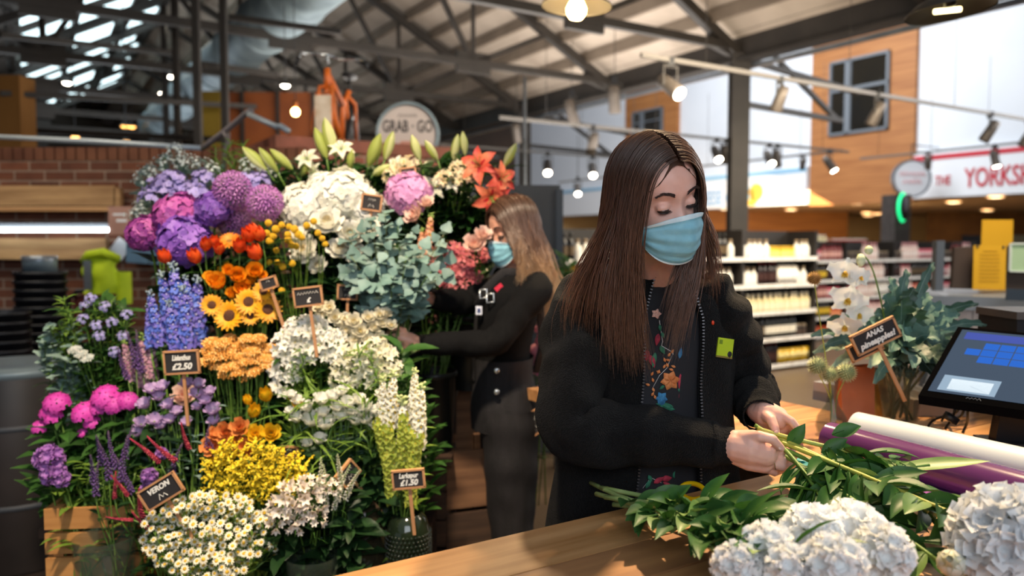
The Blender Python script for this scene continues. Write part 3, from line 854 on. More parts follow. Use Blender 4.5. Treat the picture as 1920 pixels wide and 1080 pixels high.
b = MB(); b.ball(a(0.1, 0.97), 0.008); b.ball(a(0.9, 0.97), 0.008); b.build('pin', M_black, o)
o, q = card('notice_board', 'brown board standing on the grey counter beside the yellow notice', 'board', ((1790, 463), (1990, 460), (1990, 548), (1785, 541)), 4.46, mat('brown_board', '4a3a30', '3a2d25', 0.7, scale=3), 0.03)
o, q = card('notice', 'pale green framed notice fixed to the brown board', 'sign', ((1894, 457), (1960, 457), (1960, 510), (1892, 508)), 4.42, mat('pale_green', 'a9c49a', None, 0.7))
b = MB(); 
for i in range(4): b.bar(q[i] + V((0, -0.004, 0)), q[(i + 1) % 4] + V((0, -0.004, 0)), 0.012, 0.01)
b.build('frame', mat('notice_frame', 'd5dcd0', None, 0.6), o, False)
o, q = card('counter_label', 'small dark label with pale print on the front edge of the grey counter', 'label', ((1888, 541), (1960, 545), (1960, 566), (1886, 563)), 3.88, mat('label_blue_grey', '3f4a55', None, 0.6))

# ================================================================ OLD SIDE: shelf, strip light, bins, chair
sh = thing('wall_shelf', 'pine wall shelf with backboards on the brick wall', 'shelf', P(110, 390, 5.85))
l = sh.location
def pxbox(b, x0, y0, x1, y1, Y, th, mi=0):
    a, c = P(x0, y0, Y) - l, P(x1, y1, Y) - l
    return b.box(((a.x + c.x) / 2, th / 2, (a.z + c.z) / 2), (abs(c.x - a.x), th, abs(c.z - a.z)), None, mi)
pxbox(MB(), -60, 349, 222, 386, 5.9, 0.06).build('backboard', M_wood, sh, False)
pxbox(MB(), -60, 447, 205, 486, 5.9, 0.06).build('backboard', M_wood, sh, False)
pxbox(MB(), -60, 386, 226, 395, 5.75, 0.18).build('shelf_board', mat('pine_edge', 'c79a6a', 'b08355', 0.6, scale=3, stretch=(0.5, 6, 6)), sh, False)
pxbox(MB(), 214, 353, 227, 392, 5.86, 0.05).build('bracket', M_wood, sh, False)
o = thing('strip_light', 'bright white tube light below the pine wall shelf', 'light', P(80, 431, 5.75))
MB().tube([P(-60, 431, 5.75) - o.location, P(205, 431, 5.75) - o.location], 0.016, 10).build('tube', mat('lit_tube_cool', 'f4fbff', None, 0.5, emit='eef9ff', es=11), o)
MB().box((0, 0.05, 0.03), (1.1, 0.06, 0.04)).build('housing', M_frame, o, False)
o, q = card('price_card', 'small pink card hanging from the end of the pine shelf', 'card', ((203, 387), (247, 387), (247, 440), (203, 440)), 5.742, mat('pink_card', 'b58a7c', 'a67c6e', 0.7, scale=3))
mm = MB(); a = lambda u, v: q[3] + (q[2] - q[3]) * u + (q[0] - q[3]) * v + V((0, -0.002, 0))
mm.poly([a(.2, .68), a(.75, .68), a(.75, .75), a(.2, .75)], (0, .001, 0)); mm.poly([a(.35, .45), a(.8, .45), a(.8, .55), a(.35, .55)], (0, .001, 0))
mm.build('lettering', M_sign, o, False)
o, q = card('paper_note', 'crooked white paper note pinned under the pink card', 'paper', ((223, 444), (247, 462), (226, 490), (200, 473)), 5.95, M_sign)
o, q = card('blue_sack', 'dull blue paper sack leaning on the brick wall behind purple hydrangeas', 'bag', ((238, 422), (310, 430), (300, 496), (236, 492)), 5.84, mat('dull_blue', '5f7f95', '52708a', 0.8, scale=4), 0.12)
# stacked black flower buckets by the wall
def bucket_mb(r, h, n=20, taper=0.82):
    return MB().lathe([(r * taper, 0), (r * taper, 0.004), (r, h), (r * 1.05, h), (r * 1.05, h - 0.02), (r * 1.01, h - 0.02)], n, cap=False).lathe([(0, 0.004), (r * taper, 0.004)], n, cap=False).lathe([(r * 0.97, h), (r * taper * 0.97, 0.01)], n, cap=False)
for (px, Y, n, r, z0, lab) in ((75, 5.05, 9, 0.15, 0.55, 'tall'), (2, 4.55, 6, 0.14, 0.5, 'short')):
    c = P(px, 500, Y)
    s0 = tag(MB().box((0, 0, z0 / 2), (0.36, 0.38, z0)).box((0, 0, z0 - 0.02), (0.38, 0.4, 0.04)).build('plinth', M_black, None, False), 'black plinth carrying the %s stack of black buckets' % lab, 'plinth')
    s0.location = (c.x, c.y, 0)
    me = bucket_mb(r, 0.3).mesh('flower_bucket', M_black)
    for i in range(n):
        o = put('flower_bucket', me)
        o.location = (c.x, c.y, z0 + 0.003 + i * 0.055)
        tag(o, 'black bucket nested %s from the bottom of the %s stack by brick wall' % (ORD[i], lab), 'bucket', 'nested black buckets')
c = P(75, 497, 5.05)
o = thing('metal_tin', 'shiny round metal tin on top of the tall black bucket stack', 'tin', (c.x, c.y, 0.55 + 8 * 0.055 + 0.3))
MB().lathe([(0.1, 0), (0.1, 0.09), (0.095, 0.1), (0, 0.1)], 20).build('can', M_zinc, o)
MB().lathe([(0.104, 0.075), (0.104, 0.105), (0.0, 0.107)], 20, cap=False).build('lid', M_grey, o)
c = P(35, 720, 3.6)
o = thing('steel_drum', 'dark drum with pale steel rim at the picture edge', 'drum', (c.x, c.y, 0))
zt2 = c.z + 0.08
MB().lathe([(0.26, 0), (0.27, 0.02), (0.27, zt2 - 0.02), (0.26, zt2)], 28).build('drum_body', mat('drum_dark', '2b2422', '201b19', 0.5, scale=4), o)
for z in (0.3, zt2 - 0.25): MB().lathe([(0.272, z), (0.282, z + 0.012), (0.272, z + 0.024)], 28, cap=False).build('hoop', M_dark, o)
MB().lathe([(0.27, zt2 - 0.02), (0.285, zt2), (0.27, zt2 + 0.02), (0.0, zt2 + 0.012)], 28, cap=False).build('lid', M_zinc, o)
# chair with the folded hi-vis jacket
cc = P(185, 560, 5.45)
ch = thing('stacking_chair', 'dark red chair with black tube frame carrying the yellow jacket', 'chair', (cc.x, cc.y, 0))
hz_ = P(185, 546, 5.45).z
MB().tube([(-0.2, 0, 0.45), (-0.2, -0.02, hz_ - 0.06), (-0.14, -0.02, hz_), (0.14, -0.02, hz_), (0.2, -0.02, hz_ - 0.06), (0.2, 0, 0.45)], 0.016, 8).build('back_frame', M_black, ch)
MB().box((0, 0, hz_ - 0.16), (0.34, 0.02, 0.26)).build('backrest', mat('oxblood_vinyl', '5a2019', '481812', 0.5, scale=4), ch, False)
MB().box((0, -0.2, 0.46), (0.42, 0.42, 0.05)).build('seat', MATS['oxblood_vinyl'], ch, False)
for x in (-0.19, 0.19):
    for y in (-0.38, 0.0):
        MB().tube([(x, y, 0.45), (x * 1.1, y - 0.02, 0)], 0.013, 8).build('leg', M_black, ch)
M_hv = mat('hi_vis_yellow', 'c9e01c', 'a8c314', 0.7, scale=6, emit='b8d818', es=0.0)
b = MB()
jl = P(195, 545, 5.37)
def jk(u, v):
    a = u * 2 * PI
    w = 0.15 - 0.05 * v + 0.02 * math.sin(3 * a + 5 * v)
    return V((math.cos(a) * w + 0.02 * math.sin(7 * v), math.sin(a) * 0.055, -0.02 + v * 0.24))
b.grid(jk, 24, 10, wrap_u=True)
b.v = [p + V((0.012 * noise.noise(p * 14), 0.02 * noise.noise(p * 11 + V((3, 1, 2))), 0.01 * noise.noise(p * 9))) for p in b.v]
o = b.build('hi_vis_jacket', M_hv, None); o.location = jl
tag(o, 'crumpled yellow hi-vis jacket draped over the dark red chair', 'jacket')
MB().tube([(-0.12, -0.02, 0.2), (-0.07, -0.05, 0.25), (0.03, -0.055, 0.265), (0.11, -0.02, 0.22), (0.05, 0.03, 0.24), (-0.08, 0.03, 0.24), (-0.12, -0.02, 0.2)], 0.03, 8).build('collar', M_hv, o)
MB().box((-0.075, -0.062, 0.11), (0.05, 0.012, 0.2)).build('reflective_band', M_grey, o, False)
b = MB().grid(lambda u, v: V((0.14 + 0.05 * math.cos(u * 2 * PI), 0.045 * math.sin(u * 2 * PI), -0.09 + 0.22 * v)), 14, 6, wrap_u=True)
b.build('sleeve', M_hv, o)

# ================================================================ BICYCLE ON THE PIER, HANDLEBAR, ROUND SIGN
def bike():
    Y = 6.9
    c = P(640, 270, Y)
    o = thing('bicycle', 'orange bicycle with black saddle standing on top of the brick pier', 'bicycle', c)
    q = lambda px, py, dY=0: P(px, py, Y + dY) - c
    M_or = mat('orange_paint', 'd8702a', 'c8621f', 0.4, scale=6)
    fr = MB()
    hd, hb = q(614, 128, -0.05), q(613, 165, -0.05)           # steerer
    st, bb = q(655, 152, 0.35), q(640, 272, 0.3)
    fr.tube([hd, hb], 0.028, 10)
    fr.tube([hb, bb], 0.03, 10); fr.tube([q(614, 138, -0.05), q(643, 196, 0.28)], 0.024, 10)
    fr.tube([q(655, 170, 0.34), q(643, 196, 0.32), bb], 0.024, 10)
    ra, rb = q(668, 272, 0.75), q(656, 272, 0.8)
    fr.tube([q(652, 180, 0.34), q(666, 196, 0.5), ra], 0.017, 8); fr.tube([q(648, 180, 0.36), rb], 0.017, 8)
    fr.tube([bb, ra], 0.016, 8)
    fr.build('frame', M_or, o)
    fk = MB(); ax = q(605, 275, -0.42)
    for s, e in ((-1, q(588, 268, -0.42)), (1, q(622, 268, -0.42))):
        fk.tube([q(612, 160, -0.06), q(612, 160, -0.06) + V((0.055 * s, -0.02, -0.02)), e + V((0.0, 0, 0.16)), e], 0.017, 8)
    fk.build('fork', M_or, o)
    hbm = MB(); t = q(614, 118, -0.05)
    hbm.tube([t, t + V((0, 0, 0.07))], 0.014, 8)
    pts = [q(557, 118, -0.35), q(563, 98, -0.3), q(574, 100, -0.12), t + V((0, 0, 0.07)), q(640, 112, -0.02), q(666, 110, -0.1), q(680, 111, -0.26), q(689, 124, -0.34)]
    hbm.tube(pts, 0.012, 8)
    hb_ = hbm.build('handlebar', mat('chrome', 'c8ced2', None, 0.2, 0.9), o)
    MB().tube([pts[0], (pts[0] + pts[1]) / 2], 0.018, 8).tube([pts[-1], (pts[-1] + pts[-2]) / 2], 0.018, 8).build('grip', M_black, hb_)
    sd = MB().ball((0, 0, 0), (0.075, 0.13, 0.03), 14, 8, 0, Matrix.Translation(q(655, 143, 0.38)))
    sd.tube([q(655, 145, 0.36), q(655, 176, 0.34)], 0.013, 8)
    sd.build('saddle', M_black, o)
    for nm, cpt, rr in (('wheel', ax + V((0, 0, 0.01)), 0.30), ('wheel', (ra + rb) / 2, 0.30)):
        w = MB(); n = 36
        yx = V((0.06, -1, 0)).normalized()
        for rad, tr, mi in ((rr, 0.026, 0), (rr - 0.03, 0.012, 1)):
            w.tube([cpt + (yx * math.cos(2 * PI * i / n) + V((0, 0, 1)) * math.sin(2 * PI * i / n)) * rad for i in range(n + 1)], tr, 8, mi, cap=False)
        for i in range(18):
            a = 2 * PI * i / 18
            w.tube([cpt, cpt + (yx * math.cos(a) + V((0, 0, 1)) * math.sin(a)) * (rr - 0.03)], 0.0018, 3, 1)
        w.tube([cpt + V((-0.05, 0, 0)), cpt + V((0.05, 0, 0))], 0.02, 8, 1)
        w.build('wheel', [M_black, mat('spoke_steel', 'b0b5b8', None, 0.3, 0.8)], o)
    pl = MB().box((0, 0, 0), (0.13, 0.012, 0.36), Matrix.Translation(q(606, 222, -0.72)))
    pl.build('mudguard', mat('mudguard_cream', 'cfc3b2', 'b09a80', 0.5, scale=10), o, False)
bike()
r = P(765, 252, 6.75)
o = thing('round_sign', 'round grey rimmed sign with dark capital letters behind the pier top', 'sign', r)
Mx = TF((0, 0, 0), (0.02, -1, -0.02), up=(0, 0, 1))
R0 = 0.245
MB().lathe([(0, -0.03), (R0, -0.03), (R0, 0.03), (0, 0.03)], 40, 0, Mx, cap=False).build('disc', mat('sign_stone', 'c9bdb6', 'c0b3ac', 0.7, scale=3), o, False)
MB().lathe([(R0, -0.05), (R0 + 0.025, -0.05), (R0 + 0.025, 0.06), (R0, 0.06), (R0, -0.05)], 40, 0, Mx, cap=False).build('rim', M_zinc, o)
ML = mat('sign_charcoal', '4a4644', None, 0.7)
text_mb('GRAB · GO', 0.14, Mx @ Matrix.Translation((0, 0.06, 0.032)), bold=0.004, sx=0.62).build('lettering', ML, o, False)
text_mb('~~~~~~', 0.052, Mx @ Matrix.Translation((0, 0.155, 0.032)), bold=0.001, sx=0.9).build('lettering', ML, o, False)
MB().poly([Mx @ V(p) for p in ((-0.06, -0.06, 0.031), (0.06, -0.06, 0.031), (0.08, -0.13, 0.031), (-0.08, -0.13, 0.031))], (0, 0.0005, 0)).build('emblem', mat('sign_rust', 'b98474', None, 0.7), o, False)
MB().box((0, 0.05, -0.3), (0.06, 0.05, 0.45)).build('post', M_dark, o, False)
# pale steel rail with a bent handlebar end
o = thing('steel_rail', 'pale steel rail running above the brick wall', 'rail', P(190, 265, 5.0))
MB().tube([P(-40, 255, 5.2) - o.location, P(180, 265, 5.0) - o.location, P(378, 278, 4.8) - o.location], 0.016, 10).build('tube', mat('bright_steel', 'b9c3c9', None, 0.4, 0.2), o)
o = thing('cart_handle', 'bent steel cart handle rising behind the green fern', 'handle', P(440, 240, 4.7))
h = [P(380, 278, 4.8), P(398, 264, 4.75), (P(430, 240, 4.7)), P(463, 212, 4.65), P(472, 207, 4.62)]
MB().tube([p - o.location for p in h], 0.018, 10).build('tube', mat('worn_steel', '8c8385', '776d6c', 0.5, 0.2, scale=9), o)
MB().tube([p - o.location for p in (P(466, 214, 4.6), P(520, 238, 4.5), P(526, 236, 4.5), P(541, 246, 4.46))], 0.017, 10).build('grip', MATS['bright_steel'], o)
MB().tube([p - o.location for p in (P(420, 248, 4.7), P(428, 262, 4.7), P(421, 290, 4.72), P(420, 330, 4.75))], 0.014, 8).build('support', MATS['worn_steel'], o)
# dark panel and post behind the blonde florist
q = P(975, 347, 5.4)
b = MB().box((0, 0, q.z / 2), (0.62, 0.06, q.z))
b.box((0.30, -0.02, q.z / 2 - 0.02), (0.05, 0.08, q.z - 0.02), None, 1)
o = b.build('room_divider', [M_dark, mat('panel_edge', '2a3440', None, 0.5)], None, False); o.location = (P(966, 347, 5.4).x, 5.4, 0)
o.rotation_euler = (0, 0, 0.1)
tag(o, 'tall charcoal divider standing behind the blonde florist', 'divider')
# ================================================================ FLOWERS: materials and bloom shapes
def pm(name, c1, c2, transl=0.25, rough=0.55, scale=25, rnd=0.08):
    return mat(name, c1, c2, rough, scale=scale, transl=transl, rnd=rnd)
M_stem = mat('stem_green', '6f8f3a', '55752c', 0.5, scale=20, rnd=0.15)
M_leaf = mat('leaf_green', '3c6428', '274a1c', 0.45, scale=18, rnd=0.2, transl=0.2)
M_leafd = mat('leaf_dark', '25421f', '18301a', 0.4, scale=18, rnd=0.2, transl=0.12)
M_leafl = mat('leaf_light', '7d9a38', '5d8230', 0.5, scale=18, rnd=0.15, transl=0.3)
M_leafs = mat('leaf_silver', '8ea59a', '6d8a80', 0.6, scale=14, rnd=0.15, transl=0.15)
M_lily = mat('leaf_lily', '2f5524', '1f3f1c', 0.35, scale=14, rnd=0.2, transl=0.15)
GA = PI * (3 - math.sqrt(5))
def fib(n, lo=-1.0):
    for i in range(n):
        z = 1 - (1 - lo) * (i + 0.5) / n
        r = math.sqrt(max(0, 1 - z * z))
        yield V((r * math.cos(GA * i), r * math.sin(GA * i), z))
def rz(a): return Matrix.Rotation(a, 4, 'Z')
def floret(b, M, n=5, L=0.012, Wd=0.011, e=0.3, mi=0, c=True, cm=1, nu=3, nv=3, cup=0.1):
    for i in range(n):
        b.petal(L, Wd, e, e - 0.4, M @ rz(2 * PI * i / n), nu, nv, cup, 0.8, mi=mi, base=0.4, tip=0.45)
    if c: b.ball((0, 0, 0.001), L * 0.18, 5, 3, cm, M)
def b_hydrangea(R, n=100, nf=4):
    b = MB(); r0 = random.random
    b.ball((0, 0, 0), R * 0.66, 12, 8, 2)
    for p in fib(n, -0.55):
        q = V((p.x, p.y, p.z * 0.85)) * R * (0.84 + 0.2 * r0())
        k = math.sqrt(80 / n); floret(b, TF(q, p + V((r0() - .5, r0() - .5, r0() - .5)) * 0.5, r0() * 6), nf, R * 0.29 * k, R * 0.30 * k, 0.45, 0 if r0() < .6 else 3, c=True, cm=1)
    return b
def b_allium(R, n=170):
    b = MB()
    b.ball((0, 0, 0), R * 0.66, 14, 9, 1)
    for p in fib(n, -0.97):
        q = p * R * (0.9 + 0.12 * random.random())
        M = TF(q, p, random.random() * 6)
        for i in range(5):
            a = 2 * PI * i / 5
            L = R * 0.2
            b.add([(0, 0, 0), (L * math.cos(a - .25), L * math.sin(a - .25), L * .5), (1.3 * L * math.cos(a), 1.3 * L * math.sin(a), L * .7), (L * math.cos(a + .25), L * math.sin(a + .25), L * .5)], [(0, 1, 2, 3)], 0, M)
        b.tube([p * R * 0.7, q], R * 0.012, 3, 2, False)
    return b
def b_rose(R, rings=((5, .95, .35, .9), (5, .85, .75, 1.2), (4, .66, 1.05, 1.45), (4, .46, 1.2, 1.65), (3, .28, 1.35, 1.75)), w=1.25):
    b = MB()
    for k, (n, L, e0, e1) in enumerate(rings):
        for i in range(n):
            b.petal(R * L * 1.15, R * w * (L ** 0.7), e0, e1 + random.uniform(-.1, .1), rz(2 * PI * i / n + k * 0.7 + random.uniform(-.1, .1)), 6, 5, 0.35, 0.62, 0.02, mi=0 if k < 3 else 1, z0=0.02 * R * k, r0=R * 0.06, base=0.35, tip=0.55)
    b.ball((0, 0, R * .05), (R * .2, R * .2, R * .25), 8, 5, 2)
    for i in range(5): b.petal(R * .5, R * .22, -.2, -.5, rz(i * 1.26), 4, 3, .1, mi=2)
    return b
def b_ranunculus(R):
    return b_rose(R, ((7, .95, .5, 1.35), (7, .85, .8, 1.6), (6, .72, .85, 1.6), (6, .6, 1.05, 1.8), (5, .46, 1.2, 1.95), (4, .3, 1.3, 2.0)), 1.0)
def b_peony(R):
    b = b_rose(R, ((7, 1.0, .2, .8), (7, .92, .5, 1.1), (6, .8, .8, 1.4), (6, .66, 1.0, 1.6), (5, .5, 1.1, 1.8), (5, .34, 1.2, 1.9)), 0.95)
    return b
def b_tulip(R):
    b = MB()
    for k in range(2):
        for i in range(3):
            b.petal(R * 1.9, R * 1.35, 0.55 if k else 0.7, 1.75, rz(2 * PI * i / 3 + k * PI / 3 + random.uniform(-.1, .1)), 7, 5, .45, .75, .01, r0=R * .1, base=.4, tip=.1)
    for i in range(5): b.tube([(0, 0, 0.1 * R), (R * .15 * math.cos(i), R * .15 * math.sin(i), R * .8)], R * .03, 3, 1)
    b.ball((0, 0, 0), R * .25, 8, 5, 2)
    return b
def b_lisianthus(R):
    b = MB()
    for k in range(2):
        for i in range(5):
            b.petal(R * 1.35, R * 1.1, 0.9 - .2 * k, 0.75 + .5 * k, rz(2 * PI * i / 5 + k * .6), 6, 4, .35, .62, .03, r0=R * .08, base=.3, tip=.5)
    b.ball((0, 0, R * .2), (R * .14, R * .14, R * .35), 6, 5, 1)
    b.ball((0, 0, -R * .05), R * .22, 6, 4, 2)
    return b
def b_daisylike(R, n, rings, disc, e=0.15, w=.3, bumps=40, dh=.35):
    b = MB()
    for k in range(rings):
        for i in range(n):
            b.petal(R * (1 - .1 * k) - disc * .8, R * w, e + .25 * k + random.uniform(-.12, .12), e - .25 + .15 * k, rz(2 * PI * (i + .5 * k) / n + random.uniform(-.05, .05)), 4, 3, .15, .7, r0=disc * .8, z0=.02 * R * k, base=.4, tip=.12)
    b.ball((0, 0, 0), (disc, disc, disc * dh), 14, 6, 1)
    for p in fib(bumps, 0.15):
        b.ball((p.x * disc, p.y * disc, p.z * disc * dh), disc * .09, 4, 3, 2)
    for i in range(7): b.petal(R * .5, R * .2, -.1, -.3, rz(i * .9), 3, 3, .1, mi=3, z0=-.03 * R)
    return b
def b_craspedia(R):
    b = MB(); b.ball((0, 0, 0), R * .9, 10, 7, 1)
    for p in fib(110): b.ball(p * R * .9, R * .13, 4, 3, 0)
    return b
def b_spike(L, r0, r1, n, fl, core=0.25, curve=0.0, mi_core=2):
    """florets set round an axis along +Z"""
    b = MB()
    ax = lambda u: V((curve * L * u * u, 0, L * u))
    b.tube([ax(i / 6) for i in range(7)], [r0 * core * (1 - .6 * i / 6) for i in range(7)], 5, mi_core)
    for i in range(n):
        u = (i + .5) / n
        r = r0 + (r1 - r0) * u ** 1.3
        a = GA * i
        d = V((math.cos(a), math.sin(a), 0.25 + .5 * u))
        fl(b, TF(ax(u) + V((math.cos(a), math.sin(a), 0)) * r * .45, d, random.random() * 6), r, u)
    return b
def b_delphinium(L=.24):
    def fl(b, M, r, u):
        if u > .88: b.ball((0, 0, r * .3), (r * .35, r * .35, r * .5), 5, 4, 2, M); return
        floret(b, M, 5, r * .68, r * .62, .35, 0 if random.random() < .6 else 3, False, cup=.2); b.ball((0, 0, .003), r * .17, 5, 3, 1, M)
    return b_spike(L, .042, .014, 46, fl)
def b_small_spike(L=.13, r=.011, n=70):
    def fl(b, M, rr, u):
        b.petal(rr * 1.0, rr * .6, .5, .9, M, 3, 3, .3, mi=0); b.petal(rr * .9, rr * .6, .4, .9, M @ rz(2.2), 3, 3, .3, mi=0)
        b.ball((0, 0, rr * .3), rr * .25, 4, 3, 1, M)
    return b_spike(L, r, r * .25, n, fl, .35, .18)
def b_amaranth(L=.12, r=.0085):
    def fl(b, M, rr, u):
        b.ball((0, 0, rr * .25), (rr * .36, rr * .36, rr * .55), 5, 4, random.choice((0, 0, 1)), M)
    return b_spike(L, r, r * .3, 110, fl, .6, .15, 0)
def b_phlox(R, n=15):
    b = MB()
    for p in fib(n, .2):
        q = V((p.x, p.y, p.z * .7)) * R
        M = TF(q, p + V((0, 0, .2)), random.random() * 6)
        floret(b, M, 5, R * .42, R * .42, .1, 0, True, 1, 4, 3, .05)
        b.tube([(0, 0, -R * .35), q], R * .02, 4, 2)
    return b
def trumpet(b, M, R, n=6, mi=0, cm=1, e0=1.1, e1=.1, w=.75):
    for i in range(n):
        b.petal(R * 1.35, R * w, e0, e1 + random.uniform(-.15, .15), M @ rz(2 * PI * i / n), 5, 3, .3, .85, r0=R * .05, mi=mi if i % 2 else mi, base=.3, tip=.2)
    for i in range(4): b.tube([(0, 0, 0), (R * .12 * math.cos(i * 1.6), R * .12 * math.sin(i * 1.6), R * .75)], R * .022, 3, cm, True, M)
def b_cluster(R, n=6, fr=.5, lo=.25, **k):
    b = MB()
    for p in fib(n, lo):
        q = V((p.x, p.y, p.z * .7)) * R * .75
        trumpet(b, TF(q, p + V((0, 0, .25)) + V((random.uniform(-.2, .2),) * 3), random.random() * 6), R * fr * random.uniform(.85, 1.15), **k)
        b.tube([(0, 0, -R * .6), q], R * .03, 4, 2)
    for i in range(4):
        a = random.random() * 6
        b.ball((R * .8 * math.cos(a), R * .8 * math.sin(a), R * .3), (R * .1, R * .1, R * .2), 5, 4, 2)
    return b
def b_stock(R, n=16, h=1.3):
    """dense head of ruffled double florets"""
    b = MB()
    for p in fib(n, -.5):
        q = V((p.x * R * .68, p.y * R * .68, p.z * R * h * .7))
        M = TF(q, p + V((0, 0, .2)), random.random() * 6)
        for k in range(3):
            m = 6 - k
            for i in range(m):
                b.petal(R * (.48 - .1 * k), R * .40, .25 + .45 * k, .3 + .5 * k, M @ rz(2 * PI * i / m + k), 4, 4, .25, .6, .09, r0=.004 * k, base=.4, tip=.6)
    b.ball((0, 0, 0), (R * .55, R * .55, R * h * .6), 8, 6, 2)
    return b
def b_yarrow(R):
    b = MB()
    for i in range(46):
        r = R * math.sqrt((i + .5) / 46); a = GA * i
        z = R * .32 * (1 - (r / R) ** 2) + random.uniform(-.03, .03) * R
        b.ball((r * math.cos(a), r * math.sin(a), z), R * .15, 5, 4, random.choice((0, 0, 1)))
        if i % 4 == 0: b.tube([(0, 0, -R * .9), (r * math.cos(a), r * math.sin(a), z)], R * .025, 3, 2, False)
    return b
def b_plume(L=.11):
    """goldenrod: arched side branches set with tiny beads"""
    b = MB()
    for k in range(13):
        u = k / 12
        a = GA * k; l = L * (.55 - .4 * u)
        z = L * u * .9
        pts = [V((math.cos(a) * l * t, math.sin(a) * l * t, z + l * (.7 * t - .45 * t * t))) for t in (0, .33, .66, 1)]
        b.tube(pts, L * .008, 3, 2, False)
        for j in range(15):
            t = (j + 1) / 15
            p = V((math.cos(a) * l * t, math.sin(a) * l * t, z + l * (.7 * t - .45 * t * t)))
            b.ball(p + V((random.uniform(-1, 1), random.uniform(-1, 1), random.uniform(.2, 1.2))) * L * .035, L * .032, 4, 3, random.choice((0, 0, 1)))
    b.tube([(0, 0, -L * .2), (0, 0, L * .95)], L * .014, 4, 2)
    return b
def b_lily(R):
    b = MB()
    for k in range(2):
        for i in range(3):
            b.petal(R * 1.25, R * (.52 if k else .66), 1.0, -.55, rz(2 * PI * i / 3 + k * PI / 3), 9, 5, .25, .8, .02, mi=0, r0=R * .03, base=.25, tip=.08)
    for i in range(3): b.petal(R * .8, R * .16, 1.03, -.3, rz(2 * PI * i / 3), 6, 3, .05, .9, mi=1, r0=R * .035, z0=.004)
    for i in range(6):
        a = 2 * PI * i / 6
        e = V((math.cos(a) * R * .35, math.sin(a) * R * .35, R * .95))
        b.tube([(0, 0, 0), V((e.x * .5, e.y * .5, R * .6)), e], R * .018, 4, 2)
        b.ball(e, (R * .07, R * .035, R * .03), 6, 4, 3)
    b.tube([(0, 0, 0), (0, 0, R * 1.1)], R * .025, 5, 2)
    return b
def b_lilybud(L):
    b = MB()
    n = 9
    for k in range(3):
        b.grid(lambda u, v, k=k: V((math.cos(2 * PI * k / 3 + (v - .5) * 2.2), math.sin(2 * PI * k / 3 + (v - .5) * 2.2), 0)) * (L * .17 * math.sin(PI * min(1, .06 + u * .93)) ** .75 * (1 + .12 * math.cos((v - .5) * 5))) + V((0, 0, L * u)), n, 5, mi=0 if k else 1)
    b.ball((0, 0, L * .02), L * .06, 6, 4, 2)
    return b
def b_gyp(R, n=34, fs=.11):
    b = MB()
    for i in range(n):
        d = V((random.uniform(-1, 1), random.uniform(-1, 1), random.uniform(.1, 1.4)))
        q = d.normalized() * R * random.uniform(.55, 1)
        b.tube([(0, 0, -R * .6), q * .5 + V((0, 0, -R * .1)), q], R * .008, 3, 2, False)
        M = TF(q, d, random.random() * 6)
        floret(b, M, 5, R * fs, R * fs * .92, .4, 0, False, nu=3, nv=3)
        b.ball((0, 0, R * .015), R * .045, 4, 3, 0, M)
    return b
def b_bells(L=.2):
    b = MB()
    for i in range(46):
        u = (i + .5) / 46; a = GA * i
        M = TF(V((math.cos(a), math.sin(a), 0)) * .012 + V((0, 0, L * u)), V((math.cos(a), math.sin(a), .3)), 0)
        floret(b, M, 4, .02 - .008 * u, .018 - .006 * u, .5, 0, True, 1, cup=.3)
    b.tube([(0, 0, 0), (0, 0, L)], .003, 4, 2)
    return b
def leaves(b, pts, n, L, Wd, mi=0, shape='lance', u0=.05, u1=.75, droop=.5, wave=.02):
    """leaves set along a stem that runs from the flower (index 0) downward"""
    k = len(pts) - 1
    for i in range(n):
        u = u0 + (u1 - u0) * (i + random.random() * .6) / max(1, n)
        f = u * k; j = min(int(f), k - 1)
        p = pts[j].lerp(pts[j + 1], f - j)
        a = GA * i + random.random()
        d = V((math.cos(a), math.sin(a) - .25, .55))
        M = Matrix.Translation(p) @ rz(math.atan2(d.y, d.x))
        s = random.uniform(.7, 1.15)
        if shape == 'round':
            b.petal(L * s, Wd * s, .7, .1, M, 5, 5, .2, .5, 0, mi, base=.3, tip=.3)
        elif shape == 'grass':
            b.petal(L * s * 1.5, Wd * s * .3, 1.1, -.2, M, 6, 3, .3, .5, 0, mi)
        else:
            b.petal(L * s, Wd * s, .9 - .3 * random.random(), .5 - droop * 1.4, M, 6, 3, .25, .75, wave, mi)
BLOOM = {}
def bloom(key, fn, mats, nvar=2):
    if key not in BLOOM:
        BLOOM[key] = [fn().mesh('bloom', mats, True) for _ in range(nvar)]
    return random.choice(BLOOM[key])
TIERS = [(2.30, .40), (2.50, .56), (2.72, .80), (2.90, 1.00), (3.08, 1.20), (3.30, 1.36)]
REG = {}          # kind -> [(px, object)]
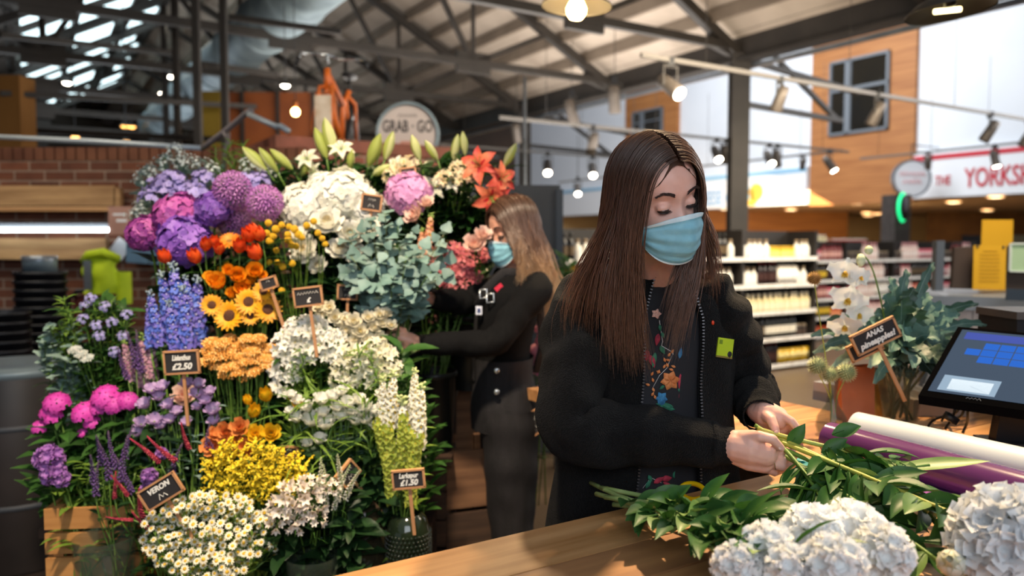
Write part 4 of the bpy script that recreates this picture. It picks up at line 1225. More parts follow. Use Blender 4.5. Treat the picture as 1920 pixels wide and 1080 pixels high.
def flower(key, name, fn, mats, px, py, d, mouth, face=None, lf=(5, .08, .025, 'lance'), leafm=None, stemm=None, sr=.0028, jit=.25, scale=1.0, multi=None, cat='flower', upright=False, stem_part=True):
    """one cut flower: bloom on a stem that runs down into its bucket"""
    h = P(px, py, d)
    if face is None:
        o = (h - mouth); o = V((o.x, 0, 0)) * 2.0
        face = (V((o.x, -.5, 1.0)) if upright else V((o.x, -.85, .6))) + V((random.uniform(-jit, jit), random.uniform(-jit, jit) * .5, random.uniform(-jit, jit)))
    face = V(face).normalized()
    t = thing(name, None, cat, h)
    me = bloom(key, fn, mats)
    put('bloom', me, t, TF((0, 0, 0), face, random.random() * 6, scale))
    e = mouth - h
    pts = []
    c1 = -face * .10 + V((0, 0, -.03)); c2 = e + V((0, 0, .16)) - V((e.x, e.y, 0)) * .25
    for i in range(9):
        u = i / 8
        pts.append(c1 * (3 * u * (1 - u) ** 2) + c2 * (3 * u * u * (1 - u)) + e * u ** 3)
    MB().tube(pts, [sr * (.8 + .4 * i / 8) for i in range(9)], 5).build('stem', stemm or M_stem, t)
    if lf:
        b = MB(); leaves(b, pts, lf[0], lf[1], lf[2], 0, lf[3])
        b.build('foliage', leafm or M_leaf, t)
    REG.setdefault(key if isinstance(key, str) else key[0], []).append((px, t))
    return t
def label_row(key, text, group, few=20):
    """flowers of a kind get a label each, counted from the brick wall side"""
    l = sorted(REG.get(key, []), key=lambda x: x[0])
    for i, (px, t) in enumerate(l):
        if len(l) == 1: t['label'] = text
        elif len(l) <= few: t['label'] = '%s, %s from the brick wall' % (text, 'last' if i == len(l) - 1 else ORD[i])
        else: t['label'] = text
        if len(l) > 1: t['group'] = group
def mouth_at(px, tier, dx=0.0):
    Y, z = TIERS[tier]
    return V(((px - 960) / F * Y + dx, Y, z))
BUCK = []
def bucket_for(px, tier, holds):
    m = mouth_at(px, tier)
    BUCK.append((m, tier, holds))
    return m + V((0, 0, -.03))
def jm(m, r=.06):
    return m + V((random.uniform(-r, r), random.uniform(-r, r), 0))
WHT, CRM = ('f4f2ea', 'e6e4d4'), ('f3ead0', 'e4d9b4')
pW = pm('petal_white', *WHT); pC = pm('petal_cream', *CRM); pCy = mat('stamen_yellow', 'e0c23a', 'c8a020', 0.6, scale=40)
pG = mat('calyx_green', '8aa048', '6c8a3a', 0.6, scale=20)
# ---- alliums
ms = [pm('allium_petal', 'c084c2', 'a566b0'), mat('allium_core', '5a3264', '47264f', 0.7, scale=20), M_stem]
m = bucket_for(450, 4, 'purple alliums')
for (px, py, r, f) in ((436, 357, 33, None), (497, 381, 31, None), (438, 411, 30, (0, .5, .9))):
    flower('allium', 'allium', lambda: b_allium(.057), ms, px, py, 2.6 if py < 400 else 2.68, jm(m), f or (.1, -.6, .8), None, sr=.0045, scale=r / 32)
# ---- hydrangeas
def hyd(key, c1, c2, c3, lst, tier, d, bx, holds):
    ms = [pm('hydrangea_' + key, c1, c2, scale=14), pm('hydrangea_eye_' + key, c2, c1), mat('hydrangea_under_' + key, '4a5a30' if key == 'white' else '3c2a48', None, 0.9), pm('hydrangea_deep_' + key, c2, c2 if key == 'white' else c3)]  # under: dark core colour that paints shade into the floret gaps
    m = bucket_for(bx, tier, holds)
    for px, py, r in lst:
        flower('hydrangea_' + key, 'hydrangea', lambda: b_hydrangea(.085), ms, px, py, d, jm(m), (random.uniform(-.3, .3), -.75, .6), (4, .13, .09, 'round'), M_leafd, sr=.005, scale=r / 1460 * d / .085)
hyd('magenta', 'c566ac', 'a3489c', '76307e', [(333, 408, 47), (272, 438, 34)], 3, 2.66, 300, 'magenta hydrangeas')
hyd('violet', 'a274cc', '7f50b0', '5c3890', [(347, 452, 50), (400, 390, 34)], 3, 2.6, 370, 'violet hydrangeas')
hyd('white', 'f6f5f0', 'e6e6d8', '', [(572, 388, 46), (640, 365, 50), (684, 392, 38), (607, 352, 30)], 4, 2.8, 620, 'white hydrangeas')
hyd('pink', 'e8b6da', 'd49ac8', 'c080b4', [(766, 364, 42)], 4, 2.85, 765, 'a pink hydrangea')
# ---- white peonies and pale roses
ms = [pW, pC, pG]
m = bucket_for(620, 3, 'white peonies')
for px, py, r in ((616, 427, 33), (655, 447, 30), (692, 432, 25), (578, 474, 30), (640, 474, 27), (560, 450, 22), (663, 478, 22), (600, 500, 20)):
    flower('peony', 'peony', lambda: b_peony(.055), ms, px, py, 2.68, jm(m), None, (5, .12, .05, 'lance'), M_leafd, scale=r / 1460 * 2.68 / .055)
ms = [pm('petal_blush', 'f2d8c8', 'e8c4b4'), pm('petal_blush_in', 'eec0aa', 'e4ae98'), pG]
m = bucket_for(880, 4, 'blush roses')
for px, py, r in ((783, 403, 25), (890, 463, 25), (905, 445, 20), (345, 748, 24), (800, 385, 18)):
    flower('blush_rose', 'rose', lambda: b_rose(.045), ms, px, py, 2.45 if px < 400 else 2.8, jm(m) if px > 400 else mouth_at(350, 1), None, (5, .07, .04, 'round'), M_leaf, scale=r / 1460 * 2.8 / .045)
# ---- craspedia
ms = [mat('craspedia', 'e3b81e', 'caa014', 0.7, scale=30), mat('craspedia_core', 'b98f12', None, 0.8)]
m = bucket_for(560, 2, 'yellow craspedia')
for px, py in ((503, 418), (517, 430), (528, 422), (500, 437), (512, 443), (506, 452), (542, 425), (552, 430), (560, 440), (540, 450), (547, 460), (555, 462), (566, 445), (575, 423), (604, 447), (596, 437), (610, 458), (505, 492), (520, 492), (530, 500), (548, 494), (518, 470), (424, 495), (413, 503), (588, 415), (528, 545), (540, 440)):
    flower('craspedia', 'craspedia', lambda: b_craspedia(.0115), ms, px, py, 2.55, jm(m), None, None, sr=.0013, stemm=M_leafl, scale=random.uniform(.85, 1.2))
# ---- orange tulips, gerbera
ms = [pm('tulip_orange', 'f0641e', 'e0401a'), pCy, pG]
m = bucket_for(440, 2, 'orange tulips')
for px, py, r in ((315, 482, 17), (372, 482, 18), (385, 458, 16), (402, 452, 14), (449, 462, 17), (470, 442, 18), (492, 440, 17), (487, 475, 19), (482, 428, 14), (412, 465, 14)):
    flower('tulip_orange', 'tulip', lambda: b_tulip(.026), ms, px, py + 12, 2.5, jm(m), (random.uniform(-.5, .5), -.55, .9), (3, .12, .03, 'lance'), M_leaf, scale=r / 1460 * 2.5 / .026)
ms = [pm('gerbera_orange', 'f59a2a', 'ee7d1c'), mat('gerbera_eye', '7a4a18', None, 0.8), pCy, pG]
flower('gerbera', 'gerbera', lambda: b_daisylike(.04, 22, 2, .011, .25, .2), ms, 430, 452, 2.52, jm(m), (0, -.7, .8), None, scale=1.0)
# ---- sunflowers, ranunculus
ms = [pm('sunflower_petal', 'f5b915', 'eaa010'), mat('sunflower_disc', '3d2412', '55301a', 0.9, scale=60), mat('sunflower_seed', '6a3f1c', None, 0.8), M_leaf]
m = bucket_for(450, 1, 'sunflowers')
for px, py, r in ((430, 592, 31), (466, 566, 27), (502, 580, 28), (494, 546, 22), (397, 572, 22), (470, 592, 20)):
    flower('sunflower', 'sunflower', lambda: b_daisylike(.048, 17, 2, .019, .3, .30), ms, px, py, 2.46, jm(m), (random.uniform(-.1, .5), -.95, .3), (4, .09, .07, 'round'), M_leaf, sr=.005, scale=r / 1460 * 2.46 / .048)
ms = [pm('ranunculus_yellow', 'fbb824', 'f6a014'), pm('ranunculus_in', 'f8ac18', 'ee930e'), pG]
m = bucket_for(430, 2, 'yellow ranunculus')
for px, py, r in ((411, 538, 29), (445, 522, 25), (478, 514, 25), (430, 512, 18), (455, 545, 24), (396, 526, 18), (492, 522, 15), (436, 556, 18), (466, 532, 19)):
    flower('ranunculus', 'ranunculus', lambda: b_ranunculus(.048), ms, px, py, 2.5, jm(m), None, (4, .06, .02, 'lance'), M_leafl, scale=r / 1460 * 2.5 / .048)
# ---- delphiniums
ms = [pm('delphinium_blue', '6f8ae0', '4a62c8', scale=18), pm('delphinium_eye', 'd9d4ea', 'b9b4dc'), pm('delphinium_bud', '8f9fd0', '8fa58a'), pm('delphinium_violet', '7d74cc', '6a60bc')]
m = bucket_for(340, 1, 'blue delphiniums')
for px, py, l in ((344, 628, .24), (300, 640, .17), (322, 622, .2), (372, 640, .22), (352, 650, .2), (330, 660, .17), (312, 590, .1), (283, 650, .15), (362, 600, .15)):
    flower('delphinium', 'delphinium', b_delphinium, ms, px, py, 2.5 + random.uniform(-.05, .05), jm(m), (random.uniform(-.12, .08), -.15, 1), (5, .07, .03, 'lance'), M_leaf, sr=.004, scale=l / .24)
ms = [pm('larkspur_lilac', 'b3a6dc', '9a90d0'), pm('larkspur_eye', 'e4e0f0', 'd2cdea'), M_leafs]
m = bucket_for(320, 4, 'lilac larkspur')
for px, py, l in ((285, 378, .13), (310, 372, .18), (340, 378, .2), (365, 372, .17), (300, 356, .13), (385, 345, .12), (470, 352, .15), (488, 350, .12), (326, 352, .18)):
    flower('larkspur_lilac', 'larkspur', lambda: b_gyp(.075, 44, .2), ms, px, py, 3.0, jm(m), (random.uniform(-.4, .3), -.3, 1), (5, .06, .02, 'lance'), M_leafs, scale=.6 + l * 2.2)
ms = [pm('gyp_white', 'e4ebe8', 'cfdcd8'), pW, M_leafs]
m = bucket_for(360, 5, 'white gypsophila')
for px, py in ((285, 330), (310, 315), (345, 312), (375, 318), (330, 295), (395, 330), (490, 322), (505, 330), (270, 345), (470, 318), (258, 412), (270, 400)):
    flower('gypsophila', 'gypsophila', lambda: b_gyp(.06), ms, px, py, 3.15, jm(m), (random.uniform(-.2, .2), -.3, 1), (4, .05, .01, 'lance'), M_leafs, sr=.0015)
# ---- yarrow
ms = [mat('yarrow', 'e0a24e', 'd08d36', 0.8, scale=60, rnd=.1), mat('yarrow_light', 'eebd70', None, 0.8), M_stem]
m = bucket_for(445, 1, 'golden yarrow')
random.seed(3)
for i in range(34):
    r = math.sqrt((i + .5) / 34); a = GA * i
    px, py = 450 + 66 * r * math.cos(a), 668 + 40 * r * math.sin(a)
    flower('yarrow', 'yarrow', lambda: b_yarrow(.03), ms, px, py, 2.42 + .08 * random.random() - .0006 * (py - 668), jm(m), (random.uniform(-.15, .15), -.45, .9), (3, .05, .012, 'lance'), M_leaf, scale=random.uniform(.75, 1.1))
# ---- white alstroemeria, spray roses, freesias
ms = [pW, mat('alstro_throat', 'cdbd5a', None, 0.6), M_leafl]
m = bucket_for(590, 1, 'white alstroemeria')
for px, py, r in ((534, 650, 26), (528, 690, 24), (536, 722, 26), (562, 628, 26), (590, 618, 25), (612, 640, 25), (572, 652, 26), (545, 632, 20), (553, 680, 20), (600, 665, 22), (625, 662, 20), (550, 612, 16), (575, 608, 18), (630, 635, 18), (557, 700, 18)):
    flower('alstroemeria_white', 'alstroemeria', lambda: b_cluster(.045, 7, .52), ms, px, py, 2.42, jm(m), None, (6, .08, .025, 'lance'), M_leafl, scale=r / 1460 * 2.42 / .045)
ms = [pm('petal_ivory', 'f6f1e0', 'ece4c8'), pm('petal_ivory_in', 'f0e4b8', 'e8d8a4'), pG]
m = bucket_for(660, 2, 'ivory spray roses')
for px, py, r in ((599, 577, 15), (619, 578, 14), (628, 597, 16), (606, 590, 13), (641, 608, 14), (664, 605, 17), (690, 598, 14), (712, 592, 14), (650, 622, 15), (676, 622, 16), (700, 616, 15), (716, 608, 14), (734, 612, 12), (667, 640, 15), (690, 640, 15), (712, 636, 14), (647, 600, 13), (725, 590, 12)):
    flower('rose_ivory', 'rose', lambda: b_rose(.027), ms, px, py, 2.5, jm(m), None, (6, .05, .03, 'round'), M_leaf, scale=r / 1460 * 2.5 / .027 * 1.1)
ms = [pm('freesia_petal', 'f7f3e2', 'ece6c2'), mat('freesia_throat', 'd9c850', None, 0.6), M_leafl]
m = bucket_for(690, 1, 'cream freesias')
for px, py, r in ((650, 660, 18), (668, 672, 18), (690, 668, 20), (705, 655, 18), (640, 690, 16), (660, 700, 15), (700, 690, 18), (722, 668, 17), (716, 700, 15), (678, 690, 14), (632, 712, 13), (690, 712, 14), (738, 690, 14), (655, 725, 13)):
    flower('freesia', 'freesia', lambda: b_cluster(.04, 5, .6, .1), ms, px, py, 2.4, jm(m), None, (6, .1, .018, 'grass'), M_leafl, scale=r / 1460 * 2.4 / .04 * 1.1)
# ---- lisianthus white and lilac
ms = [pW, pG, M_leafl]
m = bucket_for(620, 0, 'white lisianthus')
for px, py, r in ((556, 752, 12), (580, 765, 14), (600, 752, 15), (625, 745, 14), (650, 758, 15), (672, 752, 14), (690, 765, 13), (560, 785, 13), (585, 792, 19), (612, 798, 19), (640, 782, 15), (668, 790, 16), (690, 788, 15), (600, 826, 14), (577, 832, 12), (655, 772, 12), (706, 800, 12), (708, 770, 12), (630, 765, 13), (546, 770, 10), (607, 775, 13), (678, 775, 12), (545, 740, 10), (716, 740, 12), (640, 735, 12)):
    flower('lisianthus_white', 'lisianthus', lambda: b_lisianthus(.025), ms, px, py + 6, 2.3, jm(m), (random.uniform(-.3, .3), -.45, .9), (5, .06, .022, 'lance'), M_leafs, scale=r / 1460 * 2.3 / .025 * 1.15)
ms = [pm('lisianthus_lilac', 'cfb4d8', 'b898c8'), pG, M_leafl]
m = bucket_for(340, 0, 'lilac lisianthus')
for px, py, r in ((286, 732, 13), (307, 727, 13), (275, 760, 14), (300, 745, 12), (320, 760, 13), (370, 740, 13), (388, 752, 13), (402, 772, 15), (375, 762, 11), (290, 790, 14), (305, 798, 12), (352, 792, 11), (265, 795, 13), (395, 735, 11), (350, 722, 13), (405, 790, 12), (322, 788, 12), (262, 812, 12), (372, 722, 12), (333, 772, 11)):
    flower('lisianthus_lilac', 'lisianthus', lambda: b_lisianthus(.025), ms, px, py + 5, 2.35, jm(m), (random.uniform(-.3, .3), -.55, .85), (5, .06, .022, 'lance'), M_leafs, scale=r / 1460 * 2.35 / .025 * 1.15)
# ---- yellow tulips, orange and yellow roses
ms = [pm('tulip_yellow', 'f4c81c', 'eab40e'), pCy, pG]
m = bucket_for(510, 0, 'yellow tulips')
for px, py, r in ((502, 742, 17), (474, 772, 17), (560, 756, 16), (468, 748, 12), (548, 742, 11)):
    flower('tulip_yellow', 'tulip', lambda: b_tulip(.026), ms, px, py + 10, 2.32, jm(m), (random.uniform(-.4, .4), -.5, .9), (4, .12, .03, 'lance'), M_leaf, scale=r / 1460 * 2.32 / .026)
ms = [pm('rose_orange', 'eda15a', 'e48a45'), pm('rose_orange_in', 'e88a3c', 'de7830'), pG]
m = bucket_for(450, 0, 'orange and yellow roses')
for px, py, r in ((425, 812, 21), (452, 805, 20), (463, 842, 22), (398, 838, 20), (440, 825, 19), (406, 815, 16)):
    flower('rose_orange', 'rose', lambda: b_rose(.034), ms, px, py, 2.25, jm(m), None, (5, .06, .035, 'round'), M_leafd, scale=r / 1460 * 2.25 / .034 * 1.1)
ms = [pm('rose_yellow', 'f2cc2a', 'e8ba18'), pm('rose_yellow_in', 'eab818', 'e0aa10'), pG]
for px, py, r in ((479, 816, 19), (508, 815, 20), (405, 855, 16)):
    flower('rose_yellow', 'rose', lambda: b_rose(.034), ms, px, py, 2.25, jm(m), None, (5, .06, .035, 'round'), M_leafd, scale=r / 1460 * 2.25 / .034 * 1.1)
# ---- goldenrod
ms = [mat('goldenrod', 'e6c81a', 'd4b40e', 0.8, scale=50, rnd=.1), mat('goldenrod_light', 'f0da3c', None, 0.8), M_leafl]
m = bucket_for(490, 0, 'goldenrod')
for i in range(26):
    r = math.sqrt((i + .5) / 26); a = GA * i + 1
    flower('goldenrod', 'goldenrod', b_plume, ms, 488 + 98 * r * math.cos(a), 905 + 48 * r * math.sin(a), 2.2 + .05 * random.random(), jm(m), (random.uniform(-.5, .5), -.6, .8), (5, .05, .012, 'lance'), M_leafl, scale=random.uniform(.75, 1.05))
# ---- phlox, stock, spikes at the wall side
ms = [pm('phlox_pink', 'e456c0', 'd03aa8'), pm('phlox_eye', 'd038a4', 'c02c94'), M_leaf]
m = bucket_for(180, 0, 'pink phlox')
for px, py, r in ((107, 752, 20), (90, 770, 14), (100, 778, 15), (75, 797, 13), (160, 770, 21), (172, 788, 13), (197, 740, 22), (216, 752, 20), (238, 748, 17), (186, 760, 16), (153, 808, 8)):
    flower('phlox_pink', 'phlox', lambda: b_phlox(.035), ms, px, py + 4, 2.4, jm(m), (random.uniform(-.3, .3), -.6, .8), (7, .07, .022, 'lance'), M_leaf, scale=r / 1460 * 2.4 / .035 * 1.15)
ms = [pm('stock_lilac', 'b57fc4', '9c62b2'), pCy, pG]
m = bucket_for(130, 0, 'lilac stock')
for px, py, r in ((93, 860, 27), (100, 888, 24), (116, 898, 17), (78, 862, 17), (280, 893, 16), (303, 850, 12), (275, 918, 13)):
    flower('stock_lilac', 'stock', lambda: b_stock(.045, 14, 1.1), ms, px, py, 2.28, jm(m), (random.uniform(-.3, .3), -.6, .8), (6, .09, .025, 'lance'), M_leafl, scale=r / 1460 * 2.28 / .045)
ms = [pm('salvia_purple', '6f4a8e', '5c3d7c'), pm('salvia_light', '9a78b4', '8868a4'), mat('salvia_axis', '5a4a52', None, 0.7)]
m = bucket_for(230, 0, 'purple salvia')
for px, py, s in ((228, 905, 1.1), (220, 880, .9), (180, 930, .9), (174, 905, .8), (205, 900, 1.0), (190, 870, .8), (248, 925, .9), (320, 905, 1), (388, 858, .8), (408, 868, .7), (235, 860, .8), (268, 700, 1.1), (240, 712, .9), (255, 690, 1)):
    flower('salvia', 'salvia', b_small_spike, ms, px, py, 2.24 if py > 720 else 2.5, jm(m), (random.uniform(-.25, .25), -.25, 1), (6, .05, .016, 'lance'), M_leafd, sr=.002, scale=s)
ms = [mat('amaranth_red', 'a82a44', '8a1e38', 0.8, scale=40), mat('amaranth_rose', 'd05a62', None, 0.8), M_stem]
m = bucket_for(300, 0, 'red amaranth')
for px, py, s, f in ((355, 842, .8, (-.2, -.5, 1)), (330, 865, .9, (-.7, -.4, .7)), (300, 868, .9, (-.6, -.4, .9)), (268, 970, .9, (0, -.5, .9)), (250, 975, .6, (-.9, -.5, .2)), (285, 995, .8, (-.3, -.6, .6)), (215, 935, .7, (.2, -.3, 1)), (240, 930, .7, (-.4, -.3, .9))):
    flower('amaranth', 'amaranth', b_amaranth, ms, px, py, 2.2, jm(m), f, (5, .06, .03, 'lance'), M_leafd, scale=s)
ms = [pm('lupin_pink', 'd9b4b8', 'c696a6'), pm('lupin_tip', 'e8dcc4', 'd8cfae'), pG, pm('lupin_deep', 'c08ca0', 'b07a94')]
m = bucket_for(230, 1, 'pale pink lupins')
for px, py, s in ((270, 722, .75), (286, 705, .6), (245, 708, .55)):
    flower('lupin', 'lupin', b_delphinium, ms, px, py, 2.55, jm(m), (random.uniform(-.15, .15), -.2, 1), (6, .07, .02, 'lance'), M_leaf, scale=s)
# ---- white larkspur column, green bells by the blonde florist
ms = [pm('larkspur_white', 'f1eee0', 'e2dfc8'), pCy, pm('larkspur_white_bud', 'd5dca8', 'b4c480'), pW]
m = bucket_for(735, 0, 'white larkspur')
for px, py, s in ((770, 880, 1.0), (783, 830, .8), (757, 850, .75), (732, 800, .75), (716, 790, .6), (775, 775, .6)):
    flower('larkspur_white', 'larkspur', b_delphinium, ms, px, py, 2.3, jm(m), (random.uniform(-.12, .1), -.2, 1), (5, .07, .02, 'lance'), M_leafl, scale=s)
ms = [pm('bells_green', 'b8c050', '98a83a'), pCy, M_stem]
m = bucket_for(755, 0, 'yellow green bells')
for px, py, s in ((745, 910, 1.1), (765, 915, 1.0), (780, 895, .9), (730, 880, .9), (752, 870, .9), (735, 940, .9), (770, 945, .9)):
    flower('bells', 'bells_of_ireland', b_bells, ms, px, py, 2.26, jm(m), (random.uniform(-.2, .25), -.25, 1), None, scale=s * .9)
# ---- front: tuberose and veronica, chamomile sprays
ms = [pm('tuberose_petal', 'f3ebe0', 'e8d8c8'), pCy, pG]
m = bucket_for(570, 0, 'white tuberoses')
for px, py, r in ((545, 930, 24), (565, 925, 24), (585, 945, 22), (530, 950, 22), (560, 960, 24), (592, 968, 18), (520, 975, 18), (556, 985, 16), (577, 912, 16), (610, 905, 12), (622, 915, 12)):
    flower('tuberose', 'tuberose', lambda: b_cluster(.042, 8, .5, -.1, e0=1.2, e1=.7), ms, px, py, 2.12, jm(m), None, (6, .09, .02, 'grass'), M_leaf, scale=r / 1460 * 2.12 / .042 * 1.1)
ms = [pm('veronica_white', 'e4e2d4', 'd2d2bc'), pm('veronica_light', 'f0eee4', 'e4e2d0'), pG]
m = bucket_for(625, 0, 'white veronica')
for px, py, s in ((592, 925, .9), (605, 930, .8), (632, 940, .9), (648, 935, .9), (640, 905, .8), (610, 960, .8), (626, 955, .7)):
    flower('veronica', 'veronica', b_small_spike, ms, px, py, 2.16, jm(m), (random.uniform(-.1, .5), -.3, 1), (8, .08, .03, 'lance'), M_leafd, sr=.002, scale=s)
ms = [pm('chamomile_petal', 'f6f1de', 'ece4c4'), mat('chamomile_disc', 'd8ae2e', 'c69a1e', 0.8, scale=80), mat('chamomile_bead', 'e6c44a', None, 0.8), pG]
m = bucket_for(390, 0, 'chamomile')
m = V((m.x, 2.2, m.z - .03))
dm_ = [b_daisylike(.0125, 11, 1, .005, .12, .42, 8, .5).mesh('flower_head', ms) for _ in range(2)]
heads = []
random.seed(11)
tries = 0
while len(heads) < 215 and tries < 9000:
    tries += 1
    px, py = random.uniform(268, 525), random.uniform(925, 1085)
    q = ((px - 395) / 128) ** 2 + ((py - 1005) / 78) ** 2
    if q > 1.05 or (py < 960 and px > 470) or (py > 1040 and px > 470): continue
    if any((px - a) ** 2 + (py - c) ** 2 < 122 for a, c in heads): continue
    heads.append((px, py))
cells = [(310, 950), (350, 945), (395, 955), (440, 960), (300, 1000), (345, 995), (390, 1000), (435, 1005), (480, 1010), (320, 1045), (365, 1050), (410, 1050), (455, 1045), (340, 1080), (400, 1080), (500, 985)]
for ci, (cx, cy) in enumerate(cells):
    mine = [h for h in heads if min(range(len(cells)), key=lambda k: (cells[k][0] - h[0]) ** 2 + (cells[k][1] - h[1]) ** 2) == ci]
    if not mine: continue
    d = 2.1 - .0005 * (cy - 1000)
    base = P(cx, cy, d) + V((0, .06, -.09))
    t = thing('chamomile_spray', None, 'flower', base)
    st = MB(); lv = MB()
    st.tube([V((0, 0, 0)), (m - base) * .5 + V((0, .0, .03)), m - base], .0025, 5)
    for px, py in mine:
        dd = d + random.uniform(-.03, .03) + .0005 * abs(px - 395) - .0002 * (1005 - py)
        h = P(px, py, dd) - base
        f = V((h.x * 2 + random.uniform(-.3, .3), -.8 + random.uniform(-.2, .3), .55 + random.uniform(-.3, .4))).normalized()
        put('flower_head', random.choice(dm_), t, TF(h, f, random.random() * 6, random.uniform(.85, 1.15)))
        st.tube([V((0, 0, 0)), h * .6 - V((0, 0, .01)), h - f * .002], .0009, 4)
        for k in range(3): lv.petal(.03, .008, .8, .1, Matrix.Translation(h * random.uniform(.4, .9)) @ rz(random.random() * 6), 4, 3, .2)
    st.build('stem', M_stem, t); lv.build('foliage', M_leafl, t)
    REG.setdefault('chamomile', []).append((cx, t))
# ---- lilies along the top
ms = [pm('lilybud', 'b4bd62', '98a84c', scale=10), pm('lilybud_pale', 'd9dba0', 'c0c880', scale=10), M_stem]
m = bucket_for(600, 5, 'white lilies in bud')
for px, py, l, f in ((500, 318, .11, (-.8, -.2, .8)), (520, 322, .1, (-.6, -.3, .9)), (548, 318, .1, (-.7, -.3, .7)), (612, 296, .11, (-.35, -.1, 1)), (628, 290, .13, (-.25, -.1, 1)), (692, 310, .12, (.4, -.3, .9)), (708, 296, .08, (.1, -.2, 1)), (722, 298, .1, (.35, -.2, 1)), (565, 330, .08, (.5, -.4, .6)), (655, 320, .08, (.2, -.4, .8)), (700, 328, .09, (.7, -.5, .3)), (787, 300, .09, (-.3, -.2, 1)), (850, 300, .09, (.2, -.2, 1)), (945, 312, .09, (.5, -.1, .9)), (872, 290, .08, (-.1, -.2, 1)), (820, 300, .08, (-.5, -.3, .8))):
    flower('lily_bud', 'lily_bud', lambda: b_lilybud(.1), ms, px, py, 3.0, jm(m) if px < 760 else mouth_at(850, 5), f, (9, .13, .03, 'lance'), M_lily, sr=.004, scale=l / .1 * 1.1)
ms = [pm('lily_white', 'f0ece0', 'dfe0c4'), pm('lily_rib', 'd6e0a8', 'c4d090'), pG, mat('anther', 'b05a1e', None, 0.8)]
for px, py, r, f in ((578, 300, 22, (-.2, -.9, .6)), (640, 283, 24, (.1, -.8, .8)), (665, 340, 20, (.4, -.9, .2)), (812, 352, 24, (.2, -1, .3)), (745, 312, 20, (-.3, -.9, .5)), (592, 322, 18, (-.6, -.8, .1)), (848, 345, 18, (.3, -.8, .4))):
    flower('lily_white', 'lily', lambda: b_lily(.05), ms, px, py, 2.98, jm(m) if px < 740 else mouth_at(830, 5), f, (8, .12, .03, 'lance'), M_lily, sr=.004, scale=r / 1460 * 3 / .05)
ms = [pm('lily_coral', 'ee8a62', 'd6453e', scale=14), pm('lily_coral_rib', 'c8282e', 'b81e28'), pG, mat('anther', 'b05a1e', None, 0.8)]
m = bucket_for(850, 5, 'coral lilies')
for px, py, r, f in ((900, 312, 34, (-.3, -1, .25)), (936, 336, 30, (.5, -.9, .1)), (920, 368, 34, (.2, -.9, -.35))):
    flower('lily_coral', 'lily', lambda: b_lily(.07), ms, px, py, 2.9, jm(m), f, (12, .14, .035, 'lance'), M_lily, sr=.004, scale=r / 1460 * 2.9 / .07)
ms = [pm('cream_alstro', 'f0e2c4', 'e2cf9e'), pCy, M_leafl]
for px, py, r in ((752, 318, 16), (735, 330, 14), (768, 308, 13), (860, 318, 13), (835, 335, 14), (870, 335, 14)):
    flower('alstroemeria_cream', 'alstroemeria', lambda: b_cluster(.035, 5, .55), ms, px, py, 2.95, jm(m), None, (8, .1, .03, 'lance'), M_lily, scale=r / 1460 * 2.95 / .035 * 1.2)
ms = [pm('pink_alstro', 'e08a8c', 'cc5a66'), pm('pink_alstro_in', 'f0c48a', 'e8a878'), M_leaf]
m = bucket_for(812, 3, 'pink alstroemeria')
for px, py, r in ((826, 492, 20), (846, 476, 20), (868, 484, 20), (838, 512, 16), (858, 506, 18), (880, 500, 17), (850, 530, 14), (872, 526, 14), (890, 520, 13), (830, 530, 13), (905, 478, 12), (815, 476, 13)):
    flower('alstroemeria_pink', 'alstroemeria', lambda: b_cluster(.04, 7, .5), ms, px, py, 2.95, jm(m), None, (7, .08, .025, 'lance'), M_leaf, scale=r / 1460 * 2.95 / .04 * 1.1)
# pink waxflower behind the blonde florist
ms = [pm('wax_pink', 'e0a0ac', 'cc7c92'), pm('wax_eye', 'b84a6a', 'a03a58'), M_leaf]
m = V((.12, 3.3, .35))
for px, py, r in ((1010, 660, 18), (1022, 640, 18), (1030, 670, 18), (1005, 690, 16), (1020, 695, 16), (1015, 620, 14), (1032, 625, 14)):
    flower('waxflower', 'waxflower', lambda: b_phlox(.035, 16), ms, px, py, 3.2, jm(m), None, (6, .05, .012, 'lance'), M_leafd, scale=r / 1460 * 3.2 / .035)
ms = [pm('hydrangea_lilacsoft', 'c0aedc', 'ab98cc'), pm('hydrangea_eye_lilacsoft', 'ab98cc', 'c0aedc'), M_leaf, pm('hydrangea_deep_lilacsoft', 'a590c8', '9580bc')]
flower('hydrangea_lilac', 'hydrangea', lambda: b_hydrangea(.06), ms, 1022, 748, 3.15, jm(m), (-.2, -.8, .5), (3, .1, .06, 'round'), M_leaf)
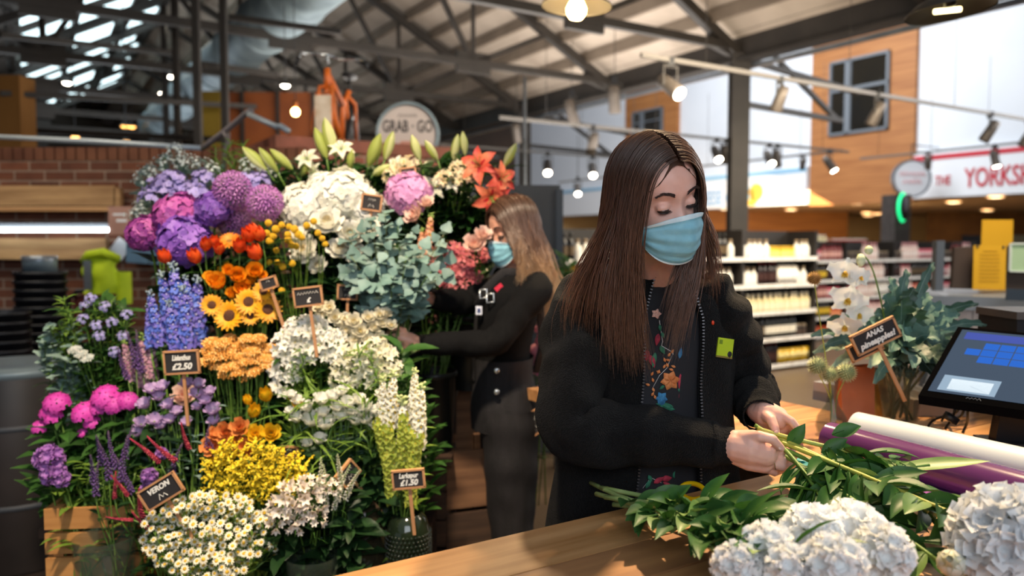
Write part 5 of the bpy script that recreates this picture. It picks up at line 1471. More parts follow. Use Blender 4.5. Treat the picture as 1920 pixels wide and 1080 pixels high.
ROWS = [('allium', 'round purple allium globe', 'alliums'), ('hydrangea_magenta', 'magenta hydrangea head', 'magenta hydrangeas'), ('hydrangea_violet', 'violet hydrangea head', 'violet hydrangeas'), ('hydrangea_white', 'big white hydrangea head', 'white hydrangeas'), ('hydrangea_pink', 'pale pink hydrangea head above the eucalyptus', ''),
 ('peony', 'creamy white peony under the white hydrangeas', 'white peonies'), ('blush_rose', 'pale blush rose', 'blush roses'), ('craspedia', 'small round yellow craspedia ball on a thin stem', 'yellow craspedia balls'), ('tulip_orange', 'bright orange tulip', 'orange tulips'), ('gerbera', 'light orange gerbera among the orange tulips', ''),
 ('sunflower', 'yellow sunflower with dark brown centre', 'sunflowers'), ('ranunculus', 'ruffled yellow orange ranunculus', 'yellow ranunculus'), ('delphinium', 'blue delphinium spike', 'blue delphiniums'), ('larkspur_lilac', 'pale lilac larkspur spray', 'lilac larkspur'), ('gypsophila', 'airy white gypsophila sprig', 'gypsophila sprigs'),
 ('yarrow', 'flat golden yarrow head below the sunflowers', 'golden yarrow'), ('alstroemeria_white', 'white alstroemeria cluster', 'white alstroemeria'), ('rose_ivory', 'small ivory spray rose', 'ivory spray roses'), ('freesia', 'cream freesia cluster', 'cream freesias'), ('lisianthus_white', 'white lisianthus bloom below the cream freesias', 'white lisianthus'),
 ('lisianthus_lilac', 'pale lilac lisianthus bloom', 'lilac lisianthus'), ('tulip_yellow', 'yellow tulip below the golden yarrow', 'yellow tulips'), ('rose_orange', 'soft orange rose above the goldenrod', 'orange roses'), ('rose_yellow', 'yellow rose beside the orange roses', 'yellow roses'), ('goldenrod', 'feathery yellow goldenrod plume above the chamomile', 'goldenrod plumes'),
 ('phlox_pink', 'bright pink phlox cluster', 'pink phlox'), ('stock_lilac', 'ruffled lilac stock head', 'lilac stocks'), ('salvia', 'thin dark purple salvia spike', 'purple salvia'), ('amaranth', 'red amaranth tassel', 'red amaranth'), ('lupin', 'pale pink lupin spike', 'pale lupins'), ('larkspur_white', 'white larkspur spike', 'white larkspur'), ('bells', 'yellow green bells spike above the studded vase', 'green bells'),
 ('tuberose', 'waxy white tuberose cluster', 'tuberoses'), ('veronica', 'thin white veronica spike', 'white veronica'), ('chamomile', 'chamomile spray with many small daisies', 'chamomile sprays'), ('lily_bud', 'closed green lily bud', 'lily buds'), ('lily_white', 'open white lily', 'white lilies'), ('lily_coral', 'open coral red lily', 'coral lilies'),
 ('alstroemeria_cream', 'cream alstroemeria cluster', 'cream alstroemeria'), ('alstroemeria_pink', 'pink and coral alstroemeria cluster', 'pink alstroemeria'), ('waxflower', 'small pink waxflower cluster behind the blonde florist', 'pink waxflowers'), ('hydrangea_lilac', 'soft lilac hydrangea low behind the blonde florist', '')]
# ---- leafy sprigs between the flowers
SPR = {}
def sprig_mesh(kind):
    if kind not in SPR:
        v = []
        for _ in range(3):
            st = MB(); lv = MB()
            pts = [V((0, 0, 0)) + V((random.uniform(-.015, .015), random.uniform(-.015, .015), -.26 * i / 7)) for i in range(8)]
            st.tube(pts, .0025, 5)
            n, L, Wd, sh = {'lance': (20, .10, .03, 'lance'), 'dark': (18, .11, .05, 'lance'), 'round': (18, .055, .05, 'round'), 'fine': (46, .05, .007, 'lance'), 'lily': (20, .15, .035, 'lance'), 'grass': (16, .14, .04, 'grass')}[kind]
            leaves(lv, pts, n, L, Wd, 0, sh, 0, .95, .4)
            mm = {'lance': M_leaf, 'dark': M_leafd, 'round': M_leafs, 'fine': M_leafl, 'lily': M_lily, 'grass': M_leafl}[kind]
            v.append((st.mesh('stem', M_stem), lv.mesh('foliage', mm)))
        SPR[kind] = v
    return random.choice(SPR[kind])
def sprig(kind, px, py, d, label, group, s=1.0, dirv=None, pos=None):
    h = pos or P(px, py, d)
    t = thing({'lance': 'leafy_sprig', 'dark': 'laurel_sprig', 'round': 'silver_leaf_sprig', 'fine': 'fern_sprig', 'lily': 'lily_leaf_sprig', 'grass': 'grass_sprig'}[kind], label, 'foliage', group=group, M=TF(h, dirv or (random.uniform(-.35, .35), -.35 + random.uniform(-.2, .2), 1), random.random() * 6, s))
    a, b_ = sprig_mesh(kind)
    put('stem', a, t); put('foliage', b_, t)
    return t
random.seed(21)
for (x0, x1, y0, y1, d, n, kind, lab) in (
    (100, 250, 560, 720, 2.68, 12, 'fine', 'yellow green fine sprig in the bushy bunch by the black buckets'),
    (100, 250, 560, 720, 2.75, 22, 'lance', 'green leafy sprig in the bushy bunch by the black buckets'),
    (80, 150, 600, 760, 2.7, 8, 'round', 'grey green round leaved sprig by the black buckets'),
    (280, 520, 430, 500, 2.75, 14, 'dark', 'dark leafy sprig behind the orange tulips'),
    (380, 720, 480, 600, 2.72, 30, 'dark', 'dark leafy sprig between craspedia and spray roses'),
    (380, 530, 690, 780, 2.55, 16, 'dark', 'dark leafy sprig below the golden yarrow'),
    (540, 760, 640, 790, 2.5, 26, 'lance', 'green leafy sprig among the cream freesias'),
    (560, 700, 790, 900, 2.42, 20, 'lance', 'green leafy sprig below the white lisianthus'),
    (600, 720, 850, 960, 2.3, 16, 'dark', 'dark leafy sprig beside the white veronica'),
    (540, 740, 650, 780, 2.36, 16, 'fine', 'pale fine leaved sprig among the white blooms'),
    (560, 690, 740, 860, 2.3, 9, 'grass', 'light green grassy sprig among the white lisianthus'),
    (100, 270, 780, 900, 2.42, 34, 'lance', 'green leafy sprig under the pink phlox'),
    (130, 300, 860, 990, 2.36, 30, 'fine', 'fine leaved sprig among the purple salvia'),
    (280, 420, 800, 900, 2.42, 16, 'dark', 'dark leafy sprig under the lilac lisianthus'),
    (500, 760, 308, 370, 3.12, 28, 'lily', 'glossy lily leaf sprig in front of the brick pier'),
    (770, 890, 300, 420, 3.12, 30, 'lily', 'glossy dark sprig below the coral lilies'),
    (820, 900, 400, 470, 3.15, 12, 'dark', 'dark leafy sprig above the pink alstroemeria'),
    (700, 800, 700, 920, 2.42, 18, 'lance', 'green leafy sprig among the white larkspur'),
    (810, 900, 520, 620, 3.1, 14, 'lance', 'green leafy sprig below the pink alstroemeria'),
    (260, 420, 290, 350, 3.3, 16, 'round', 'grey green sprig behind the lilac larkspur'),
    (300, 430, 940, 1060, 2.2, 16, 'fine', 'fine leaved sprig under the chamomile'),
    (1040, 1080, 480, 560, 5.0, 9, 'lance', 'green leafy sprig between the two florists'),
    (510, 680, 960, 1040, 2.2, 20, 'dark', 'dark leafy sprig under the tuberoses'),
    (150, 400, 640, 720, 2.7, 22, 'lance', 'green leafy sprig behind the lupins'),
    (580, 780, 400, 470, 2.9, 22, 'dark', 'dark leafy sprig behind the white peonies')):
    for i in range(n):
        sprig(kind, random.uniform(x0, x1), random.uniform(y0, y1), d + random.uniform(-.05, .05), lab, lab.replace('sprig', 'sprigs'), random.uniform(.7, 1.1) * (1.25 if d > 4 else 1))
c = P(1062, 572, 5.0)
o = thing('tall_planter', 'tall dark planter holding the green sprigs between the two florists', 'planter', (c.x, 5.05, 0))
MB().lathe([(.07, 0), (.075, .01), (.10, c.z - .01), (.11, c.z), (.10, c.z + .004), (.09, c.z - .03), (0, c.z - .03)], 20, cap=False).build('planter_body', M_dark, o)
# feathery fern plume above the alliums
for i in range(9):
    sprig('fine', 430 + 30 * math.sin(i * 2.1), 265 + 6 * i, 3.2, 'feathery green fern plume rising above the alliums', 'fern plumes', 1.1)
# small lavender and white flowers in the bush by the buckets
ms = [pm('catmint', 'a9a4d8', '8f8cc8'), pm('catmint_eye', 'e8e4c8', 'd9cf7a'), M_leaf]
for px, py in ((156, 598), (170, 560), (210, 605), (186, 630), (230, 630), (214, 660), (160, 572), (196, 575), (238, 590), (180, 610)):
    flower('borage', 'borage', lambda: b_phlox(.02, 7), ms, px, py, 2.62, mouth_at(180, 2), None, (6, .06, .02, 'lance'), M_leaf)
ROWS.append(('borage', 'small lavender flower in the bushy green bunch', 'lavender flowers'))
ms = [pm('umbel_white', 'dfe4dc', 'c8d2c8'), pW, M_stem]
for px, py in ((152, 664), (140, 656), (163, 672)):
    flower('umbel', 'umbel', lambda: b_yarrow(.022), ms, px, py, 2.6, mouth_at(180, 2), (0, -.5, .9), (4, .05, .01, 'lance'), M_leafs)
ROWS.append(('umbel', 'small white umbel flower beside the bushy green bunch', 'white umbels'))
for k, t_, g in ROWS: label_row(k, t_, g)

# ---- buckets and tiered stand
M_buck = mat('bucket_black', '1d1f1e', '161817', 0.4, scale=6)
me = bucket_mb(.085, .3, 18, .8).mesh('flower_bucket', M_buck)
seen = []
for mth, tier, holds in BUCK:
    x = mth.x
    if tier == 0: continue
    k = 0
    for yy, xx in seen:
        if yy == tier and abs(xx - x) < .19: x = xx + (.19 if x >= xx else -.19)
    seen.append((tier, x))
    o = put('flower_bucket', me)
    o.location = (x, mth.y, mth.z - .3)
    tag(o, 'black bucket on the tiered stand holding %s' % holds, 'bucket', 'buckets on the tiered stand')
st = thing('tiered_stand', 'dark stained tiered stand carrying the rows of flower buckets', 'stand', (-.75, 2.9, 0))
for tier in range(1, 6):
    Y, z = TIERS[tier]
    x0, x1 = -1.62, -.28 if tier < 3 else -.22 if tier < 5 else -.14
    MB().box((( x0 + x1) / 2 + .75, Y - 2.9, z - .3 - .015), (x1 - x0, .22, .03)).build('shelf', M_woodd, st, False)
    for x in (x0 + .03, (x0 + x1) / 2, x1 - .03):
        MB().box((x + .75, Y - 2.9 + .08, (z - .33) / 2), (.045, .045, z - .33)).build('leg', M_woodd, st, False)
    MB().box(((x0 + x1) / 2 + .75, Y - 2.9 + .108, (z - .33) / 2), (x1 - x0, .012, max(.05, z - .36))).build('back_panel', M_woodd, st, False)
# ---- glass vases and wooden crates at the front
M_glass = mat('vase_glass', '4c584c', None, 0.04, alpha=0.26)
M_glassb = mat('vase_brown_glass', '3a3426', None, 0.06, alpha=0.62)
M_glassg = mat('vase_green_glass', '1c2619', '131a12', 0.12, scale=6, coat=.6)
def vase(name, label, px, py0, py1, d, prof, m, n=28):
    """prof: (radius, height 0..1) from foot to lip; the lip at py0, the foot at py1"""
    top = P(px, py0, d); H = top.z - P(px, py1, d).z
    o = thing(name, label, 'vase', (top.x, top.y, top.z - H))
    k = d / F
    b = MB().lathe([(0, 0)] + [(r * k, z * H) for r, z in prof], n, cap=False)
    b.lathe([(r * k - .003, max(z * H, .006)) for r, z in reversed(prof)] + [(0, .006)], n, cap=False)
    b.build('vase_body', m, o)
    return o, H
o, H = vase('glass_vase', 'clear glass bucket vase beside the slatted crate', 195, 1005, 1150, 2.2, [(46, 0), (48, .02), (56, 1)], M_glass)
o, H = vase('glass_vase', 'clear glass vase below the tuberoses', 585, 1040, 1150, 2.14, [(40, 0), (44, .05), (50, 1)], M_glass)
o, H = vase('bottle_vase', 'tall smoky brown glass bottle vase behind the veronica', 683, 935, 1140, 2.28, [(38, 0), (44, .05), (48, .4), (42, .75), (24, .9), (22, 1)], M_glassb)
o, H = vase('studded_vase', 'round dark green studded glass vase holding green bells', 765, 962, 1090, 2.26, [(34, 0), (40, .08), (43, .4), (42, .75), (34, .94), (25, 1.0)], M_glassg, 36)
b = MB()
for j in range(11):
    z = .12 + j * .062
    r = (40 + 3.5 * math.sin(z * PI)) * 2.26 / F
    for i in range(34):
        a = 2 * PI * (i + .5 * (j % 2)) / 34
        b.ball((r * math.cos(a), r * math.sin(a), z * H), .0042, 5, 3)
b.build('stud', M_glassg, o)
def crate(name, label, c, sz, rot, m, slats=3, parent=None):
    o = thing(name, label, 'crate', c); o.rotation_euler = (0, 0, rot)
    w, d, h = sz
    for sx, sy, ww, dd in ((0, -1, w, .014), (0, 1, w, .014), (-1, 0, .014, d - .03), (1, 0, .014, d - .03)):
        b = MB(); hh = h / slats
        for k in range(slats):
            b.box((sx * (w / 2 - .007), sy * (d / 2 - .007), hh * (k + .5)), (ww, dd, hh - .012))
        b.build('side_panel', m, o, False)
    b = MB()
    for sx in (-1, 1):
        for sy in (-1, 1): b.box((sx * (w / 2 - .03), sy * (d / 2 - .03), h / 2), (.03, .03, h - .01))
    b.build('corner_post', m, o, False)
    MB().box((0, 0, .012), (w - .03, d - .03, .012)).build('bottom', m, o, False)
    return o
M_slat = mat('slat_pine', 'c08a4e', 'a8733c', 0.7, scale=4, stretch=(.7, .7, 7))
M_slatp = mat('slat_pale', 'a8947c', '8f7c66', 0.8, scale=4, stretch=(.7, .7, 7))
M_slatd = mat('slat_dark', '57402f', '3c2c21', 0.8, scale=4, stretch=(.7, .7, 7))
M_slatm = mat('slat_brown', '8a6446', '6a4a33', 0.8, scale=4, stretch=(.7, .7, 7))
c = P(128, 948, 2.35)
for i in range(3):
    crate('slatted_crate', 'pine slatted crate at the wall end of the stand, %s of its stack' % ('bottom', 'middle', 'top')[i], (c.x + .09, 2.42, .0 + i * .232), (.28, .24, .226), .1, M_slat, 3)
c = P(805, 692, 2.95)
for i in range(3):
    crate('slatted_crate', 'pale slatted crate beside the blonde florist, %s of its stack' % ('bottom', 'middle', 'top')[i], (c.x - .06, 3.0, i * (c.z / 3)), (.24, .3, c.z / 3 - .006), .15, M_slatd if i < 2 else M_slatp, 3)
for (px, py, d, wd, n, lab) in ((868, 712, 3.3, .24, 4, 'rear'), (872, 822, 3.02, .22, 3, 'front')):
    c = P(px, py, d)
    hh = c.z / n
    for i in range(n):
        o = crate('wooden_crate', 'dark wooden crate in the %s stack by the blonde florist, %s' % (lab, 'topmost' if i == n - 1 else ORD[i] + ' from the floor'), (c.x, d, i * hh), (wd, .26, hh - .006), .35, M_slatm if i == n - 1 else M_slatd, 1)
        MB().ball((0, -.124, hh * .55), (.035, .006, .012), 10, 6).build('hand_hole', M_black, o)
o, H = vase('glass_vase', 'clear vase of stems standing on the dark rear crates', 846, 672, 712, 3.24, [(17, 0), (18, .05), (26, 1)], M_glass)
b = MB()
for i in range(16): b.tube([(random.uniform(-.03, .03), random.uniform(-.03, .03), .01), (random.uniform(-.05, .05), random.uniform(-.05, .05), H * 1.25)], .003, 4)
b.build('stems', M_leafl, o)
# ---- chalk price boards
M_chalk = mat('blackboard', '1d1b1c', '262324', 0.8, scale=9)
M_cfr = mat('board_frame', 'c08e62', 'a97850', 0.6, scale=6)
M_cw = mat('chalk_white', 'e4e2da', None, 0.9)
def board(px, py, d, w, h, rot, l1, l2, label, tilt=0.0, yaw=0.0, stick=.16, sz=.3, shear=.25):
    """blackboard on a stick: w, h in pixels"""
    k = d / F
    w *= k; h *= k
    o = thing('price_board', label, 'sign', P(px, py, d), 'chalk price boards')
    o.rotation_euler = (tilt, rot, yaw)
    MB().box((0, 0, 0), (w, .006, h)).build('blackboard', M_chalk, o, False)
    b = MB(); t = .0055
    for c, s in (((0, -.001, h / 2), (w + t, .011, t)), ((0, -.001, -h / 2), (w + t, .011, t)), ((-w / 2, -.001, 0), (t, .011, h)), ((w / 2, -.001, 0), (t, .011, h))): b.box(c, s)
    b.build('frame', M_cfr, o, False)
    if stick: MB().box((0, .006, -h / 2 - stick / 2 + .01), (.009, .006, stick + .02)).build('stick', M_cfr, o, False)
    MT = Matrix.Rotation(PI / 2, 4, 'X')
    b = MB()
    if l1: b.join(text_mb(l1, h * sz, Matrix.Translation((0, -.004, h * .2)) @ MT, shear=shear, sx=min(1, w * .82 / (len(l1) * h * sz * .6)), bold=.0006))
    if l2: b.join(text_mb(l2, h * sz * 1.15, Matrix.Translation((0, -.004, -h * .2)) @ MT, shear=shear, bold=.0008))
    if l1 or l2: b.build('lettering', M_cw, o, False)
    return o
board(578, 556, 2.36, 52, 34, -.12, '~~~~~~~', '£', 'tilted chalk price board among the craspedia stems')
board(341, 679, 2.3, 64, 42, -.06, 'Lisianthus', '£2.50', 'chalk price board above the lilac lisianthus', sz=.34)
board(302, 921, 2.12, 78, 40, -.55, 'VERON', '~~', 'steeply tilted chalk price board by the red amaranth', sz=.36)
board(766, 898, 2.18, 59, 34, -.09, 'Larkspur', '£1.50', 'chalk price board above the studded green vase', sz=.38, stick=.14)
board(652, 888, 2.2, 42, 34, -.7, '~~~~', '~~', 'turned chalk price board above the brown bottle vase', yaw=.8)
board(697, 380, 2.72, 36, 28, .14, '~~~', '~~', 'small chalk price board beside the white hydrangeas')
board(766, 327, 2.9, 28, 24, -.15, '~~~', '~~', 'small chalk price board among the lilies above the pink hydrangea')
board(1003, 792, 2.75, 36, 40, -.6, '~~~', '~~', 'tilted chalk price board behind the blonde florist', stick=.2)
board(504, 531, 2.42, 30, 20, -.3, '~~', '', 'small edge-on price board above the sunflowers')
board(652, 548, 2.62, 36, 26, .05, '~~~', '~~', 'dim chalk price board under the eucalyptus leaves')
board(543, 846, 2.26, 30, 18, 0.05, '~~~', '', 'small dark price board behind the goldenrod')
# ================================================================ PEOPLE
def smooth_t(tab, z):
    """smooth interpolation in a table of (z, values...) rows sorted by z"""
    if z <= tab[0][0]: return tab[0][1:]
    if z >= tab[-1][0]: return tab[-1][1:]
    for i in range(len(tab) - 1):
        if tab[i][0] <= z <= tab[i + 1][0]:
            t = (z - tab[i][0]) / (tab[i + 1][0] - tab[i][0])
            p0, p1, p2, p3 = tab[max(i - 1, 0)], tab[i], tab[i + 1], tab[min(i + 2, len(tab) - 1)]
            return tuple(0.5 * (2 * b + (c - a) * t + (2 * a - 5 * b + 4 * c - d) * t * t + (3 * b - a - 3 * c + d) * t ** 3) for a, b, c, d in zip(p0[1:], p1[1:], p2[1:], p3[1:]))
def gs(x): return math.exp(-x * x)
HEADT = [(-.118, .012, .060, .0), (-.112, .030, .080, .02), (-.10, .043, .087, .035), (-.08, .054, .088, .055), (-.055, .061, .086, .07), (-.03, .067, .087, .085), (0, .072, .086, .094), (.025, .075, .091, .098), (.05, .075, .090, .098), (.08, .064, .076, .086), (.10, .047, .055, .064), (.113, .026, .03, .036), (.118, .004, .004, .004)]
def head_mb(M):
    b = MB()
    nz, na = 56, 64
    def fn(u, v):
        z = -.118 + .236 * (0.5 - 0.5 * math.cos(PI * u)) if u < 1 else .118
        w, f, k = smooth_t(HEADT, z)
        a = 2 * PI * v
        sx, cy = math.sin(a), math.cos(a)
        x = w * math.copysign(abs(sx) ** .92, sx)
        y = -(f if cy > 0 else k) * math.copysign(abs(cy) ** .92, cy)
        if cy > 0:
            n = max(0, min(1, (.008 - z) / .045)) if z > -.040 else max(0, 1 - (-.040 - z) / .012)
            y -= .023 * n * gs(x / (.008 + .007 * n)) + .006 * gs(x / .009) * gs((z - .012) / .014)
            y += .010 * gs((abs(x) - .031) / .016) * gs((z + .001) / .013)
            y -= .0045 * gs((abs(x) - .028) / .022) * gs((z - .026) / .009)
            y -= .004 * gs((abs(x) - .043) / .016) * gs((z + .036) / .02)
            y -= .006 * gs(x / .022) * gs((z + .066) / .008) - .003 * gs(x / .02) * gs((z + .083) / .007)
        return V((x, y, z))
    b.grid(fn, nz, na, wrap_v=True, M=M)
    b.f += [list(range(na - 1, -1, -1)), list(range((nz - 1) * na, nz * na))]; b.m += [0, 0]
    for s in (-1, 1):
        b.ball((s * .031, -.0745, -.001), (.0145, .0125, .0115), 16, 12, M=M)     # closed upper lids over the eyeballs
        b.tube([(s * .070, .012, .02), (s * .081, .018, .026), (s * .084, .022, .012), (s * .079, .016, -.008), (s * .073, .008, -.022), (s * .071, .01, 0)], [.006, .008, .008, .008, .007, .005], 8, M=M)
    return b
def limb(b, pts, rs, n=14):
    b.tube(pts, rs, n)
    b.ball(pts[0], rs[0], 12, 8); b.ball(pts[-1], rs[-1], 12, 8)
    for p, r in list(zip(pts, rs))[1:-1]: b.ball(p, r * .99, 10, 7)
def remeshed(mb, name, m, voxel, parent, it=4):
    me = mb.mesh(name + '_raw', [m])
    o = bpy.data.objects.new(name, me); COL.objects.link(o)
    r = o.modifiers.new('r', 'REMESH'); r.mode = 'VOXEL'; r.voxel_size = voxel; r.use_smooth_shade = True
    s = o.modifiers.new('s', 'SMOOTH'); s.factor = .5; s.iterations = it
    dg = bpy.context.evaluated_depsgraph_get()
    new = bpy.data.meshes.new_from_object(o.evaluated_get(dg))
    new.name = name
    bpy.data.objects.remove(o); bpy.data.meshes.remove(me)
    if not new.materials: new.materials.append(m)
    new.polygons.foreach_set('use_smooth', [True] * len(new.polygons))
    return put(name, new, parent)
def bez(p0, p1, p2, p3, n):
    return [p0 * (1 - t) ** 3 + p1 * 3 * t * (1 - t) ** 2 + p2 * 3 * t * t * (1 - t) + p3 * t ** 3 for t in [i / (n - 1) for i in range(n)]]
def hair_mb(MH, partx, locks, endfn, amax, clump=14, rad=.0009, wave=0.0, seed=5, cap=True, cap_face=.30, spread=.010, s0=1.0):
    """long hair parted in the middle: locks run over the skull, then hang to the point endfn gives"""
    rnd = random.Random(seed)
    b = MB()
    for li in range(locks):
        side = -1 if rnd.random() < .58 else 1
        t = rnd.random()
        yr = -.080 + .165 * t                      # where along the parting the lock grows
        a1 = amax(side, t) * rnd.uniform(.9, 1.05)
        off = rnd.uniform(.004, .016)
        E, pull = endfn(side, t, rnd)
        for k in range(clump):
            jy, ja = rnd.gauss(0, .006), rnd.gauss(0, .05)
            o2 = off + abs(rnd.gauss(0, .003))
            loc = []
            for i in range(8):
                a = .06 + (a1 + ja) * i / 7
                y = yr + jy + .022 * (i / 7) * (0.25 - t)
                sc = math.sqrt(max(.12, 1 - (y / .112) ** 2))
                zc = .012
                loc.append(V((partx + side * ((.078 + o2) * sc * math.sin(a)), y, zc + (.104 * sc + .006 + o2 * .6) * math.cos(a))) * s0)
            w = [MH @ p for p in loc]
            d = (w[-1] - w[-3]).normalized()
            e = E + V((rnd.gauss(0, spread), rnd.gauss(0, spread * .6), rnd.gauss(0, .02)))
            l = (e - w[-1]).length
            tail = bez(w[-1], w[-1] + d * l * .22 + V((0, 0, -l * .12)), e + V((pull.x, pull.y, l * .35)), e, 13)[1:]
            ph, am = rnd.random() * 6, wave * rnd.uniform(.6, 1.3)
            lp = li * 1.7
            tail = [p + V((math.sin(i * .9 + lp + ph * .15), math.cos(i * .8 + lp), 0)) * am * (i / 12) for i, p in enumerate(tail)]
            pts = w + tail
            n = len(pts)
            b.tube(pts, [rad * (1.0 if i < n - 5 else max(.15, (n - 1 - i) / 5)) * rnd.uniform(.9, 1.1) for i in range(n)], 3, 0, False)
    if cap:
        def fn(u, v):
            a = 2 * PI * v; ph = PI * .5 * u * 1.45
            x, y = math.sin(ph) * math.sin(a), math.sin(ph) * math.cos(a)
            p = V((x * .083, y * .101 + .006, .014 + .1125 * math.cos(ph)))
            if y < -.15:                             # leave the face open: the front edge follows the hairline
                p.z = max(p.z, .080 - .085 * max(0, abs(x) - .12))
                p.y = max(p.y, -.083)
            return p * s0
        b.grid(fn, 16, 36, wrap_v=True, M=MH)
    return b
def mask_mb(M):
    b = MB()
    def fn(u, v, th=0.0):
        ph = (u * 2 - 1) * 1.36
        top = -.012 - .030 * abs(u * 2 - 1) ** 1.6
        bot = -.119 + .050 * abs(u * 2 - 1) ** 2.2
        z = top + (bot - top) * v
        mid = 1 - ((v - .42) / .62) ** 2
        bulge = .014 * gs((u - .5) / .16) * mid
        pleat = .0036 * (abs(((v * 4.2 + .15 * math.sin(u * 7)) % 1) - .5) * 2) * (1 if .18 < v < .92 else 0)
        crease = .0034 * math.sin(v * 17 + 6 * abs(u - .5)) * gs((abs(u - .5) - .33) / .12)
        y = -.024 - (.084 + bulge + pleat + crease - .012 * max(0, v - .6) / .4) * math.cos(ph) ** .8 if abs(ph) < 1.57 else 0
        x = (.0745 - .010 * max(0, v - .35)) * math.sin(ph) / math.sin(1.36)
        return V((x, y - th, z))
    b.grid(lambda u, v: fn(u, v), 45, 34, 0, M=M)
    b.grid(lambda u, v: fn(u, .0 + .085 * v, .0012), 45, 5, 1, M=M)
    b.grid(lambda u, v: fn(u, .955 + .045 * v, .0010), 45, 4, 1, M=M)
    for s in (0, 1):
        b.grid(lambda u, v: fn(abs(s - (.0 + .028 * u)), v, .0010), 4, 24, 1, M=M)
    st = MB()
    for i in range(64):
        for vv in (.10, .116):
            p = fn(.06 + .88 * i / 63, vv, .0016)
            st.ball(p, (.0005, .0004, .0003), 4, 3, M=M)
    lp = MB()
    for s in (-1, 1):
        c0, c1 = fn(.5 + .5 * s, .06), fn(.5 + .5 * s, .92)
        e = V((s * .082, .028, .022))
        lp.tube([c0, V((s * .083, -.01, -.01)), e, V((s * .083, .03, -.005)), V((s * .076, .005, -.05)), c1], .0014, 6, M=M)
    return b, st, lp
M_skin = mat('skin_fair', 'e2b3a2', 'd9a695', 0.45, scale=30, sss=.12, bump=.03, bscale=300)
M_skin2 = mat('skin_tan', 'cf9c84', 'c58f78', 0.45, scale=30, sss=.12)
M_mask = mat('mask_blue', '8fcadb', '84bfd2', 0.75, scale=60, transl=.12, bump=.05, bscale=400)
M_maskb = mat('mask_band', 'd2e6ec', 'c6dde6', 0.7, scale=60)
M_maskw = mat('mask_loop', 'eef2f4', None, 0.8)
M_brow = mat('brow_brown', '3a2620', None, 0.7)
M_lash = mat('lash_black', '17110f', None, 0.5)
M_eyew = mat('eye_dark', '4a3a32', '2a1c16', 0.15, scale=60)
M_fleece = mat('fleece_black', '100f10', '080808', 0.95, scale=120, bump=.9, bscale=420, sheen=.04, spec=.15)
M_knit = mat('jumper_black', '0d0d0e', '080809', 0.9, scale=80, bump=.3, bscale=350, spec=.2)
M_denim = mat('denim_black', '1d1b1e', '131214', 0.85, scale=40, stretch=(1, 1, .25), bump=.25, bscale=300)
M_trous = mat('trousers_black', '1b1b1f', '131316', 0.9, scale=40)
M_shoe = mat('shoe_dark', '1e1b1a', None, 0.5)
def hair_mat(name, cols, z0, z1):
    """strand colour that changes along the hair's height (dyed ends), glossy"""
    m = mat(name, cols[0], None, 0.32, spec=.55)
    nt = m.node_tree; N, L = nt.nodes, nt.links
    tc = N.new('ShaderNodeTexCoord'); sp = N.new('ShaderNodeSeparateXYZ')
    L.new(tc.outputs['Object'], sp.inputs[0])
    mr = N.new('ShaderNodeMapRange'); mr.inputs['From Min'].default_value = z0; mr.inputs['From Max'].default_value = z1
    L.new(sp.outputs['Z'], mr.inputs['Value'])
    nz = N.new('ShaderNodeTexNoise'); nz.inputs['Scale'].default_value = 90
    mp = N.new('ShaderNodeMapping'); mp.inputs['Scale'].default_value = (1, 1, .05)
    L.new(tc.outputs['Object'], mp.inputs[0]); L.new(mp.outputs[0], nz.inputs['Vector'])
    ad = N.new('ShaderNodeMath'); ad.operation = 'MULTIPLY_ADD'; ad.inputs[1].default_value = .5; ad.inputs[2].default_value = -.25
    L.new(nz.outputs['Fac'], ad.inputs[0])
    a2 = N.new('ShaderNodeMath'); L.new(mr.outputs[0], a2.inputs[0]); L.new(ad.outputs[0], a2.inputs[1])
    r = N.new('ShaderNodeValToRGB')
    while len(r.color_ramp.elements) < len(cols): r.color_ramp.elements.new(.5)
    for i, c in enumerate(cols):
        r.color_ramp.elements[i].position = i / (len(cols) - 1); r.color_ramp.elements[i].color = lin(c)
    L.new(a2.outputs[0], r.inputs[0]); L.new(r.outputs[0], N['Principled BSDF'].inputs['Base Color'])
    return m
def face_parts(o, MH, lids=True):
    """brows, lashes and the strip of eye under the lowered lids"""
    rnd = random.Random(2)
    for s in (-1, 1):
        b = MB()
        for i in range(70):
            u = i / 69
            x = s * (.014 + .036 * u); z = .0235 + .0065 * math.sin(min(1, u * 1.25) * PI * .62) - .0045 * max(0, u - .7) / .3
            y = -.0905 + .0105 * u ** 1.6 - .0012
            h = .0042 * (1 - .65 * u)
            for j in range(3):
                zz = z + (j - 1) * h * .6 + rnd.uniform(-.001, .001)
                b.tube([(x, y - .0012, zz - .001), (x + s * .004, y - .0012 + .0012 * u, zz + .0014 - .002 * u)], [.00055, .0002], 3, 0, True, MH)
        b.build('eyebrow', M_brow, o)
        c = V((s * .031, -.0745, -.001))
        arc = []
        for i in range(9):
            a = -1.0 + 2.0 * i / 8
            arc.append(c + V((math.sin(a) * .0150, -.0130 * math.cos(a), -.0050 - .0030 * math.cos(a))))
        e = MB().ball(c + V((0, -.0012, -.0052)), (.0128, .0115, .0066), 16, 10, 0, MH)
        e.build('eye', M_eyew, o)
        l = MB().tube(arc, [.0004, .0008, .0011, .0012, .0012, .0012, .0011, .0009, .0004], 5, 0, True, MH)
        for i in range(22):
            a = -.95 + 1.9 * i / 21
            p = c + V((math.sin(a) * .0150, -.0131 * math.cos(a), -.0050 - .0030 * math.cos(a)))
            l.tube([p, p + V((math.sin(a) * .002, -.0028, -.0018)), p + V((math.sin(a) * .004, -.0048, -.0018))], [.0003, .00025, .0001], 3, 0, True, MH)
        l.build('eyelash', M_lash, o)
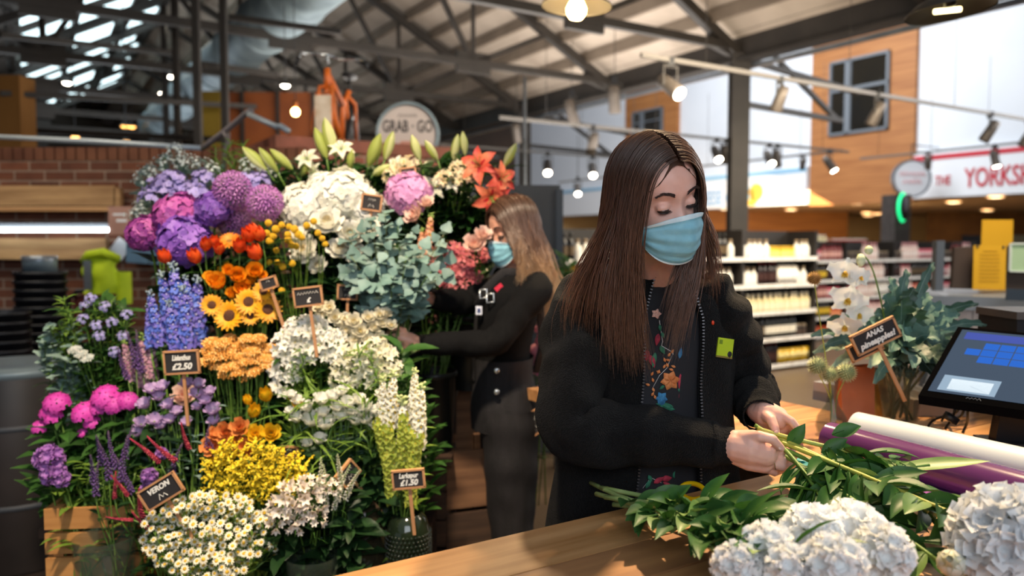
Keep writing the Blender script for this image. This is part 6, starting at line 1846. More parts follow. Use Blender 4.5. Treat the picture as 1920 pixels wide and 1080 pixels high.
def garment(tab, yaw, phi0, phi1, n, m, fold=None, z_list=None):
    """cloth loft: rows (z, cx, cy, half width, half depth); phi 0 is the wearer's front"""
    def fn(u, v):
        z = tab[0][0] + (tab[-1][0] - tab[0][0]) * u
        cx, cy, a, d = smooth_t(tab, z)
        ph0, ph1 = (phi0(z), phi1(z)) if callable(phi0) else (phi0, phi1)
        ph = ph0 + (ph1 - ph0) * v
        s, c = math.sin(ph), math.cos(ph)
        x = a * math.copysign(abs(s) ** .9, s); y = -d * math.copysign(abs(c) ** .9, c)
        f = fold(z, ph) if fold else 0
        x *= 1 + f; y *= 1 + f
        return V((cx + x * math.cos(yaw) - y * math.sin(yaw), cy + x * math.sin(yaw) + y * math.cos(yaw), z))
    return fn
def sleeve(b, pts, rs, n=26, m=44, fold=.006, seed=0, cuff=None, flat=1.0):
    """baggy sleeve along a smooth path with gathered folds"""
    k = len(pts) - 1
    P4 = []
    for i in range(m):
        f = i / (m - 1) * k; j = min(int(f), k - 1); t = f - j
        p0, p1, p2, p3 = pts[max(j - 1, 0)], pts[j], pts[j + 1], pts[min(j + 2, k)]
        P4.append((0.5 * (2 * p1 + (p2 - p0) * t + (2 * p0 - 5 * p1 + 4 * p2 - p3) * t * t + (3 * p1 - p0 - 3 * p2 + p3) * t ** 3), rs[j] + (rs[j + 1] - rs[j]) * (3 * t * t - 2 * t ** 3), f))
    vs = []; x = None
    for i, (p, r, f) in enumerate(P4):
        t = (P4[min(i + 1, m - 1)][0] - P4[max(i - 1, 0)][0]).normalized()
        if x is None: x = frame(t).col[0].copy()
        x = (x - t * x.dot(t)).normalized(); y = t.cross(x)
        for j in range(n):
            a = 2 * PI * j / n
            w = fold * (math.sin(f * 9 + 2.2 * math.sin(a + seed) + seed) * .6 + noise.noise(V((math.cos(a) * 1.5 + seed, math.sin(a) * 1.5, f * 2.6))) * 1.5)
            vs.append(p + (x * math.cos(a) + y * math.sin(a) * flat) * (r + w * min(1, 3 * (1 - i / (m - 1)) + .25)))
    fs = [(i * n + j, i * n + (j + 1) % n, (i + 1) * n + (j + 1) % n, (i + 1) * n + j) for i in range(m - 1) for j in range(n)]
    b.add(vs, fs)
    if cuff:
        p, r = P4[-1][0], P4[-1][1]
        t = (P4[-1][0] - P4[-3][0]).normalized()
        nn = 54
        M = TF(p - t * .004, t)
        b.grid(lambda u, v: M @ V((math.cos(2 * PI * v), math.sin(2 * PI * v) * flat, 0)) * 1.0 if False else M @ V(((cuff * (1 + .035 * (int(v * nn) % 2)) + (.010 * gs((u - .1) / .25))) * math.cos(2 * PI * v), (cuff * (1 + .035 * (int(v * nn) % 2)) + (.010 * gs((u - .1) / .25))) * math.sin(2 * PI * v) * flat, .045 * u)), 8, nn, wrap_v=True)
        b.grid(lambda u, v: M @ V((cuff * (1 - .10 * u) * math.cos(2 * PI * v), cuff * (1 - .10 * u) * math.sin(2 * PI * v) * flat, .045)), 2, nn, wrap_v=True)

# ---------------------------------------------------------------- the near florist
D1 = thing('person', 'dark haired florist in black fleece and blue mask trimming stems at the bench', 'person', (.32, 1.75, 0))
R0 = D1.location.copy()
HC1 = P(1226, 368, 1.60)
MH1 = Matrix.Translation(HC1 - R0) @ Matrix.Rotation(math.radians(-13), 4, 'Y') @ Matrix.Rotation(math.radians(22), 4, 'Z') @ Matrix.Rotation(math.radians(20), 4, 'X') @ Matrix.Scale(1.0, 4)
L_ = lambda px, py, Y: P(px, py, Y) - R0
body = MB()
body.join(head_mb(MH1))
nk = MH1 @ V((0, .022, -.07))
limb(body, [nk, MH1 @ V((0, .03, -.125)), V((.012, -.01, 1.385)), V((.01, .0, 1.30))], [.053, .050, .054, .075])
limb(body, [V((.01, 0, 1.30)), V((.0, 0, 1.10)), V((-.01, .01, .95))], [.095, .10, .105])
shR, elR, wrR = L_(1092, 565, 1.73), L_(1088, 795, 1.62), L_(1356, 836, 1.575)
shL, elL, wrL = L_(1338, 562, 1.74), L_(1388, 715, 1.87), L_(1424, 772, 1.665)
limb(body, [V((0, 0, 1.30)), shR + V((.03, 0, -.03))], [.06, .04]); limb(body, [V((0, 0, 1.30)), shL + V((-.03, 0, -.03))], [.06, .04])
limb(body, [shR + V((.03, 0, -.03)), elR, wrR], [.04, .036, .026]); limb(body, [shL + V((-.03, 0, -.03)), elL, wrL], [.04, .036, .026])
def fing(pts, r0, r1):
    q = [L_(*p) for p in pts]
    k = len(q)
    limb(body, q, [r0 + (r1 - r0) * i / (k - 1) for i in range(k)], 12)
# right hand: back of the hand towards us, fingers closing round the stems from below and behind
limb(body, [wrR, L_(1378, 838, 1.555), L_(1405, 842, 1.545), L_(1432, 850, 1.545)], [.027, .030, .033, .028])
limb(body, [L_(1378, 826, 1.56), L_(1412, 826, 1.55), L_(1434, 832, 1.55)], [.022, .022, .018])
limb(body, [L_(1372, 850, 1.56), L_(1405, 864, 1.55), L_(1432, 872, 1.55)], [.02, .021, .017])
fing(((1392, 822, 1.545), (1424, 818, 1.525), (1448, 823, 1.518), (1464, 840, 1.522)), .0135, .0085)       # thumb on top
fing(((1430, 836, 1.55), (1462, 846, 1.552), (1484, 846, 1.60), (1470, 834, 1.622)), .0105, .0075)         # index
fing(((1433, 850, 1.548), (1468, 862, 1.552), (1488, 856, 1.598), (1474, 842, 1.622)), .0105, .0075)       # middle
fing(((1436, 864, 1.546), (1466, 876, 1.546), (1486, 871, 1.585), (1474, 858, 1.612)), .0102, .0072)       # ring finger
fing(((1430, 876, 1.55), (1452, 886, 1.556), (1470, 880, 1.592), (1460, 868, 1.612)), .0090, .0065)        # little finger
# left hand: thumb pressed down on the stems, fingers reaching over
limb(body, [wrL, L_(1436, 776, 1.645), L_(1456, 784, 1.635)], [.026, .029, .026])
limb(body, [L_(1432, 786, 1.65), L_(1452, 798, 1.645), L_(1466, 800, 1.645)], [.02, .021, .018])
fing(((1434, 778, 1.63), (1446, 788, 1.605), (1452, 802, 1.592), (1455, 815, 1.588)), .0130, .0085)
fing(((1460, 776, 1.625), (1484, 790, 1.608), (1498, 808, 1.602), (1505, 826, 1.604)), .0108, .0075)
fing(((1464, 784, 1.635), (1486, 800, 1.628), (1496, 820, 1.625), (1500, 836, 1.622)), .0106, .0075)
fing(((1464, 792, 1.645), (1482, 812, 1.645), (1488, 832, 1.640), (1486, 846, 1.63)), .0102, .0072)
fing(((1460, 800, 1.655), (1474, 820, 1.658), (1478, 838, 1.652), (1474, 850, 1.64)), .0090, .0065)
limb(body, [V((-.01, .02, .95)), V((-.08, .03, .85)), V((-.09, .03, .48)), V((-.10, .05, .09))], [.11, .075, .05, .035])
limb(body, [V((-.01, .02, .95)), V((.08, .03, .85)), V((.09, .03, .48)), V((.10, .05, .09))], [.11, .075, .05, .035])
o = remeshed(body, 'body', M_skin, .0027, D1, 3)
face_parts(D1, MH1)
b, st_, lp_ = mask_mb(MH1)
mk = b.build('face_mask', [M_mask, M_maskb], D1)
st_.build('stitching', mat('mask_stitch', '5f8d9c', None, 0.8), mk); lp_.build('ear_loop', M_maskw, mk)
mk['label'] = 'pale blue pleated face mask'
# hair
def end1(side, t, r):
    if side < 0:
        if t < .42:
            px = 1210 - 78 * (t / .42) ** .9 + r.gauss(0, 8)
            return L_(px, 700 - 70 * (t / .42) * r.random() - 45 * r.random(), 1.555 + .02 * t), V((-.012, -.008, 0))
        if t < .68:
            return L_(1112 - 50 * r.random() ** 1.5, 575 + 60 * r.random(), 1.64), V((-.01, -.02, 0))
        return L_(1090 + 60 * r.random(), 640 + 60 * r.random(), 1.90), V((0, .03, 0))
    if t < .40:
        return L_(1288 - 36 * r.random() , 655 - 90 * r.random(), 1.57), V((.018, -.005, 0))
    if t < .6:
        return L_(1300 + 40 * r.random(), 560 - 50 * r.random(), 1.68), V((.012, .0, 0))
    return L_(1260 + 60 * r.random(), 640, 1.91), V((0, .03, 0))
am1 = lambda s, t: (1.28 if s < 0 else 1.22) if t < .35 else 1.45
M_hair = hair_mat('hair_dark_brown', ('8c6650', '6a4a3a', '4b3428'), 1.15, 1.65)
hb1 = hair_mb(MH1, .0, 150, end1, am1, 15, .00085, .004, 5)
hair1 = hb1.build('hair', M_hair, D1)
hair1['label'] = 'long straight dark brown hair'
# flyaway strands
# fleece
YAW = math.radians(10)
T1 = [(.70, -.02, .02, .235, .165), (.85, -.02, .015, .225, .16), (1.0, -.012, .01, .205, .15), (1.12, -.008, .005, .19, .142), (1.24, .0, 0, .182, .132), (1.32, .004, -.002, .172, .115), (1.37, .008, -.006, .135, .095), (1.405, .012, -.012, .088, .082), (1.43, .014, -.02, .080, .080), (1.465, .016, -.026, .088, .086), (1.49, .016, -.024, .096, .09)]
def gap(z):
    a = smooth_t(T1, z)[2]
    return math.asin(min(.85, (.060 + .03 * max(0, 1.0 - z) * 2 - .25 * max(0, z - 1.32)) / a))
def fold1(z, ph):
    g = max(0, min(1, (1.42 - z) / .06))
    return g * (.035 * math.sin(ph * 9 + 2.5 * math.sin(z * 11)) * gs((math.sin(ph * .5) - .25) / .25) + .05 * noise.noise(V((math.cos(ph) * 1.6, math.sin(ph) * 1.6, z * 5))))
gj = garment(T1, YAW, lambda z: gap(z), lambda z: 2 * PI - gap(z), 0, 0, fold1)
b = MB()
b.grid(gj, 72, 96)
inner = garment([(r[0], r[1], r[2], r[3] - .008, r[4] - .008) for r in T1], YAW, lambda z: gap(z) , lambda z: 2 * PI - gap(z), 0, 0, fold1)
b.grid(inner, 72, 96)
sleeve(b, [shR + V((.045, .0, .025)), shR + V((-.008, -.004, -.03)), shR.lerp(elR, .55) + V((-.012, 0, 0)), elR + V((-.012, -.012, -.008)), elR.lerp(wrR, .42) + V((0, -.008, -.004)), elR.lerp(wrR, .92)], [.062, .076, .074, .072, .064, .047], 34, 64, .0095, 1.3, .038)
sleeve(b, [shL + V((-.045, 0, .025)), shL + V((.006, 0, -.03)), shL.lerp(elL, .55) + V((.008, -.02, 0)), elL + V((.004, -.04, -.004)), elL.lerp(wrL, .5) + V((.006, -.008, 0)), elL.lerp(wrL, .93)], [.062, .072, .068, .062, .055, .044], 34, 64, .0095, 4.1, .037)
jk_ = b.build('fleece_jacket', M_fleece, D1)
jk_['label'] = 'black zip fleece jacket worn open'
zb = MB()
for sd in (0, 1):
    for i in range(110):
        u = .06 + .92 * i / 109
        p, q = gj(u, sd), gj(min(1, u + .004), sd)
        zb.box((0, 0, 0), (.0048, .004, .0026), TF(p + V((0, -.003, 0)), (q - p), up=(0, -1, 0)))
zb.build('zipper', mat('zip_grey', '4c4a4c', None, 0.35, 0.6), jk_, False)
# floral shirt
T1s = [(r[0], r[1], r[2] + .0, r[3] - .022, r[4] - .022) for r in T1]
T1s[-1] = (1.48, .016, -.026, .062, .063); T1s[-2] = (1.455, .016, -.026, .060, .061); T1s[-3] = (1.43, .014, -.02, .06, .061); T1s[-4] = (1.405, .012, -.012, .068, .064)
gsx = garment(T1s, YAW, -PI, PI, 0, 0)
sb = MB(); sb.grid(gsx, 60, 64)
SC = {'k': 0, 'o': 1, 'g': 2, 'r': 3, 'w': 4, 'b': 5, 'p': 6}
def on_shirt(px, py, out=.004):
    Y = 1.62
    for _ in range(5):
        p = P(px, py, Y) - R0
        cx, cy, a, d = smooth_t(T1s, p.z)
        dx, dy = p.x - cx, 0
        lx = dx * math.cos(YAW)
        yy = -d * math.sqrt(max(.05, 1 - (lx / a) ** 2))
        Y = R0.y + cy + lx * math.sin(YAW) + yy * math.cos(YAW) - .002
    q = P(px, py, Y) - R0
    return q + V((0, -out, 0))
def sleaf(px, py, l, w, ang, c, cc='w'):
    a = math.radians(ang); ux, uy = math.cos(a), -math.sin(a)
    out = []
    for i in range(11):
        u = i / 10; h = w * math.sin(PI * u ** .8)
        out.append((u, h))
    pts = [(px + ux * l * u - uy * h, py + uy * l * u + ux * h) for u, h in out] + [(px + ux * l * u + uy * h, py + uy * l * u - ux * h) for u, h in reversed(out[1:-1])]
    sb.poly([on_shirt(x, y) for x, y in pts], (0, -.0003, 0), SC[c])
    if cc: sline([(px + ux * l * u, py + uy * l * u) for u in (.05, .5, .95)], .35, cc)
def sline(pts, w, c='w'):
    sb.tube([on_shirt(x, y, .0018) for x, y in pts], w * .0011, 4, SC[c])
def sflower(px, py, r, n, c, cc, rot=0):
    for i in range(n):
        sleaf(px, py, r, r * .38, rot + 360 * i / n, c, None)
    sb.poly([on_shirt(px + r * .33 * math.cos(i * .6), py + r * .33 * math.sin(i * .6), .0022) for i in range(10)], (0, -.0003, 0), SC[cc])
sflower(1256, 713, 19, 6, 'o', 'p', 10)
for x, y, l, w, a, c in ((1228, 660, 30, 5, -100, 'g'), (1237, 648, 18, 4.5, -60, 'g'), (1218, 665, 26, 6, -70, 'r'), (1213, 655, 22, 6, -95, 'r'), (1275, 700, 40, 5, -88, 'r'), (1278, 730, 28, 5, -95, 'r'), (1262, 762, 34, 5, 170, 'g'), (1236, 762, 30, 6, -10, 'g'), (1278, 765, 18, 4, -100, 'g'), (1245, 722, 12, 3, -140, 'g'), (1271, 728, 10, 3, -50, 'g'), (1236, 608, 14, 3, -80, 'g'), (1240, 622, 12, 3, -70, 'g'), (1234, 625, 24, 5, -100, 'r'), (1273, 672, 22, 3.5, 80, 'b')):
    sleaf(x, y, l, w, a, c)
for i, (x, y) in enumerate(((1252, 668), (1247, 678), (1256, 676), (1243, 690), (1252, 688), (1262, 694), (1220, 704), (1225, 716), (1218, 722), (1232, 700), (1226, 734), (1238, 698), (1221, 742), (1229, 748), (1266, 688), (1258, 662))):
    sleaf(x, y, 9, 2.4, 110 + 50 * (i % 3 - 1), 'o', None)
sline([(1262, 660), (1250, 690), (1236, 704), (1222, 730)], .5, 'w'); sline([(1236, 600), (1242, 640), (1240, 648), (1260, 660), (1273, 688)], .8, 'w'); sline([(1278, 742), (1283, 765), (1280, 780)], .8, 'w')
sflower(1240, 745, 12, 5, 'b', 'b', 50); sleaf(1234, 758, 22, 6, 60, 'b'); sleaf(1244, 758, 22, 6, 110, 'b'); sleaf(1240, 760, 24, 5, 85, 'b')
sflower(1230, 588, 10, 5, 'p', 'w', 0); sflower(1226, 770, 9, 5, 'r', 'r')
for x, y, l, w, a, c in ((1225, 905, 24, 5, 30, 'r'), (1240, 898, 20, 6, 10, 'r'), (1262, 895, 18, 5, 60, 'g'), (1210, 915, 22, 4, 60, 'g'), (1275, 890, 16, 4, 20, 'o'), (1296, 893, 18, 4, 40, 'b'), (1258, 912, 18, 4, 150, 'r'), (1215, 890, 14, 4, -60, 'g'), (1288, 905, 14, 3, -30, 'g')):
    sleaf(x, y, l, w, a, c)
sline([(1205, 915), (1220, 895), (1240, 905)], .6, 'w'); sline([(1283, 905), (1300, 890), (1308, 885)], .6, 'w')
rc = random.Random(4)
for i in range(26):
    sleaf(1215 + rc.random() * 60, 488 + rc.random() * 40, 7, 2, rc.random() * 360, rc.choice('owpo'), None)
sb.build('floral_shirt', [mat('shirt_black', '121218', None, 0.8), mat('print_orange', 'd98a52', 'c5703a', 0.8, scale=60), mat('print_green', '2f7a5c', '246048', 0.8, scale=60), mat('print_red', 'b8344a', '8e2438', 0.8, scale=60), mat('print_white', 'd9d5d2', None, 0.8), mat('print_blue', '3f84b0', '2f6c98', 0.8, scale=60), mat('print_pink', 'e2b0a0', None, 0.8)], D1)['label'] = 'black shirt printed with orange, red and blue flowers'
# name badge
def on_jacket(px, py, Y=1.62):
    for _ in range(6):
        p = P(px, py, Y) - R0
        cx, cy, a, d = smooth_t(T1, p.z)
        lx = (p.x - cx) / math.cos(YAW)
        yy = -d * (max(.05, 1 - min(.98, abs(lx / a)) ** (2 / .9))) ** .45
        Y = R0.y + cy + lx * math.sin(YAW) * .0 + yy * math.cos(YAW) + lx * math.sin(YAW) - .004
    return P(px, py, Y) - R0
bc = on_jacket(1354, 650) + V((0, -.022, 0))
Mb = TF(bc, (.35, -.9, .05), -.0, up=(0.18, 0, 1))
bd = MB().box((0, 0, 0), (.040, .042, .003), Mb).build('name_badge', mat('badge_lime', 'b4cc2a', 'a8c020', 0.35, scale=5), D1, False)
bd['label'] = 'lime green name badge'
MB().box((-.013, .012, .002), (.008, .009, .0006), Mb).box((-.013, .012, .0024), (.005, .006, .0006), Mb).build('logo', mat('badge_dark', '6e8a1c', None, 0.5), bd, False)
MB().ball((.013, -.012, .0018), (.006, .0065, .0012), 12, 6, 0, Mb).box((.013, -.019, .0018), (.002, .004, .001), Mb).build('emblem', M_black, bd)
MB().box((0, -.0195, .0012), (.041, .004, .0022), Mb).build('edge', mat('badge_edge', '7a6a30', None, 0.4), bd, False)
pc_ = on_jacket(1334, 604) + V((0, -.012, 0))
MB().ball((0, 0, 0), (.0035, .002, .005), 8, 6, 0, Matrix.Translation(pc_)).build('red_pin', mat('pin_red', 'd8401c', None, 0.4), D1)
rm = MB().tube([L_(1448, 858, 1.5415), L_(1450, 862, 1.535), L_(1452, 868, 1.5335), L_(1453, 874, 1.5335), L_(1454, 880, 1.538)], .0011, 8)
rm.build('ring', mat('silver_ring', 'd8dde2', None, 0.15, 1.0), D1)
# nails
for q, f in (((1455, 812, 1.580), (-.1, -.9, -.25)), ((1463, 838, 1.5145), (.3, -.9, .2))):
    MB().ball((0, 0, 0), (.0050, .0066, .0012), 10, 6, 0, TF(L_(*q), f, up=(.2, 0, 1))).build('fingernail', mat('nail_pink', 'e8bfb2', None, 0.25), D1)
def trousers(b, hips, knees, ankles, r0, r1, r2, seed):
    for i in (0, 1): sleeve(b, [hips[i], hips[i].lerp(knees[i], .5), knees[i], knees[i].lerp(ankles[i], .55), ankles[i]], [r0, r0 * .93, r1, r1 * .92, r2], 22, 40, .006, seed + i)
tb = MB()
trousers(tb, [V((-.09, .03, .92)), V((.09, .03, .92))], [V((-.1, .03, .5)), V((.1, .03, .5))], [V((-.105, .05, .06)), V((.105, .05, .06))], .105, .075, .065, 2)
tb.ball((0, .03, .88), (.2, .14, .13), 20, 12)
tb.build('trousers', M_trous, D1)
def shoe(c, yaw, parent):
    M = Matrix.Translation(c) @ Matrix.Rotation(yaw, 4, 'Z')
    b = MB().ball((0, -.06, .035), (.045, .13, .045), 16, 8, 0, M).ball((0, .03, .05), (.038, .06, .06), 14, 8, 0, M)
    b.v = [V((p.x, p.y, max(p.z, c[2] + .004))) for p in b.v]
    b.build('shoe', M_shoe, parent)
shoe((-.105, .03, 0), -.1, D1); shoe((.105, .03, 0), .1, D1)

# ---------------------------------------------------------------- the florist among the flowers
D2 = thing('person', 'blonde florist in black dungarees and blue mask arranging flowers on the stand', 'person', (.0, 2.88, 0))
R0 = D2.location.copy()
MH2 = Matrix.Translation(P(966, 431, 2.88) - R0) @ Matrix.Rotation(math.radians(-62), 4, 'Z') @ Matrix.Rotation(math.radians(14), 4, 'X')
body = MB(); body.join(head_mb(MH2))
limb(body, [MH2 @ V((0, .025, -.06)), MH2 @ V((0, .035, -.12)), V((.015, 0, 1.36)), V((.0, 0, 1.28))], [.05, .047, .052, .07])
limb(body, [V((-.01, 0, 1.28)), V((-.03, 0, 1.0)), V((-.025, 0, .88))], [.075, .065, .08])
shN, elN, wrN = L_(1003, 548, 2.73), L_(925, 641, 2.63), L_(786, 646, 2.58)
shF, elF, wrF = L_(948, 532, 3.03), L_(872, 566, 2.92), L_(802, 560, 2.74)
limb(body, [V((0, 0, 1.32)), shN], [.065, .048]); limb(body, [V((0, 0, 1.32)), shF], [.065, .048])
limb(body, [shN, elN, wrN], [.043, .034, .024]); limb(body, [shF, elF, wrF], [.043, .034, .024])
limb(body, [wrN, L_(768, 640, 2.575), L_(752, 634, 2.57)], [.025, .030, .027])
limb(body, [L_(772, 652, 2.575), L_(755, 650, 2.57)], [.02, .02])
fing(((757, 620, 2.565), (738, 615, 2.55), (727, 622, 2.565)), .012, .008)
fing(((752, 624, 2.57), (733, 628, 2.545), (728, 634, 2.575), (738, 637, 2.60)), .0105, .0075)
fing(((750, 634, 2.57), (731, 640, 2.545), (727, 645, 2.575), (738, 646, 2.60)), .0105, .0075)
fing(((751, 644, 2.57), (734, 650, 2.55), (731, 654, 2.575), (741, 654, 2.60)), .010, .007)
fing(((756, 654, 2.57), (742, 659, 2.555), (738, 661, 2.575), (746, 660, 2.595)), .009, .0065)
limb(body, [wrF, L_(780, 556, 2.70), L_(766, 556, 2.68)], [.024, .028, .025])
for k in range(4): fing(((768, 546 + 7 * k, 2.68), (750, 546 + 7 * k, 2.66), (740, 550 + 7 * k, 2.64)), .01, .007)
fing(((776, 546, 2.69), (764, 536, 2.66), (752, 534, 2.64)), .011, .008)
limb(body, [V((-.02, .0, .9)), V((-.01, -.07, .8)), V((0, -.08, .46)), V((.04, -.08, .09))], [.1, .07, .05, .035])
limb(body, [V((-.02, .0, .9)), V((-.01, .08, .8)), V((-.02, .08, .46)), V((.0, .08, .09))], [.1, .07, .05, .035])
remeshed(body, 'body', M_skin2, .0045, D2, 3)
face_parts(D2, MH2)
b, st_, lp_ = mask_mb(MH2)
mk = b.build('face_mask', [M_mask, M_maskb], D2); lp_.build('ear_loop', M_maskw, mk)
def end2(side, t, r):
    if side > 0:     # the side towards the photographer
        if t < .3: return L_(975 + 20 * r.random(), 520 + 20 * r.random(), 2.74), V((.012, -.02, 0))
        return L_(985 + 55 * t + 14 * r.random(), 545 + 60 * r.random() * t + 20 * t, 2.76 + .05 * t), V((.02, -.02, 0))
    return L_(1000 + 35 * t, 560 + 50 * r.random(), 2.98), V((.03, .0, 0))
M_hair2 = hair_mat('hair_ombre', ('d2b894', 'b08c68', '6f5240', '5a4234'), 1.28, 1.58)
h2 = hair_mb(MH2, 0, 110, end2, lambda s, t: 1.2 if t < .3 else 1.45, 13, .0012, .013, 8, spread=.012)
h2.build('hair', M_hair2, D2)['label'] = 'long wavy brown hair with blonde ends'
T2 = [(.86, -.03, 0, .115, .165), (1.0, -.035, 0, .10, .145), (1.12, -.03, 0, .105, .15), (1.22, -.015, 0, .112, .165), (1.30, .005, 0, .10, .172), (1.345, .014, 0, .085, .14), (1.375, .018, 0, .075, .09)]
b = MB()
b.grid(garment(T2, 0, 0, 2 * PI, 0, 0, lambda z, ph: .03 * noise.noise(V((math.cos(ph) * 2, math.sin(ph) * 2, z * 7)))), 40, 48, wrap_v=True)
sleeve(b, [shN + V((0, .06, .02)), shN, shN.lerp(elN, .5), elN, elN.lerp(wrN, .5), wrN], [.055, .058, .052, .047, .042, .033], 24, 50, .004, .5)
sleeve(b, [shF + V((0, -.06, .02)), shF, shF.lerp(elF, .5), elF, elF.lerp(wrF, .5), wrF], [.055, .058, .052, .047, .042, .033], 24, 50, .004, 2.5)
b.build('jumper', M_knit, D2)['label'] = 'black long sleeved jumper'
T2d = [(.80, -.02, 0, .13, .175), (.88, -.025, 0, .128, .175), (.98, -.032, 0, .112, .158), (1.06, -.032, 0, .112, .158)]
b = MB()
f2 = lambda z, ph: .04 * noise.noise(V((math.cos(ph) * 2, math.sin(ph) * 2, z * 8)))
b.grid(garment(T2d, 0, 0, 2 * PI, 0, 0, f2), 22, 48, wrap_v=True)
tb_ = [(.98, -.034, 0, .116, .162), (1.10, -.030, 0, .117, .162), (1.22, -.017, 0, .121, .175), (1.25, -.010, 0, .119, .178)]
b.grid(garment(tb_, 0, PI * 1.5 - .55, PI * 1.5 + .55, 0, 0), 18, 22)       # bib at the chest (she faces the flowers)
trousers(b, [V((-.01, -.085, .88)), V((-.02, .085, .88))], [V((0.0, -.09, .5)), V((-.02, .09, .5))], [V((.04, -.085, .07)), V((.0, .085, .07))], .108, .083, .072, 3)
dg_ = b.build('dungarees', M_denim, D2)
dg_['label'] = 'faded black denim dungarees'
sm = MB()
for sy in (-1, 1):
    f = garment(tb_, 0, 0, 2 * PI, 0, 0)
    p0 = V((-.125, sy * .085, 1.25))
    sm.tube([p0, V((-.095, sy * .095, 1.31)), V((-.03, sy * .105, 1.375)), V((.04, sy * .10, 1.375)), V((.10, sy * .07, 1.28)), V((.115, sy * .03, 1.1)), V((.09, sy * .02, 1.0))], .017, 8, flat=.22, up=(0, 1, 0))
sm.build('shoulder_strap', M_denim, dg_)
ms_ = mat('button_silver', 'cfd4d6', None, 0.25, 0.8)
for q in ((931, 695, 2.698), (931, 735, 2.69)): MB().ball((0, 0, 0), (.011, .006, .011), 12, 8, 0, Matrix.Translation(L_(*q))).build('button', ms_, dg_)
bk = MB()
for q in ((906, 552, 2.745), (919, 560, 2.72)):
    c = L_(*q); bk.tube([c + V((-.012, 0, .016)), c + V((.012, 0, .018)), c + V((.014, 0, -.012)), c + V((-.012, 0, -.014)), c + V((-.012, 0, .016))], .0035, 6)
bk.build('buckle', ms_, dg_)
MB().box((0, 0, 0), (.03, .006, .022), Matrix.Translation(L_(936, 540, 2.74)) @ Matrix.Rotation(-.7, 4, 'Y')).build('red_badge', mat('badge_red', 'c8203a', None, 0.4), D2, False)
wb = MB().box((0, 0, 0), (.022, .006, .03), Matrix.Translation(L_(898, 582, 2.745))).build('white_badge', mat('badge_white', 'd8dce8', None, 0.5), D2, False)
MB().box((0, -.004, 0), (.011, .003, .014), Matrix.Translation(L_(898, 582, 2.745))).build('emblem', mat('badge_navy', '2c3a6a', None, 0.5), wb, False)
rg = MB().tube([L_(737, 637, 2.541), L_(737, 642, 2.539), L_(738, 646, 2.541)], .0016, 6); rg.build('ring', mat('silver_ring', 'd8dde2', None, 0.15, 1.0), D2)
shoe((.02, -.085, 0), -PI / 2, D2); shoe((-.02, .085, 0), -PI / 2, D2)

# ---- the eucalyptus bunch in her hand: each branch is a stem of its own
M_euc = mat('eucalyptus_leaf', '7f9b92', '5b7a71', 0.55, scale=10, rnd=.18, transl=.15)
M_eucs = mat('eucalyptus_stem', '7c8a5a', '6a6a4a', 0.6, scale=20)
grip = P(738, 622, 2.585)
random.seed(31)
tips = [(680, 440, .06), (700, 415, 0), (725, 400, -.05), (745, 425, .0), (770, 440, .05), (790, 470, 0), (820, 470, .06), (665, 480, -.04), (650, 510, .05), (805, 510, -.06), (830, 440, .0), (715, 470, -.08), (760, 480, -.09), (690, 520, -.08), (780, 540, -.08), (735, 520, -.11), (658, 450, .08), (845, 500, .02)]
for i, (px, py, dd) in enumerate(tips):
    tip = P(px, py, 2.55 + dd)
    o = thing('eucalyptus_branch', 'blue green eucalyptus branch held by the blonde florist', 'foliage', grip, 'eucalyptus branches in the hand')
    foot = P(738 + random.uniform(-34, 30), 720 + random.uniform(0, 70), 2.56 + random.uniform(-.04, .04))
    pts = [p - grip for p in bez(foot, grip.lerp(foot, .3), grip + (tip - grip) * .4 + V((0, 0, .05)), tip, 12)]
    g = V((random.uniform(-.012, .012), random.uniform(-.012, .012), 0))
    pts = [p + g for p in pts]
    MB().tube(pts, [.003 - .0017 * k / 11 for k in range(12)], 5).build('stem', M_eucs if i % 3 else M_stem, o)
    b = MB()
    for k in range(12):
        u = .36 + .64 * k / 11
        f = u * 11; j = min(int(f), 10)
        p = pts[j].lerp(pts[j + 1], f - j)
        if (p + grip).z < grip.z + .05: continue
        for s in (0, PI):
            a = GA * k + s + random.uniform(-.4, .4)
            l = random.uniform(.044, .072) * (1.1 - .4 * (k / 11))
            b.petal(l, l * .95, random.uniform(-.2, .9), random.uniform(-.3, .4), Matrix.Translation(p) @ Matrix.Rotation(random.uniform(-.2, 1.5), 4, 'X') @ rz(a), 6, 5, .12, .55, 0, 0, base=.15, tip=.25, r0=.006)
    b.build('foliage', M_euc, o)
# peach snapdragon spike beside the eucalyptus
ms = [pm('snapdragon_peach', 'efb896', 'e39f7c'), pCy, pG, pm('snapdragon_deep', 'e09a78', 'd48a68')]
for px, py, s in ((800, 475, .6), (785, 490, .5)):
    flower('snapdragon', 'snapdragon', b_delphinium, ms, px, py, 2.72, mouth_at(800, 3), (.15, -.2, 1), (5, .06, .02, 'lance'), M_leaf, scale=s)
label_row('snapdragon', 'peach snapdragon spike beside the eucalyptus', 'peach snapdragons')
